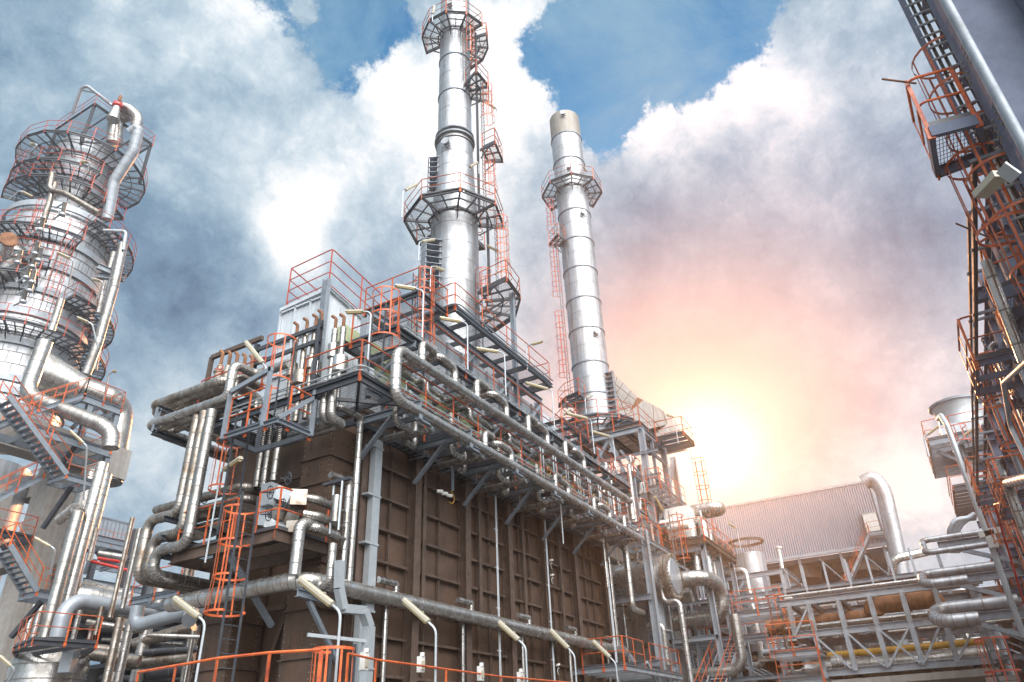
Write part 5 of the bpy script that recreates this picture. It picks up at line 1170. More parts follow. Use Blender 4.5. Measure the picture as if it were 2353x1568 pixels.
for k, (x, z0, z1) in enumerate(((X0-1.6, 4, 15.4), (X0-1.6, 4, 15.4), (X0+1.8, 10, zt), (X0+3.9, 10, zt))): MB().ibeam((x, (yc+.3, yL-.1, yc, yc)[k], z0), (x, (yc+.3, yL-.1, yc, yc)[k], z1), .18, .18, .015, up=(0, 1, 0)).build('column', 'steel', f2)
for k in range(6): MB().bar((X0-.15, lerp(yc, yL, (k % 3)/3), zt-7+2.3*(k//3)*1.5), (X0-.15, lerp(yc, yL, (k % 3+1)/3), zt-4.6+2.3*(k//3)*1.5), .09, .11).build('diagonal_brace', 'steel', f2)
for k in range(5): MB().ibeam((X0-.1, yc-.9, zt-1.6-k*1.5), (X0-.1, yL, zt-1.6-k*1.5), .12, .18, .014).build('beam', 'steel', f2); MB().ibeam((X0, yc-.1, zt-1.2-k*1.6), (xe-.8, yc-.1, zt-1.2-k*1.6), .12, .18, .014).build('beam', 'steel', f2)
def onD(px, py, d): r = ray(px, py); return CAM+r*(d/r.dot(CF))
# ================================================================ distillation column, left
CT = (21.6, 51.7); KU, KL = 2.45, 3.75
def zt_(py, r, px=None):
    d = V3(CT[0], CT[1], 0).normalized(); return go(V3(CT[0], CT[1], 0)-d*r, 'z', px if px is not None else 57+(830-py)*.2725, py).z
tw = T('distillation_column', 'huge stepped silver distillation column on the left wrapped in curved platforms', 'column vessel', (CT[0], CT[1], 20))
zc0, zc1 = zt_(500, KL), zt_(455, KU)
ztop = zt_(318, KU)
b = MB(); b.lathe((CT[0], CT[1], 0), [(KL, zt_(960, KL)), (KL, zc0), (KU, zc1), (KU, ztop), (KU*.8, ztop+.9), (KU*.4, ztop+1.4), (.1, ztop+1.5)], 64); b.build('shell', 'stack', tw)
def band_(z, r, e=.12, h=.35, nm='insulation_ring', m='duct'):
    b = MB(); b.lathe((CT[0], CT[1], z), [(r-.01, -h/2), (r+e, -h/2), (r+e, h/2), (r-.01, h/2)], 64, cap=False); b.build(nm, m, tw)
for py in (478, 552, 610, 668, 722, 790, 872, 900): band_(zt_(py, KL), KL, .16, .5)
for py in (345, 400): band_(zt_(py, KU), KU, .14, .4)
b = MB(); z = zt_(950, KL)
while z < zc0: b.lathe((CT[0], CT[1], z), [(KL, -.02), (KL+.03, -.02), (KL+.03, .02), (KL, .02)], 64, cap=False); z += .85
z = zc1+.4
while z < ztop: b.lathe((CT[0], CT[1], z), [(KU, -.02), (KU+.03, -.02), (KU+.03, .02), (KU, .02)], 64, cap=False); z += .8
k = 0; z = zt_(950, KL)
while z < zc0:
    for a in range(190, 360, 12): b.box(pol(CT, a+6*(k % 2), KL+.005, z+.42), (.05, .03, .85), Matrix.Rotation(math.radians(a+6*(k % 2)+90), 3, 'Z'))
    z += .85; k += 1
b.build('cladding_seam', 'seam', tw)
RD = lambda lab, pz, r0, r1, a0, a1, n, m='redor', **k_: ring_deck(lab, CT, zt_(pz[1], r1, pz[0]), r0, r1, a0, a1, m=m, nseg=n, step=1.7, ends=True, **k_)
RD('uppermost full curved platform of the left column', (187, 306), KU+.25, 4.75, 120, 372, 12)
RD('second curved platform from the top, left side of the column', (140, 358), KU+.2, 4.5, 150, 262, 6)
RD('third curved platform from the top, left side of the column', (140, 401), KU+.2, 4.5, 150, 258, 6)
RD('short curved platform just above the cone of the left column', (175, 428), KU+.2, 4.3, 258, 305, 3)
RD('right curved platform at the shoulder of the left column', (190, 490), KL+.15, 5.4, 266, 372, 9)
RD('left curved platform at the shoulder of the left column', (60, 500), KL+.15, 5.4, 170, 262, 8)
RD('curved platform around the right middle of the left column', (160, 668), KL+.15, 5.4, 268, 365, 8)
RD('lower wide curved platform of the left column', (112, 752), KL+.15, 5.5, 195, 368, 14)
RD('short curved platform at the left frame edge beside the rusty manhole', (40, 566), KL+.15, 5.3, 190, 246, 4)
RD('second short curved platform at the left frame edge by the fat elbow', (35, 612), KL+.15, 5.4, 190, 242, 4)
for k, (px, a, y0, y1, r) in enumerate(((95, 254, 700, 545, KL+.9), (195, 284, 455, 375, KU+.7), (0, 228, 520, 430, KU+2.0))):
    zz = lambda y: zt_(y, r, px)
    ladder(('long red caged ladder down the middle of the left column', 'red caged ladder on the upper part of the left column', 'red caged ladder by the left frame edge beside the cone')[k], pol(CT, a, r, zz(y0)-.6), zz(y1)+.8, rad(a), (zz(y0), zz(y1)), 'redor', R=.5, w=.6)
# top works
zq = zt_(262, KU)
deck('square service deck over the head of the left column, red rails', [(CT[0]-2.2, CT[1]-3.2), (CT[0]+3.2, CT[1]-3.2), (CT[0]+3.2, CT[1]+2.2), (CT[0]-2.2, CT[1]+2.2)], zq, rail=[[(CT[0]-2.2, CT[1]+2.2), (CT[0]-2.2, CT[1]-3.2), (CT[0]+3.2, CT[1]-3.2), (CT[0]+3.2, CT[1]+2.2)]], m='redor', step=1.2)
t = T('deck_posts', 'dark posts and braces carrying the head deck of the left column', 'steel frame', (CT[0], CT[1], ztop)); 
for (x, y) in ((-2.1, -3.1), (3.1, -3.1), (3.1, 2.1), (-2.1, 2.1)): MB().ibeam((CT[0]+x, CT[1]+y, zt_(330, 4)), (CT[0]+x, CT[1]+y, zq-.1), .2, .2, .02, up=(1, 0, 0)).build('post', 'dark', t)
MB().bar((CT[0]-2.1, CT[1]-3.1, zt_(330, 4)+.3), (CT[0]+3.1, CT[1]-3.1, zq-.2), .1, .12).build('brace', 'dark', t)
pd = 60
t = T('davit', 'pipe davit crane standing above the head of the left column', 'davit', onD(172, 235, pd))
MB().tube([onD(166, 262, pd), onD(191, 190, pd), onD(258, 243, pd)], .14, 10, .5).build('mast', 'duct', t); MB().rod(onD(184, 206, pd), onD(224, 214, pd), .09).build('strut', 'duct', t)
for k, (P, r, m, lab) in enumerate((
    ([(262, 330), (268, 270), (300, 262)], .62, 'clad', 'fat insulated overhead pipe elbow at the head of the left column'),
    ([(298, 306), (320, 292), (306, 350), (262, 418), (246, 505)], .42, 'duct', 'fat grey vapour pipe swinging down the right flank of the left column'),
    ([(272, 242), (296, 250), (318, 270), (312, 298)], .42, 'clad', 'bent relief pipe beside the red valve on the column head'),
    ([(283, 560), (262, 660), (225, 790), (198, 860)], .30, 'clad', 'slim silver pipe down the right side of the left column'),
    ([(268, 600), (238, 730), (215, 850)], .22, 'clad', 'second slim silver pipe down the right side of the left column'),
    ([(238, 530), (290, 532), (283, 575)], .12, 'galv', 'small bent pipe frame at the right shoulder of the left column'),
    ([(262, 580), (235, 680), (226, 720)], .20, 'clad', 'thin upright pipe right of the middle platform on the left column'),
    ([(141, 688), (118, 760)], .22, 'clad', 'straight silver pipe below the middle platform of the left column'),
    ([(104, 785), (60, 905), (100, 925), (230, 975), (258, 995), (254, 1030)], .42, 'clad', 'silver pipe down the lower column then sloping right under the stairs'),
    ([(127, 420), (100, 510)], .2, 'grime', 'pale thin pipe leaning across the cone of the left column'),
    ([(120, 398), (113, 435), (150, 445), (228, 490)], .2, 'grime', 'thin silver pipe curling round the neck of the left column'),
    ([(10, 610), (18, 578), (45, 588), (0, 650)], .75, 'clad', 'fat silver elbow pipe at the left frame edge'))):
    c_depth = lambda px, py: onD(px, py, 44.5 if py > 430 else 50)
    d0 = {0: 60, 1: 58, 2: 60, 6: 52, 8: 41, 7: 47}.get(k, 50 if P[0][1] < 560 else 50)
    Q = [onD(px, py, d0 - (py-P[0][1])*.012) for px, py in P]
    pipe(lab, Q, r, m, .9, bend=r*2.4, n=16)
t = T('relief_valve', 'red relief valve with brass cap on the head of the left column', 'valve', onD(267, 250, 59))
b = MB(); p = onD(267, 252, 59); b.lathe(p, [(.5, -1.2), (.3, .2)], 14); b.build('neck', 'clad', t); b = MB(); b.lathe(p+V3(0, 0, .2), [(.25, 0), (.4, .15), (.38, .45), (.2, .6)], 14); b.build('body', 'red', t); b = MB(); b.lathe(p+V3(0, 0, 1.0), [(.15, 0), (.15, .5), (.06, .7)], 10); b.build('cap', 'oldpipe', t)
t = T('pipe_bracket', 'dark triangular bracket guiding the pipes at the right of the left column', 'bracket', onD(245, 625, 50))
MB().ibeam(onD(225, 612, 50), onD(286, 638, 50), .3, .4, .03).build('beam', 'steel', t); MB().ibeam(onD(225, 634, 50), onD(286, 641, 50), .3, .4, .03).build('beam', 'steel', t)
# big nozzle pipe
pn = [onD(125, 872, 44.5), onD(180, 893, 45), onD(255, 918, 46), onD(276, 948, 46.5), onD(248, 1110, 44)]
pipe('very fat silver pipe leaving the lower column and bending down at the right', pn, .82, 'clad', .8, bend=1.9, n=22)
b = MB(); o = onD(125, 872, 43.5); d = (pn[1]-pn[0]).normalized(); t = T('nozzle_cone', 'conical silver nozzle where the fat pipe leaves the column', 'nozzle', o); b.rod(o-d*1.2, o+d*1.6, 1.5, 24, 0, .84); b.build('cone', 'clad', t)
# concrete table and columns
t = T('concrete_frame', 'concrete table frame carrying the left column, leaning legs with rust stains', 'concrete frame', onD(60, 1400, 38))
def cbeam(a, c, w, h, up=None): MB().bar(a, c, w, h, up=up).build('beam' if abs(c.z-a.z) < 3 else 'leg', 'conc', t)
yb = onD(140, 997, 38.5)
e0 = onY(281, 1075, yb.y+3.6); z = e0.z
q = go(e0, 'x', 40, 1000); cbeam(q-V3(6, 0, 0), e0, 1.3, 1.9); 
cbeam(e0+V3(-.6, -.1, 0), e0+V3(-.6, 9, 0), 1.2, 1.5)
lg = onY(135, 1110, yb.y+4.2); cbeam(V3(lg.x, lg.y, 0), V3(lg.x, lg.y, z-.9), 1.7, 1.7, V3(1, 0, 0))
l2 = onX(20, 1250, lg.x); cbeam(V3(lg.x, l2.y+3, 0), V3(lg.x, l2.y+3, z-.7), 1.15, 1.15, V3(1, 0, 0))
cb = go(lg, 'z', 90, 1262); cbeam(V3(cb.x, cb.y+.2, cb.z), V3(cb.x, cb.y+9, cb.z-.2), .9, 1.4)
b = MB(); b.lathe((CT[0], CT[1], z), [(KL*.8, -7), (KL*.8, .9)], 40); b.build('skirt', 'stack', tw)
# stairs and decks of the left structure (their plane runs parallel to the furnace wall)
ys = onD(140, 997, 38.5).y
P = lambda px, py, dy=0: onY(px, py, ys+dy)
zA = P(225, 925).z
za = P(195, 908)
deck('upper stair landing left, railed in orange, over grey I-beams', [(za.x, ys), (P(275, 958).x, ys), (P(275, 958).x, ys+2.6), (za.x, ys+2.6)], za.z, rail=[[(za.x, ys), (P(275, 958).x, ys), (P(275, 958).x, ys+2.6)]], frame='steel', depth=.4, step=1.2, pstep=1.5)
zb_ = P(140, 998); 
deck('long level walkway left with orange rails crossing in front of the concrete table', [(P(25, 962).x, ys), (P(256, 1034).x, ys), (P(256, 1034).x, ys+2.4), (P(25, 962).x, ys+2.4)], zb_.z, rail=[[(P(30, 962).x, ys), (P(256, 1034).x, ys), (P(256, 1034).x, ys+2.4)]], frame='steel', depth=.42, step=1.4, pstep=1.9)
stair('grey steel stair rising right to the upper landing, left part', V3(P(25, 975).x, ys, zb_.z), za, 1.0, (0, 1, 0), 'steel', 'orange')
zl = P(155, 1110); s0 = P(-12, 922)
stair('long grey steel stair falling right to the small landing', V3(P(122, 1100).x, ys-.1, zl.z), V3(s0.x, ys-.1, s0.z), 1.1, (0, -1, 0), 'steel', 'orange')
deck('small stair landing left on a brace against the concrete leg', [(P(118, 1098).x, ys-1.2), (P(187, 1118).x, ys-1.2), (P(187, 1118).x, ys+.3), (P(118, 1098).x, ys+.3)], zl.z, rail=[[(P(122, 1100).x, ys-1.2), (P(187, 1118).x, ys-1.2), (P(187, 1118).x, ys+.3)]], frame='steel', depth=.3, pstep=1.2)
s1_ = P(0, 1150); stair('lower grey stair falling left out of the picture', V3(P(-30, 1160).x, ys, P(-30, 1160).z), V3(P(98, 1105).x, ys, zl.z), 1.0, (0, 1, 0), 'steel', 'orange')
q0 = P(-10, 1262); q1 = P(52, 1366)
stair('lowest visible grey stair falling right to the low landing', V3(q1.x, ys-.1, q1.z), V3(q0.x, ys-.1, q0.z), 1.1, (0, -1, 0), 'steel', 'orange')
deck('low stair landing left in front of the concrete leg', [(q1.x, ys-1.2), (P(105, 1376).x, ys-1.2), (P(105, 1376).x, ys+.3), (q1.x, ys+.3)], q1.z, rail=[[(q1.x, ys-1.2), (P(105, 1376).x, ys-1.2), (P(105, 1376).x, ys+.3)]], frame='steel', depth=.3, pstep=1.1)
deck('railed platform beyond the concrete beam at the left edge', [(P(-30, 1215, 3).x, ys+3), (P(75, 1235, 3).x, ys+3), (P(75, 1235, 3).x, ys+6), (P(-30, 1215, 3).x, ys+6)], P(40, 1228, 3).z, rail=[[(P(-30, 1215, 3).x, ys+3), (P(75, 1235, 3).x, ys+3), (P(75, 1235, 3).x, ys+6)]], frame='dark', depth=.3)
t = T('stair_steelwork', 'grey columns and beams carrying the left stair landings', 'steel frame', P(205, 1000))
for (px, py, z0, z1) in ((206, 930, zb_.z, za.z), (266, 960, zb_.z, za.z), (250, 1035, 3, zb_.z)): p = P(px, py, .2); MB().ibeam(V3(p.x, p.y, z0), V3(p.x, p.y, z1), .3, .3, .025, up=(0, 1, 0)).build('column', 'steel', t)
MB().bar(P(165, 985, .1), P(205, 945, .1), .18, .2).build('brace', 'steel', t); MB().bar(P(173, 1025, .4), P(140, 1070, 1.0), .16, .2).build('brace', 'dark', t); MB().bar(P(165, 1118, .1), P(98, 1215, 1.2), .18, .22).build('brace', 'dark', t); MB().bar(P(96, 1382, .1), P(25, 1465, 1.2), .18, .22).build('brace', 'dark', t)
# vertical insulated pipes of the left structure
for k, (a, c, r, d0, m) in enumerate((((236, 1065), (166, 1392), .27, 36, 'clad'), ((180, 1178), (95, 1470), .26, 34, 'clad'), ((213, 1085), (178, 1260), .55, 41, 'clad'), ((240, 1090), (200, 1265), .40, 40, 'clad'), ((160, 1185), (130, 1240), .2, 42, 'clad'), ((150, 1180), (126, 1245), .2, 42.5, 'clad'), ((104, 1370), (75, 1500), .22, 38, 'clad'), ((88, 1368), (60, 1500), .25, 38.5, 'clad'))):
    w = ('tall silver pipe pair member right of the concrete leg', 'tall silver pipe in front of the lower left decks', 'very fat upright insulated pipe behind the tall silver pipe', 'fat upright insulated pipe at the right edge of the left structure', 'thin upright pipe beside the concrete leg', 'thinner upright pipe hugging the concrete leg', 'upright pipe behind the low landing', 'upright fat pipe low at the left behind the landing')[k]
    P_ = [onD(*a, d0), onD(*c, d0)]; P_[1] = go(P_[0], 'z', *c); pipe(w, P_, r, m, .9, n=16)
p = onD(122, 1168, 35); pipe('curved pipe stub reaching to the tall silver pipe from the left', [onD(138, 1195, 36), onD(172, 1168, 35), onD(181, 1180, 34)], .26, 'clad', .6)
# reducer, fat elbow and horizontal pipes bottom left
pipe('very fat silver elbow sweeping right behind the grey pipe, bottom left', [onD(165, 1285, 37), onD(150, 1370, 37), onD(200, 1375, 37.5), onD(300, 1395, 39)], .62, 'clad', .45, bend=2.2, n=22)
pipe('second very fat dark elbow below the first, bottom left', [onD(150, 1300, 39), onD(140, 1395, 39), onD(190, 1400, 39.5), onD(295, 1420, 41)], .60, 'grime', .45, bend=2.0, n=22)
g0 = onD(132, 1466, 30.5); g1 = go(g0, 'z', 150, 1378)
pipe('smooth grey pipe rising from the tank deck and running right across', [g0, g1, go(g1, 'x', 430, 1420)], .33, 'duct', 0, bend=1.0, n=20)
h0 = onD(312, 1420, 26); pipe('smooth grey bent pipe left of the header end', [h0+V3(0, 0, .4), go(h0, 'z', 318, 1440), go(go(h0, 'z', 318, 1440), 'y', 318, 1440)+V3(.6, -2.0, .35), onD(435, 1425, 24)], .24, 'duct', 0, bend=.5)
# tank
tk = onD(112, 1545, 33); zt0 = onD(112, 1500, 33).z
t = T('tank', 'round silver clad tank with domed top at the bottom left', 'tank', (tk.x, tk.y, 0))
b = MB(); pr = [(1.62, 0), (1.62, zt0-.55), (1.56, zt0-.25), (1.38, zt0), (1.0, zt0+.2), (.5, zt0+.32), (.05, zt0+.35)]; b.lathe((tk.x, tk.y, 0), pr, 48); b.build('shell', 'clad', t)
b = MB()
for i in range(8): b.lathe((tk.x, tk.y, zt0-.55-i*.62), [(1.62, -.02), (1.645, -.02), (1.645, .02), (1.62, .02)], 48, cap=False)
for i in range(24):
    a = i*math.pi/12; c = V3(math.cos(a), math.sin(a), 0)
    for j in range(3): p, q = pr[2+j], pr[3+j]; b.bar(V3(tk.x, tk.y, p[1])+c*p[0]*1.005, V3(tk.x, tk.y, q[1])+c*q[0]*1.005, .03, .02)
b.build('cladding_seam', 'seam', t)
MB().box(onD(160, 1515, 31.2), (.5, .5, 1.1), Matrix.Rotation(.5, 3, 'Z')).build('instrument_box', 'duct', t)
dk = [onD(32, 1492, 32), onD(225, 1486, 32)]; zd = (dk[0].z+dk[1].z)/2-.1
P0 = [onZ(32, 1488, zd), onZ(75, 1470, zd), onZ(222, 1480, zd)]
pts_ = [(P0[0].x, P0[0].y), (P0[1].x, P0[1].y), (P0[2].x, P0[2].y), (P0[2].x+1.5, P0[2].y+3.2), (P0[0].x+2.2, P0[0].y+3.4)]
deck('black edged deck with orange rails on top of the round tank', pts_, zd, rail=[[0, 1, 2, 3, 4, 0]], m='orange', depth=.2, pstep=1.0)
# lamps left
for k, (base, bend, end, d0, lab) in enumerate((((192, 1150), (200, 1026), (161, 990), 37, 'lamp leaning left in front of the long level walkway'), ((116, 1320), (127, 1262), (80, 1236), 35, 'lamp leaning left beside the concrete leg'), ((18, 1568), (36, 1540), (0, 1508), 30, 'lamp at the bottom left corner beside the tank'), ((158, 655), (169, 598), (132, 581), 44, 'lamp on the middle of the left column'), ((238, 920), (250, 858), (266, 853), 42, 'small street type lamp on the upper stair landing'), ((216, 700), (238, 648), (213, 642), 44, 'small lamp at the right of the left column'), ((225, 800), (212, 745), (178, 730), 44, 'lamp under the lower wide platform of the left column'), ((190, 410), (210, 373), (186, 373), 50, 'small lamp on the upper right of the left column'), ((75, 345), (88, 332), (70, 332), 50, 'small lamp at the left end of the uppermost curved platform'), ((20, 460), (45, 438), (76, 453), 50, 'small lamp left of the cone of the left column'))):
    lamp(lab, onD(*base, d0), onD(*bend, d0), onD(*end, d0), w=.26 if d0 > 40 else .2, r=.05)
# clutter on the column: valves, level gauges, nozzles
rnd = random.Random(3)
for k, (px, py) in enumerate(((95, 570), (82, 585), (75, 640), (88, 555), (68, 610), (80, 620), (60, 665), (48, 575), (100, 500), (150, 465))):
    d0 = 44.5; p = onD(px, py, d0); q = onD(px-6, py+26, d0); t = T('level_gauge', '%s upright silver instrument chamber on the face of the left column' % ('first', 'second', 'third', 'fourth', 'fifth', 'sixth', 'seventh', 'eighth', 'ninth', 'tenth')[k], 'instrument', p, 'instrument chambers on the left column')
    MB().rod(q, p, .13, 12).build('chamber', 'clad', t); MB().rod(p, p+V3(0, 1.0, 0), .06, 8).rod(q, q+V3(0, 1.0, 0), .06, 8).build('nozzle', 'galv', t); MB().rod(q-V3(0, 0, .15), q-V3(0, 0, .02), .19, 12).build('flange', 'galv', t)
t = T('manhole', 'rusty round manhole with bolts at the left edge of the column', 'manhole', onD(18, 550, 45)); p = onD(20, 552, 45); d = V3(-.39, -.92, 0)
MB().rod(p-d*1.6, p, .38, 24).build('neck', 'clad', t); MB().rod(p, p+d*.15, .5, 24).build('cover', 'oldpipe', t)
# ================================================================ far pipe rack between column and furnace
YR = onX(260, 1240, 36).y
t = T('pipe_rack', 'grey blue steel pipe rack between the left column and the furnace', 'pipe rack', (34, YR, 0))
R3 = lambda px, py, x=36: onX(px, py, x)
for (px0, px1, py0, py1) in ((205, 330, 1232, 1262), (215, 330, 1300, 1330), (190, 330, 1335, 1360)):
    a = R3(px0, py0); c = go(a, 'x', px1, py1) if False else onY(px1, py1, a.y); c.z = a.z; MB().ibeam(a, c, .3, .5, .03).build('beam', 'steel', t)
for (a, c) in (((230, 1310), (320, 1280)), ((195, 1320), (215, 1260)), ((330, 1395), (352, 1330)), ((370, 1350), (350, 1325))): MB().ibeam(R3(*a), R3(*c), .25, .3, .025).build('brace', 'steel', t)
for (px, py, r) in ((213, 1300, .3), (306, 1230, .3), (340, 1330, .3), (215, 1400, .3)): p = R3(px, py); MB().ibeam(V3(p.x, p.y, 0), V3(p.x, p.y, p.z+.5), .4, .4, .03, up=(0, 1, 0)).build('column', 'dark', t)
p = R3(212, 1212, 40); q = R3(325, 1245, 40)
ya = p.y; a0 = onY(215, 1240, ya); a1 = onY(335, 1272, ya)
deck('far railed deck of the pipe rack below the grey bin', [(a0.x, ya), (a1.x, ya), (a1.x, ya+3), (a0.x, ya+3)], a0.z, rail=[[(a0.x, ya), (a1.x, ya)]], m='orange', frame='steel', depth=.5, pstep=2)
t = T('grey_bin', 'patchy grey ribbed steel box on the far pipe rack', 'bin', onY(250, 1220, ya+1)); a = onY(222, 1183, ya+1.5); c = onY(290, 1225, ya+1.5)
b = MB(); b.bb((a.x, ya+1.5, c.z-1.2), (c.x, ya+4.5, onY(288, 1203, ya+1.5).z)); b.build('box', 'duct', t); b = MB(); zz = onY(288, 1203, ya+1.5).z; b.bb((a.x-.1, ya+1.4, zz), (c.x+.1, ya+4.6, zz+.15)); 
for i in range(9): b.bb((a.x+i*(c.x-a.x)/8-.05, ya+1.42, c.z-1.2), (a.x+i*(c.x-a.x)/8+.05, ya+1.49, zz))
b.build('rib', 'steel', t)
t = T('hopper', 'dark hanging hopper under the far railed deck', 'hopper', onY(285, 1260, ya)); u = a0.z-.5; b = MB(); x0_, x1_ = onY(255, 1255, ya).x, onY(312, 1270, ya).x
b.add([(x0_, ya+.3, u), (x1_, ya+.3, u), (x1_, ya+2.5, u), (x0_, ya+2.5, u), (x0_+1, ya+.8, u-1.4), (x1_-1, ya+.8, u-1.4), (x1_-1, ya+2, u-1.4), (x0_+1, ya+2, u-1.4)], [(0, 1, 2, 3), (7, 6, 5, 4), (0, 4, 5, 1), (1, 5, 6, 2), (2, 6, 7, 3), (3, 7, 4, 0)]); b.build('body', 'dark', t)
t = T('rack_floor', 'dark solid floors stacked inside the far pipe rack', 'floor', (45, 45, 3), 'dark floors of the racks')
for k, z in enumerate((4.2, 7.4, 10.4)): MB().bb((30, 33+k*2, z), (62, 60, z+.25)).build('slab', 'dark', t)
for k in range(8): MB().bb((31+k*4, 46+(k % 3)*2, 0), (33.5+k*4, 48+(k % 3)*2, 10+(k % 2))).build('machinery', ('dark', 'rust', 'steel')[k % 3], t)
# masses of level and upright pipes of the rack
lv = [((190, 1500), (320, 1520), .28, 'grime'), ((180, 1485), (260, 1495), .22, 'grime'), ((310, 1480), (445, 1440), .3, 'grime'), ((245, 1420), (390, 1400), .18, 'grime'), ((192, 1345), (300, 1372), .35, 'clad'), ((228, 1272), (290, 1282), .15, 'clad'), ((226, 1283), (275, 1290), .1, 'red'), ((210, 1290), (300, 1312), .08, 'red'), ((330, 1470), (460, 1450), .3, 'grime'), ((300, 1450), (470, 1470), .12, 'clad'), ((340, 1460), (480, 1465), .1, 'clad'), ((250, 1530), (450, 1510), .3, 'grime'), ((320, 1550), (470, 1530), .4, 'dark'), ((230, 1560), (460, 1560), .2, 'dark'), ((370, 1400), (480, 1412), .14, 'clad'), ((200, 1430), (330, 1450), .14, 'clad'), ((330, 1500), (480, 1490), .16, 'dark'), ((235, 1470), (420, 1480), .1, 'clad')]
for k, (a, c, r, m) in enumerate(lv):
    d0 = 34+2.2*(k % 5)
    tag(None, None, None) if False else None
    pipe('weathered level pipe in the dark rack between the tank and the rusty duct', [onD(*a, d0), onD(*c, d0)], r, m, 1.1, 'level pipes of the far rack', n=12)
vt = [(305, 1190, 262, 1420, .1), (322, 1215, 300, 1400, .12), (318, 1218, 290, 1400, .1), (222, 1215, 206, 1290, .12), (338, 1440, 318, 1568, .32), (290, 1420, 262, 1568, .3), (277, 1420, 248, 1568, .18), (300, 1430, 275, 1568, .2), (445, 1450, 436, 1568, .12), (452, 1450, 444, 1568, .12), (437, 1455, 428, 1568, .12), (425, 1310, 418, 1380, .2), (433, 1305, 428, 1375, .18), (441, 1300, 437, 1365, .18), (378, 1330, 370, 1400, .45), (405, 1330, 399, 1390, .2), (412, 1330, 407, 1390, .2), (221, 1400, 205, 1470, .15), (235, 1395, 222, 1460, .12), (185, 1400, 168, 1480, .12)]
for k, (x0, y0, x1, y1, r) in enumerate(vt):
    d0 = 32+1.7*(k % 6); p = onD(x0, y0, d0); q = go(p, 'z', x1, y1)
    pipe('slim upright pipe in the dark rack between the tank and the rusty duct', [p, q], r, 'clad' if k % 3 else 'grime', 1.0, 'upright pipes of the far rack', n=12)
a0 = onD(300, 1380, 30); a1 = onY(430, 1335, a0.y)
deck('railed deck of the rack seen between the triple downpipes and the header', [(a0.x, a0.y-3), (a0.x+6, a0.y-3), (a0.x+6, a0.y), (a0.x, a0.y)], a0.z, rail=[[(a0.x, a0.y), (a0.x, a0.y-3), (a0.x+6, a0.y-3)]], m='orange', frame='steel', pstep=1.5)
for k, (px, py) in enumerate(((300, 1470), (355, 1440), (400, 1500), (240, 1440), (430, 1420))):
    p = onD(px, py, 42+k); t = T('rack_beam_frame', '%s dark steel beam frame deep in the far rack' % ('first', 'second', 'third', 'fourth', 'fifth')[k], 'steel frame', p, 'dark beams of the far rack')
    MB().ibeam(p-V3(5, 0, 0), p+V3(5, 0, 0), .3, .4, .03).build('beam', 'dark', t); MB().ibeam(p-V3(0, 5, .6), p+V3(0, 5, -.6), .3, .4, .03).build('beam', 'dark', t); MB().ibeam(V3(p.x+2, p.y, 0), V3(p.x+2, p.y, p.z), .4, .4, .03, up=(0, 1, 0)).build('column', 'dark', t)
# ================================================================ blue-grey structure on the right
YW = -3.3
tr = T('steel_structure', 'tall blue-grey structure of heavy bolted I-beams along the right edge', 'steel structure', (12, -3, 0))
def ic(x, y, z0, z1, w=.34, d=.42, nm='column'):
    MB().ibeam((x, y, z0), (x, y, z1), w, d, .025, up=(0, 1, 0)).build(nm, 'blue', tr)
ztp = 11.1
xs = [10.6, 13.2, 15.8, 18.6, 21.6, 25, 29, 33.5, 38.5, 44]
for i, x in enumerate(xs):
    ic(x, YW, 0, 26 if i == 0 else ztp+(.5 if i % 2 else 0)); ic(x, YW-3.2, 0, 26 if i < 2 else ztp+2)
    s_ = MB()
    for k in range(6):
        z = 1.8+k*1.75; s_.bb((x-.22, YW-.2, z-.012), (x+.22, YW+.2, z+.012))
    s_.build('stiffener_rib', 'blue', tr)
for k, z in enumerate((2.6, 4.3, 6.0, 7.7, 9.4, 11.1)):
    MB().ibeam((10.6, YW, z), (44, YW, z), .26, .42, .022).build('beam', 'blue', tr); MB().ibeam((10.6, YW-3.2, z), (44, YW-3.2, z), .26, .42, .022).build('beam', 'blue', tr)
    for i, x in enumerate(xs): MB().ibeam((x, YW+(.45 if i % 2 else .25), z-.1), (x, YW-3.2, z-.1), .24, .34, .02).build('cross_beam', 'blue', tr)
for z in (13.2, 15.6, 18.2, 21):
    MB().ibeam((10.6, YW, z), (10.6, YW-3.2, z), .24, .36, .02).build('cross_beam', 'blue', tr); MB().ibeam((10.6, YW-3.2, z), (13.2, YW-3.2, z), .24, .36, .02).build('beam', 'blue', tr)
for i in range(len(xs)-1):
    for z in (2.6, 6.0, 9.4) if i % 2 else (4.3, 7.7):
        MB().bar((xs[i]+.2, YW, z+.1), (xs[i+1]-.2, YW, z+1.6), .12, .14).build('diagonal_brace', 'blue', tr)
b = MB()
for i, x in enumerate(xs[:7]):
    for z in (4.3, 6.0, 7.7, 9.4, 11.1):
        for j in range(3):
            for s_ in (-.1, .1): b.rod((x+s_, YW+.18, z-.15+j*.13), (x+s_, YW+.235, z-.15+j*.13), .02, 6)
b.build('bolt', 'bolt', tr)
# wide plate column at the very top right
p = onY(2190, 0, -2.55); 
t = T('plate_girder', 'broad blue-grey plate girder column at the upper right corner', 'column', (p.x, -2.7, 0))
xg = onY(2270, 142, -3.0).x
MB().ibeam((xg-.1, -3.2, 0), (xg-.1, -3.2, 22), .75, .95, .03, up=(0, 1, 0)).build('column', 'blue', t)
b = MB()
for z in (8.0, 9.3, 10.6):
    for j in range(4):
        for s_ in (-.28, -.16, .16, .28): b.rod((xg-.1+s_, -2.74, z+j*.12), (xg-.1+s_, -2.70, z+j*.12), .02, 6)
b.build('bolt', 'bolt', t)
ic(xg+1.3, -3.3, 6, 24); ic(xg+2.2, -3.9, 6, 24)
for k in range(8): MB().ibeam((xg, -3.2, 9.2+k*1.1), (xg+2.4, -3.2, 9.2+k*1.1), .12, .16, .014).build('beam', 'blue', tr)
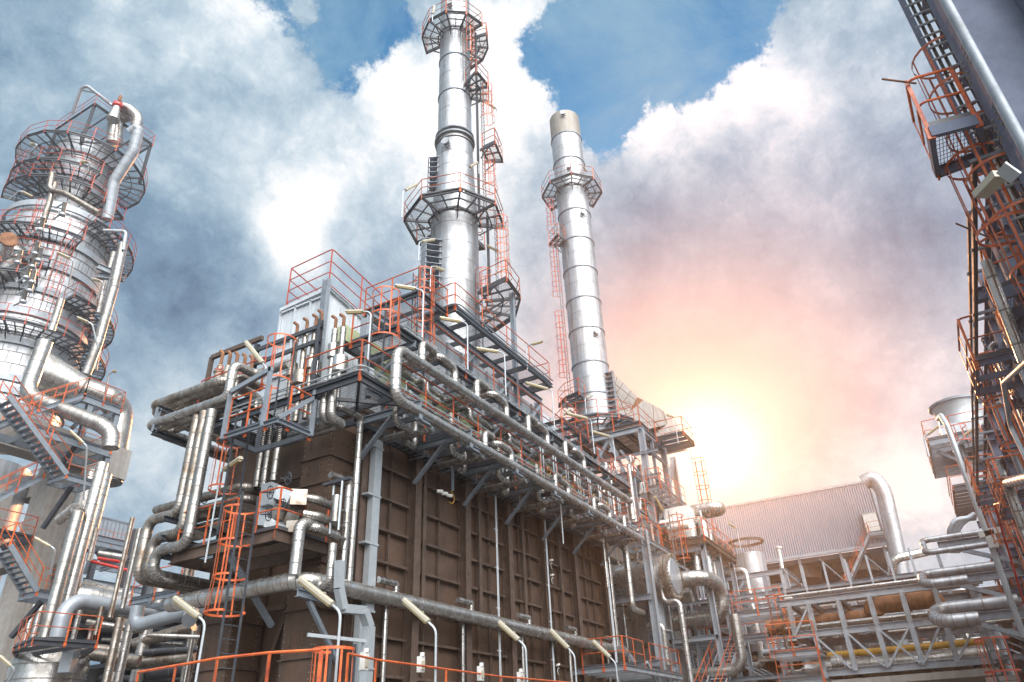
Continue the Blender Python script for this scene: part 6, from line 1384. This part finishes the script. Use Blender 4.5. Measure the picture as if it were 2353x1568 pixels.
# slim long pole of pipe passing in front
pt = onY(2160, -20, -2.3); pipe('long smooth grey pipe rising diagonally at the upper right corner', [V3(pt.x, -2.3, .5), V3(pt.x, -2.3, pt.z+2)], .062, 'steel', 0, n=14)
# tray of rungs top right
t = T('cable_ladder', 'cable ladder with cables standing between the girders at the top right corner', 'cable tray', (xg+1.0, -2.9, 8))
for s_ in (0, .55): MB().bar((xg+.9, -2.55-s_, 6), (xg+.9, -2.55-s_, 20), .03, .1).build('side_rail', 'blue', t)
b = MB()
for i in range(46): b.rod((xg+.9, -2.55, 6+i*.3), (xg+.9, -3.1, 6+i*.3), .025, 6)
b.build('rung_lattice', 'galv', t)
for s_ in (.12, .22, .35): MB().rod((xg+.95, -2.55-s_, 6), (xg+.95, -2.55-s_, 20), .03, 6).build('cable', 'black', t)
# caged ladder + landing near
lc = onY(2211, 228, -2.65)
ladder('long red caged ladder at the upper right in front of the steel structure', V3(lc.x, -3.0, 4.0), onY(2165, 92, -2.8).z, (.05, 1, 0), (5.6, onY(2160, 108, -2.65).z), 'orange', R=.46, w=.5)
pz = onY(2190, 330, -2.25)
A, Bq, Cq, Dq = [onZ(px, py, pz.z) for px, py in ((2132, 296), (2148, 388), (2262, 345), (2240, 268))]
t = deck('small grated landing at the upper right with red rails and a bare rod', [(Bq.x, Bq.y), (Cq.x, Cq.y), (Dq.x, Dq.y), (A.x, A.y)], pz.z, rail=[[(Dq.x, Dq.y), (A.x, A.y), (Bq.x, Bq.y)]], frame='blue', depth=.2, pstep=.9)
MB().rod(onZ(2027, 182, pz.z+1.0), onZ(2105, 192, pz.z+1.0), .018, 6).build('bare_rod', 'oldpipe', t)
u = onY(2300, 720, -2.6)
A, Bq, Cq, Dq = [onZ(px, py, u.z) for px, py in ((2300, 665), (2312, 760), (2380, 700), (2370, 640))]
t = deck('second small grated landing lower on the right edge with red rails', [(Bq.x, Bq.y), (Cq.x, Cq.y), (Dq.x, Dq.y), (A.x, A.y)], u.z, rail=[[(Dq.x, Dq.y), (A.x, A.y), (Bq.x, Bq.y)]], frame='blue', depth=.22, pstep=.7)
MB().rod(onZ(2197, 514, u.z+1.0), onZ(2270, 545, u.z+1.0), .018, 6).build('bare_rod', 'oldpipe', t)
q = onY(2335, 560, -2.5); ladder('short red caged ladder above the second landing on the right edge', V3(q.x, -2.8, u.z), q.z+.5, (.1, 1, 0), (u.z+1, q.z+.3), 'orange', R=.42)
# silver lamp bracket
t = T('floodlight', 'grey floodlight on a plate bracket beside the long red cage', 'lamp', onY(2310, 395, -2.1)); p = onY(2300, 385, -2.1); q = onY(2335, 410, -2.2)
MB().bar(p, q, .18, .03).build('bracket', 'galv', t); p = onY(2275, 425, -2.1); MB().box(p, (.42, .2, .1), Matrix.Rotation(.6, 3, 'Z')).build('housing', 'lamp', t)
# thin poles and pipes on the structure's face
for k, (a, c, y, r, m) in enumerate((((2238, 370), (2246, 1150), -2.4, .05, 'dark'), ((2226, 490), (2238, 1100), -2.6, .035, 'dark'))):
    p, q = onY(*a, y), onY(*c, y); t = T('conduit', ('dark thin conduit running along the outer face of the right structure', 'second thinner conduit on the left edge of the right structure')[k], 'conduit', p); MB().rod(p, q, r, 8).build('run', m, t)
    for j in range(9):
        z = lerp(p, q, j/8); MB().bar(z+V3(0, .06, 0), z+V3(0, -.5, 0), .05, .06).build('clamp', 'steel', t)
for k, (P, y, r, m, lab, bd) in enumerate((
   (((2265, 600), (2353, 830)), -2.35, .09, 'clad', 'silver pipe leaning down the face of the right structure', .6),
   (((2400, 1090), (2314, 1110), (2353, 1215), (2400, 1330)), -2.35, .12, 'clad', 'silver elbowed pipe at the right edge above the loops', .6),
   (((2305, 1155), (2285, 1160), (2353, 1385)), -2.4, .035, 'red', 'thin red pipe slanting down the right structure', 0),
   (((2360, 830), (2305, 880), (2322, 980), (2380, 1100)), -2.3, .045, 'galv', 'thin grey bent pipe on the right structure', 0),
   (((2156, 963), (2162, 955), (2175, 975), (2267, 1224), (2353, 1465)), -2.2, .10, 'galv', 'tall grey vent pipe with hooked top left of the right structure', 0))):
    pipe(lab, [onY(px, py, y) for px, py in P], r, m, bd, n=12)
# grey conduit bundles bending
for k in range(3):
    P = [(2240, 1190-4*k), (2195+6*k, 1195+4*k), (2182+7*k, 1215+6*k), (2186+7*k, 1270)]
    pipe('bent cable duct arching left of the right structure, %s' % ('outer', 'middle', 'inner')[k], [onD(px, py, 33) for px, py in P], .13, 'duct', 0, 'arched cable ducts', name='cable_duct', bend=.9)
# ---- three expansion loops sticking out to the left
XL = 33.5
for k, (a, c, b_, e, r, lab) in enumerate((((2290, 1218), (2124, 1262), (2128, 1285), (2300, 1258), .11, 'upper slim pipe loop in front of the right structure'), ((2300, 1298), (2118, 1326), (2128, 1355), (2225, 1335), .17, 'middle silver pipe loop in front of the right structure'), ((2340, 1380), (2147, 1408), (2165, 1438), (2250, 1420), .24, 'lower fat silver pipe loop in front of the right structure'))):
    p = onX(*a, XL); q = go(p, 'y', *c); s_ = go(q, 'z', *b_)+V3(-1.2, 0, 0); w = go(s_, 'y', *e)
    pipe(lab, [p, q, s_, w], r, 'stack', 2.6, bend=r*2.2, n=20)
    m_ = lerp(p, q, .35)-V3(0, 0, r+.18); MB1 = T('pipe_bracket', 'grey braced outrigger under the %s pipe loop on the right' % ('upper', 'middle', 'lower')[k], 'bracket', m_, 'outriggers of the pipe loops'); MB().ibeam(m_+V3(0, 1.2, 0), m_+V3(0, -4.2, 0), .22, .3, .02).build('beam', 'steel', MB1); MB().bar(m_+V3(0, .6, -.2), m_+V3(0, -3.6, -2.0), .14, .16).build('brace', 'steel', MB1)
t = T('lamp_post', 'white lamp with box on the right above the upper pipe loop', 'lamp', onX(2270, 1222, 32)); p = onX(2250, 1232, 31); q = onX(2300, 1218, 31); MB().bar(p, q, .3, .2).build('housing', 'white', t); MB().box(onX(2278, 1240, 31), (.3, .3, .6)).build('ballast_box', 'white', t)
# ================================================================ truss bridge bottom right
XB = 35.0
cc = lambda x, y: (1764.8+x*.438, 1176+y*.438)
Bp = lambda x, y, X=XB: onX(*cc(x, y), X)
br = T('truss_bridge', 'pale steel truss pipe bridge crossing the bottom right, bolted gussets', 'pipe bridge', Bp(300, 860))
def lvl(a, c, X=XB):
    p, q = Bp(*a, X), Bp(*c, X); z = (p.z+q.z)/2; p.z = q.z = z; return p, q
ch = [lvl((60, 492), (1120, 352)), lvl((140, 660), (1200, 530)), lvl((300, 860), (1190, 762))]
for p, q in ch:
    MB().ibeam(p, q, .22, .28, .018).build('chord', 'duct', br); MB().ibeam(p+V3(4, 0, 0), q+V3(4, 0, 0), .28, .32, .022).build('chord', 'duct', br)
for k, (a, c) in enumerate((((105, 490), (150, 660)), ((210, 475), (300, 860)), ((370, 455), (455, 830)), ((530, 430), (630, 820)), ((700, 400), (805, 800)), ((870, 390), (990, 780)), ((1050, 360), (1190, 760)))):
    p, q = Bp(*a), Bp(*c); y = (p.y+q.y)/2; z1 = ch[0][0].z; z0 = ch[1][0].z if k == 0 else ch[2][0].z
    MB().ibeam((XB-.02, y, 0 if k in (1,) else z0), (XB-.02, y, z1), .2, .2, .016, up=(1, 0, 0)).build('vertical_post', 'duct', br); MB().ibeam((XB+4, y, z0), (XB+4, y, z1), .2, .2, .02, up=(1, 0, 0)).build('vertical_post', 'duct', br)
    MB().bar((XB, y, z1), (XB+4, y, z1), .18, .2).bar((XB, y, z0), (XB+4, y, z0), .18, .2).build('cross_frame', 'dark', br)
    b = MB()
    for zz in (z0+.3, z1-.5, ch[1][0].z+.1): 
        for j in range(4):
            for s_ in (-.07, .07): b.rod((XB-.2, y+s_, zz+j*.12), (XB-.14, y+s_, zz+j*.12), .025, 6)
    b.build('bolt', 'bolt', br)
for (a, c) in (((265, 670), (440, 825)), ((425, 645), (615, 812)), ((740, 605), (635, 812)), ((590, 625), (800, 795)), ((905, 590), (820, 792)), ((1105, 570), (1000, 772)), ((205, 510), (140, 655)), ((1100, 570), (1185, 740))): MB().bar(Bp(*a, XB-.12), Bp(*c, XB-.12), .08, .14, up=(1, 0, 0)).build('diagonal_brace', 'duct', br)
p, q = ch[2]; b = MB(); b.bb((XB-.3, min(p.y, q.y), p.z-.55), (XB+4.3, max(p.y, q.y), p.z-.3)); b.build('deck_slab', 'conc', br)
q = Bp(1195, 800); MB().bb((XB-.4, q.y-.5, 0), (XB+.5, q.y+.5, ch[2][0].z-.6)).build('pier', 'conc', br)
# pipes on the bridge
def bp(lab, pts, r, m, X=XB+1.5, band=.9, bend=None): 
    P = [Bp(pts[0][0], pts[0][1], X)]
    for s in pts[1:]: P.append(go(P[-1], s[0], *cc(s[1], s[2])))
    pipe(lab, P, r, m, band, bend=bend, n=18)
bp('long yellow pipe running along the truss bridge', [(210, 765), ('y', 1185, 655)], .13, 'yellow', XB+.8, 0)
bp('big silver pipe along the bottom of the truss bridge', [(205, 838), ('y', 1215, 735)], .42, 'clad', XB+2.2, 1.1)
bp('rusty brown pipe low behind the truss with a bare end', [(0, 612), ('y', 600, 540)], .36, 'oldpipe', XB+3.0, 1.6)
bp('rusty brown pipe bridging up and over the truss, flanged at its right end', [(560, 545), ('z', 566, 492), ('y', 868, 438), ('z', 880, 500)], .38, 'oldpipe', XB+1.5, 0, .8)
bp('short fat silver stub pipe at the left of the truss bridge', [(340, 800), ('y', 400, 790)], .45, 'clad', XB+1.0)
for k in range(6):
    a, c = ((50, 445+k*11), (810, 325+k*12)); p = Bp(*a, XB+6); q = Bp(*c, XB+6); z = p.z; q.z = z
    t = T('cable_tray', '%s of the stacked cable trays behind the truss bridge, counted from above' % ('first', 'second', 'third', 'fourth', 'fifth', 'sixth')[k], 'cable tray', p, 'stacked cable trays'); MB().chan(p, q, .5, .16, .02).build('tray', 'duct' if k % 2 else 'dark', t)
for k in range(18):
    X = XB+.4+.42*(k % 9); zc_ = ch[0][0].z+.32 if k < 9 else ch[1][0].z+.32; r = (.05, .09, .06, .12, .05, .08, .14, .06, .1)[k % 9]
    pa = V3(X, ch[0][0].y-.5*(k % 3), zc_+r); pb = V3(X, ch[0][1].y+.5*(k % 2), zc_+r)
    pipe('thin pipe lying along the %s chord of the truss bridge' % ('upper' if k < 9 else 'middle'), [pa, pb], r, ('clad', 'galv', 'grime')[k % 3], 1.2, 'thin pipes on the truss bridge', n=10)
for k in range(7):
    p = Bp(100+k*115, 470-k*17, XB+5.8); t = T('tray_post', '%s short post of the stacked cable trays from the left' % ('first', 'second', 'third', 'fourth', 'fifth', 'sixth', 'seventh')[k], 'post', p, 'posts of the cable trays'); MB().bar(p-V3(0, 0, 1.2), p+V3(0, 0, 1.6), .1, .1).build('post', 'duct', t)
for k in range(46):
    X = XB+5.5+2.1*(k % 7); x0 = -60+rnd.random()*760; y0 = 545+k*8+rnd.random()*12
    p = Bp(x0, y0-.13*x0*.4, X); q = go(p, 'y', *cc(x0+400+rnd.random()*450, y0-90))
    pipe('thin level pipe among the many behind the truss bridge', [p, q], .06+.12*rnd.random()**2, ('clad', 'clad', 'grime', 'duct')[k % 4], 1.0, 'background pipes behind the bridge', n=12)
for k in range(14):
    X = XB+7+3*(k % 3); px = 60+k*85; p = Bp(px, 520+30*(k % 3), X); q = V3(p.x, p.y, .5)
    pipe('upright pipe among the many behind the truss bridge', [p, q], .10+.10*(k % 4), ('clad', 'duct', 'clad')[k % 3], 1.0, 'background uprights behind the bridge', n=12)
for k, (px, py, w) in enumerate(((780, 500, 1.0), (1000, 420, 1.1), (950, 600, .9))):
    p = Bp(px, py, 58); t = T('process_vessel', '%s silver vertical vessel seen through the truss bridge' % ('left', 'right', 'middle')[k], 'vessel', (p.x, p.y, 0), 'vessels behind the bridge')
    b = MB(); b.lathe((p.x, p.y, 0), [(w, 0), (w, p.z), (w*.7, p.z+.5), (.1, p.z+.7)], 28); b.build('shell', ('stack', 'seam'), t); b = MB()
    for j in range(8): b.lathe((p.x, p.y, 1+j*p.z/8), [(w, -.03), (w+.05, -.03), (w+.05, .03), (w, .03)], 28, cap=False)
    b.build('cladding_seam', 'seam', t)
t = T('rack_floor', 'dark solid floors stacked behind the truss bridge', 'floor', (60, 5, 3), 'dark floors of the racks')
for k, z in enumerate((3.2, 6.0, 8.6)): MB().bb((46+2*k, -12, z), (76, 30, z+.25)).build('slab', 'rust_beam', t)
for k in range(10): MB().bb((56+(k % 3)*5, -8+k*3.2, 0), (58.5+(k % 3)*5, -6+k*3.2, 8.2-(k % 3))).build('machinery', ('duct', 'steel', 'clad', 'rust_beam')[k % 4], t)
for k in range(7):
    X = XB+6.5+3.2*k; t = T('rack_bay', '%s row of slim rack steelwork seen through the truss bridge, counted from the bridge' % ('first', 'second', 'third', 'fourth', 'fifth', 'sixth', 'seventh')[k], 'pipe rack', (X, 5, 0), 'rack rows behind the bridge')
    for j in range(7): MB().ibeam((X, -9+j*4.2+k*.5, 0), (X, -9+j*4.2+k*.5, 9.6-(k % 3)*.8), .16, .16, .014, up=(1, 0, 0)).build('column', 'steel', t)
    for z in (2.6, 4.6, 6.6, 8.6):
        MB().ibeam((X, -10, z+.2*(k % 3)), (X, 18, z+.2*(k % 3)), .14, .2, .014).build('beam', 'steel', t)
    for j in range(5): MB().bar((X, -8+j*4.2, 2.6+2*(j % 3)), (X, -5+j*4.2, 4.5+2*(j % 3)), .07, .09).build('brace', 'steel', t)
    if k % 2: rails(t, [V3(X-.3, 14, 6.8-.3*k), V3(X-.3, -4, 6.8-.3*k)], 'orange', step=1.8, toe=False)
# railings / decks in the lower right
def dk2(lab, x0, y0, w, X, m='orange', dep=2.2):
    p = Bp(x0, y0, X); q = go(p, 'y', *cc(x0+w, y0-w*.12)); deck(lab, [(X, p.y), (X, q.y), (X+dep, q.y), (X+dep, p.y)], p.z, rail=[[(X+dep, p.y), (X, p.y), (X, q.y)]], m=m, frame='duct', pstep=1.2)
dk2('small orange railed deck left of the truss bridge, upper', 10, 745, 250, 33.5)
dk2('small orange railed deck left of the truss bridge, lowest', 60, 890, 230, 33.0)
dk2('railed deck behind the middle of the truss bridge', 620, 585, 260, 52)
dk2('railed deck at the bottom right under the pipe bridge', 900, 900, 400, 42)
dk2('railed deck below the small capped chimney', -180, 540, 260, 40)
ladder('orange caged ladder between the small chimney and the bridge', Bp(60, 620, 36.5), Bp(20, 440, 36.5).z, (-.8, -.4, 0), (Bp(50, 590, 36.5).z, Bp(25, 450, 36.5).z), 'orange', R=.42)
ladder('big red caged ladder at the bottom right corner', V3(29.5, onX(2310, 1540, 29.5).y, 1), onX(2290, 1465, 29.5).z, (-1, .3, 0), (2.4, onX(2290, 1470, 29.5).z), 'redor', R=.5, w=.6)
# silver upright with foot between middle structure and bridge
p = Bp(-180, 530, 39); pipe('slim silver upright pipe turning left at its foot before the bridge', [Bp(-178, 540, 39), go(Bp(-178, 540, 39), 'z', *cc(-130, 830)), go(go(Bp(-178, 540, 39), 'z', *cc(-130, 830)), 'y', *cc(-400, 850))], .26, 'clad', .7)
# small chimney with cap
p = onX(1723, 1290, 50); zb_, zt_2 = onX(1745, 1420, 50).z, onX(1722, 1275, 50).z
t = T('chimney', 'short capped vent chimney in front of the grey corrugated building', 'chimney', (p.x, p.y, zb_)); b = MB(); b.lathe((p.x, p.y, 0), [(1.0, zb_-2), (1.0, zt_2)], 32, cap=False); b.build('shell', 'stack', t); b = MB(); b.lathe((p.x, p.y, zt_2+.75), [(1.15, 0), (1.15, .15), (1.02, .16), (1.02, 0)], 32, cap=False); b.build('cap_ring', 'rust', t)
for k in range(6): a = k*60+20; MB().bar(pol((p.x, p.y), a, 1.0, zt_2-.1), pol((p.x, p.y), a, 1.05, zt_2+.8), .06, .03).build('cap_strut', 'rust', t)
t = T('vent_steelwork', 'pale steel frame round the short capped chimney', 'steel frame', (p.x, p.y, 8))
for dx in (-2.2, 2.6):
    for dy in (-2.4, 2.4): MB().ibeam((p.x+dx, p.y+dy, 2), (p.x+dx, p.y+dy, zb_+2.2), .26, .26, .02, up=(0, 1, 0)).build('column', 'duct', t)
for z in (zb_+2.2, zb_-.6):
    for dx in (-2.2, 2.6): MB().ibeam((p.x+dx, p.y-2.4, z), (p.x+dx, p.y+2.4, z), .24, .3, .02).build('beam', 'duct', t)
    for dy in (-2.4, 2.4): MB().ibeam((p.x-2.2, p.y+dy, z), (p.x+2.6, p.y+dy, z), .24, .3, .02).build('beam', 'duct', t)
MB().bar((p.x-2.3, p.y-2.3, zb_-.5), (p.x-2.3, p.y, zb_+2), .12, .16).bar((p.x-2.3, p.y+2.3, zb_-.5), (p.x-2.3, p.y, zb_+2), .12, .16).build('brace_frame', 'duct', t)
# ================================================================ corrugated building
XG = 84.0
G_ = lambda px, py: onX(px, py, XG)
tl, trr, brr, bl = G_(1600, 1190), G_(1990, 1097), G_(2037, 1243), G_(1690, 1300)
zT = (tl.z+trr.z)/2; zB = (brr.z+bl.z)/2; y0, y1 = trr.y-.2, tl.y+3
bd = T('corrugated_building', 'large grey corrugated cladding screen of a cooler building above dark fans', 'building', (XG, y0, 0))
b = MB(); n = int((y1-y0)/.24); vs = []
for i in range(n*2+1):
    y = y0+(y1-y0)*i/(n*2); x = XG+(0 if i % 2 else .09); vs += [(x, y, zB), (x, y, zT)]
b.add(vs, [(2*i, 2*i+1, 2*i+3, 2*i+2) for i in range(n*2)]); b.build('wall_cladding', 'siding', bd, smooth=False)
b = MB(); b.bb((XG+.3, y0, zB), (XG+20, y0+.1, zT)); b.bb((XG+.2, y0, zT-.3), (XG+20, y1, zT)); b.build('wall_side', 'siding', bd)
b = MB(); b.bb((XG-.05, y0-.1, zT), (XG+.3, y1, zT+.25)); b.bb((XG-.05, y0-.12, zB-.3), (XG+.3, y1, zB)); b.bb((XG-.06, y0-.14, zB), (XG+.25, y0+.1, zT)); b.build('trim', 'duct', bd)
b = MB(); b.bb((XG+.5, y0, zB-.8), (XG+19, y1, zB-.35)); b.build('fan_deck', 'dark', bd)
for i in range(4): b = MB(); yy = y0+4+i*5.6; b.lathe((XG+3.6, yy, zB-2.1), [(2.3, 0), (2.2, 1.3)], 32, cap=False); b.build('fan_shroud', 'rust_beam', bd)
for i in range(6):
    yy = y0+.5+i*(y1-y0-1)/5; MB().ibeam((XG+.4, yy, 0), (XG+.4, yy, zB-.3), .25, .25, .03, up=(0, 1, 0)).build('column', 'duct', bd); MB().ibeam((XG+9, yy, 0), (XG+9, yy, zB-.3), .4, .4, .03, up=(0, 1, 0)).build('column', 'dark', bd); MB().bar((XG+.4, yy, zB-3.5), (XG+.4, yy+2.2, zB-.6), .1, .12).build('brace', 'steel', bd)
zf_ = zB-5.2
b = MB(); b.bb((XG-1.8, y0-1, zf_-.9), (XG+16, y1, zf_)); b.build('floor_slab', 'conc', bd)
rails(bd, [V3(XG-1.8, y1, zf_), V3(XG-1.8, y0-1, zf_)], 'orange', step=2.2, r=.05)
b = MB(); b.bb((XG+12, y0, 0), (XG+12.3, y1, zB)); b.build('back_wall', 'dark', bd)
s_b, s_t = G_(1925, 1325), G_(2003, 1235)
stair('far orange railed stair up to the door of the corrugated building', V3(XG-2.0, s_b.y, zf_), V3(XG-2.0, s_t.y, s_t.z), 1.2, (1, 0, 0), 'duct', 'orange')
deck('far landing with a cream door at the corner of the corrugated building', [(XG-2.1, y0-.5), (XG-2.1, s_t.y), (XG-.2, s_t.y), (XG-.2, y0-.5)], s_t.z, rail=[[(XG-2.1, s_t.y), (XG-2.1, y0-.5), (XG-.3, y0-.5)]], frame='duct', pstep=1.4)
t = T('door', 'cream door on the far landing of the corrugated building', 'door', (XG-.2, y0+.8, s_t.z)); MB().bb((XG-.35, y0+.3, s_t.z+.02), (XG-.1, y0+1.6, s_t.z+2.4)).build('leaf', 'white', t); MB().bb((XG-.4, y0+.2, s_t.z+2.41), (XG-.05, y0+1.7, s_t.z+2.5)).build('frame', 'duct', t)
pp = [(1985, 1110), (2005, 1098), (2030, 1125), (2068, 1300), (2085, 1400)]
pipe('fat pale pipe arching over the right corner of the corrugated building', [onX(px, py, 80) for px, py in pp], .78, 'stack', 5, bend=3.0, n=24)
pipe('grey pipe crossing left of the upper loop toward the far building', [onD(2050, 1322, 50), onD(2052, 1285, 50), onD(2130, 1268, 50)], .3, 'clad', 2, bend=.8)
t = T('mast', 'thin white pole standing in front of the corrugated building', 'pole', onX(1800, 1365, 70)); MB().rod(onX(1808, 1362, 70), onX(1789, 1260, 70), .16, 10).build('pole', 'white', t); MB().rod(onX(1789, 1260, 70), onX(1789, 1256, 70), .3, 10).build('cap', 'white', t)
t = T('cabinet', 'small orange brown cabinet on the floor slab of the corrugated building', 'cabinet', G_(1821, 1345)); MB().box(G_(1821, 1345)-V3(3, 0, 0), (.8, 1.0, 1.2)).build('box', 'oldpipe', t)
# ================================================================ far fan platform right
XP = 44.0
a, c = onX(2134, 1025, XP), onX(2240, 1000, XP); u = onX(2155, 1140, XP)
t = deck('high railed fan platform left of the right structure', [(XP-1.0, a.y), (XP-1, a.y-3.8), (XP+5.5, a.y-3.8), (XP+5.5, a.y)], a.z, rail=[[(XP+5.5, a.y), (XP-1, a.y), (XP-1, a.y-3.8)]], frame='steel', step=.8, depth=.35, pstep=1.1)
for (dy, dx) in ((-.5, 0), (-3.2, 0), (-.5, 5), (-3.2, 5)): MB().ibeam((XP+dx, a.y+dy-1, 0), (XP+dx, a.y+dy-1, a.z-.1), .24, .24, .02, up=(0, 1, 0)).build('column', 'steel', t)
MB().bar((XP, a.y-.3, a.z-.4), (XP, a.y-3.6, a.z-3.2), .14, .16).build('brace', 'steel', t)
deck('lower railed fan platform under the high one', [(XP-.6, a.y-.4), (XP-.6, a.y-3.8), (XP+5.5, a.y-3.8), (XP+5.5, a.y-.4)], a.z-2.6, rail=[[(XP+5.5, a.y-.4), (XP-.6, a.y-.4), (XP-.6, a.y-3.8)]], frame='dark', step=.8, pstep=1.1)
cf = onX(2215, 985, XP+2); tf = T('fan_stack', 'grey flared fan cowl above the high fan platform', 'fan cowl', cf); b = MB(); b.lathe((cf.x, cf.y, a.z+1.2), [(1.25, 0), (1.1, .6), (1.15, 1.0), (1.3, 1.5)], 36, cap=False); b.build('cowl', 'galv', tf); b = MB(); b.lathe((cf.x, cf.y, a.z+2.6), [(1.3, 0), (1.4, 0), (1.4, .14), (1.3, .14)], 36, cap=False); b.build('rim', 'steel', tf); MB().bb((cf.x-1.2, cf.y-1.2, a.z+.05), (cf.x+1.2, cf.y+1.2, a.z+1.25)).build('plenum', 'galv', tf)
ladder('red caged ladder at the fan platform', onX(2215, 1030, XP-.8), onX(2205, 985, XP-.8).z, (-1, 0, 0), (onX(2215, 1020, XP-.8).z, onX(2205, 985, XP-.8).z), 'redor', R=.45)
lamp('slanting lamp at the left corner of the fan platform', onX(2135, 1050, XP-1), onX(2123, 1006, XP-1), onX(2156, 980, XP-1), r=.05, w=.26)
lamp('slanting lamp in front of the fan cowl', onX(2190, 1040, XP-1), onX(2205, 1010, XP-1), onX(2236, 985, XP-1), r=.05, w=.26)
# ---- mixed background between middle structure and building
for k in range(10):
    px, py = 1640+k*9, 1440+k*12; p = onD(px, py, 52+k); q = go(p, 'y', px+130, py-22)
    pipe('level pipe low behind the middle structure', [p, q], .14+.05*(k % 3), ('clad', 'grime')[k % 2], 1, 'level pipes behind the middle structure', n=12)
for k in range(8):
    px = 1560+k*20; p = onD(px, 1400+15*(k % 3), 49+k); t = T('rack_post', '%s slim steel post behind the middle structure' % ('first', 'second', 'third', 'fourth', 'fifth', 'sixth', 'seventh', 'eighth')[k], 'post', (p.x, p.y, 0), 'posts behind the middle structure'); MB().ibeam((p.x, p.y, 0), (p.x, p.y, p.z+2), .26, .26, .02, up=(0, 1, 0)).build('column', 'duct', t); MB().ibeam((p.x, p.y-2.5, p.z), (p.x, p.y+2.5, p.z), .2, .26, .02).build('beam', 'dark', t)

# ---- extra members, landings and risers of the right structure
for k, x in enumerate((11.8, 14.4, 17.1, 20, 23.2, 27, 31, 36, 41)):
    MB().ibeam((x, YW+.05, 1), (x, YW+.05, ztp-.2), .2, .26, .018, up=(0, 1, 0)).build('column', 'blue', tr)
    MB().ibeam((x, YW+.5, 5.2), (x, YW-3, 5.2), .16, .22, .014).build('cross_beam', 'blue', tr); MB().ibeam((x, YW+.5, 8.6), (x, YW-3, 8.6), .16, .22, .014).build('cross_beam', 'blue', tr)
    w = ('nearest', 'second', 'third', 'fourth', 'fifth', 'sixth', 'seventh', 'eighth', 'farthest')[k]
    pipe('%s slim riser pipe on the outer face of the right structure' % w, [V3(x+.5, YW+.32, .5), V3(x+.5, YW+.32, ztp-.6-.5*(k % 3)), V3(x+.5, YW-.8, ztp-.6-.5*(k % 3))], .05+.02*(k % 3), ('clad', 'steel', 'galv')[k % 3], .8, 'riser pipes of the right structure', n=10, bend=.2)
for k, (x, z) in enumerate(((17.5, 8.9), (22.5, 7.0), (28.5, 8.9), (34, 6.4))):
    deck('%s small orange railed landing along the face of the right structure' % ('nearest', 'second', 'third', 'farthest')[k], [(x, YW+.3), (x+1.8, YW+.3), (x+1.8, YW+1.1), (x, YW+1.1)], z, rail=[[(x, YW+.35), (x, YW+1.1), (x+1.8, YW+1.1)]], m='orange', frame='blue', pstep=.9, depth=.16)
    ladder('%s caged ladder between the landings of the right structure' % ('nearest', 'second', 'third', 'farthest')[k], V3(x+2.2, YW+.35, z-3.4), z+1.0, (0, 1, 0), (z-1.4, z+.9), 'orange', R=.38)
# ================================================================ haze
b = MB(); b.bb((-60, -70, -1), (150, 120, 68))
hz = b.build('haze', 'ground', smooth=False); tag(hz, None, None, kind='stuff')
hm = bpy.data.materials.new('haze'); hm.use_nodes = True; nt = hm.node_tree; nt.nodes.clear()
o_ = nt.nodes.new('ShaderNodeOutputMaterial'); v_ = nt.nodes.new('ShaderNodeVolumePrincipled'); nt.links.new(v_.outputs[0], o_.inputs['Volume'])
v_.inputs['Color'].default_value = (.95, .93, .92, 1); v_.inputs['Density'].default_value = .0013; v_.inputs['Anisotropy'].default_value = .80
hz.data.materials.clear(); hz.data.materials.append(hm)
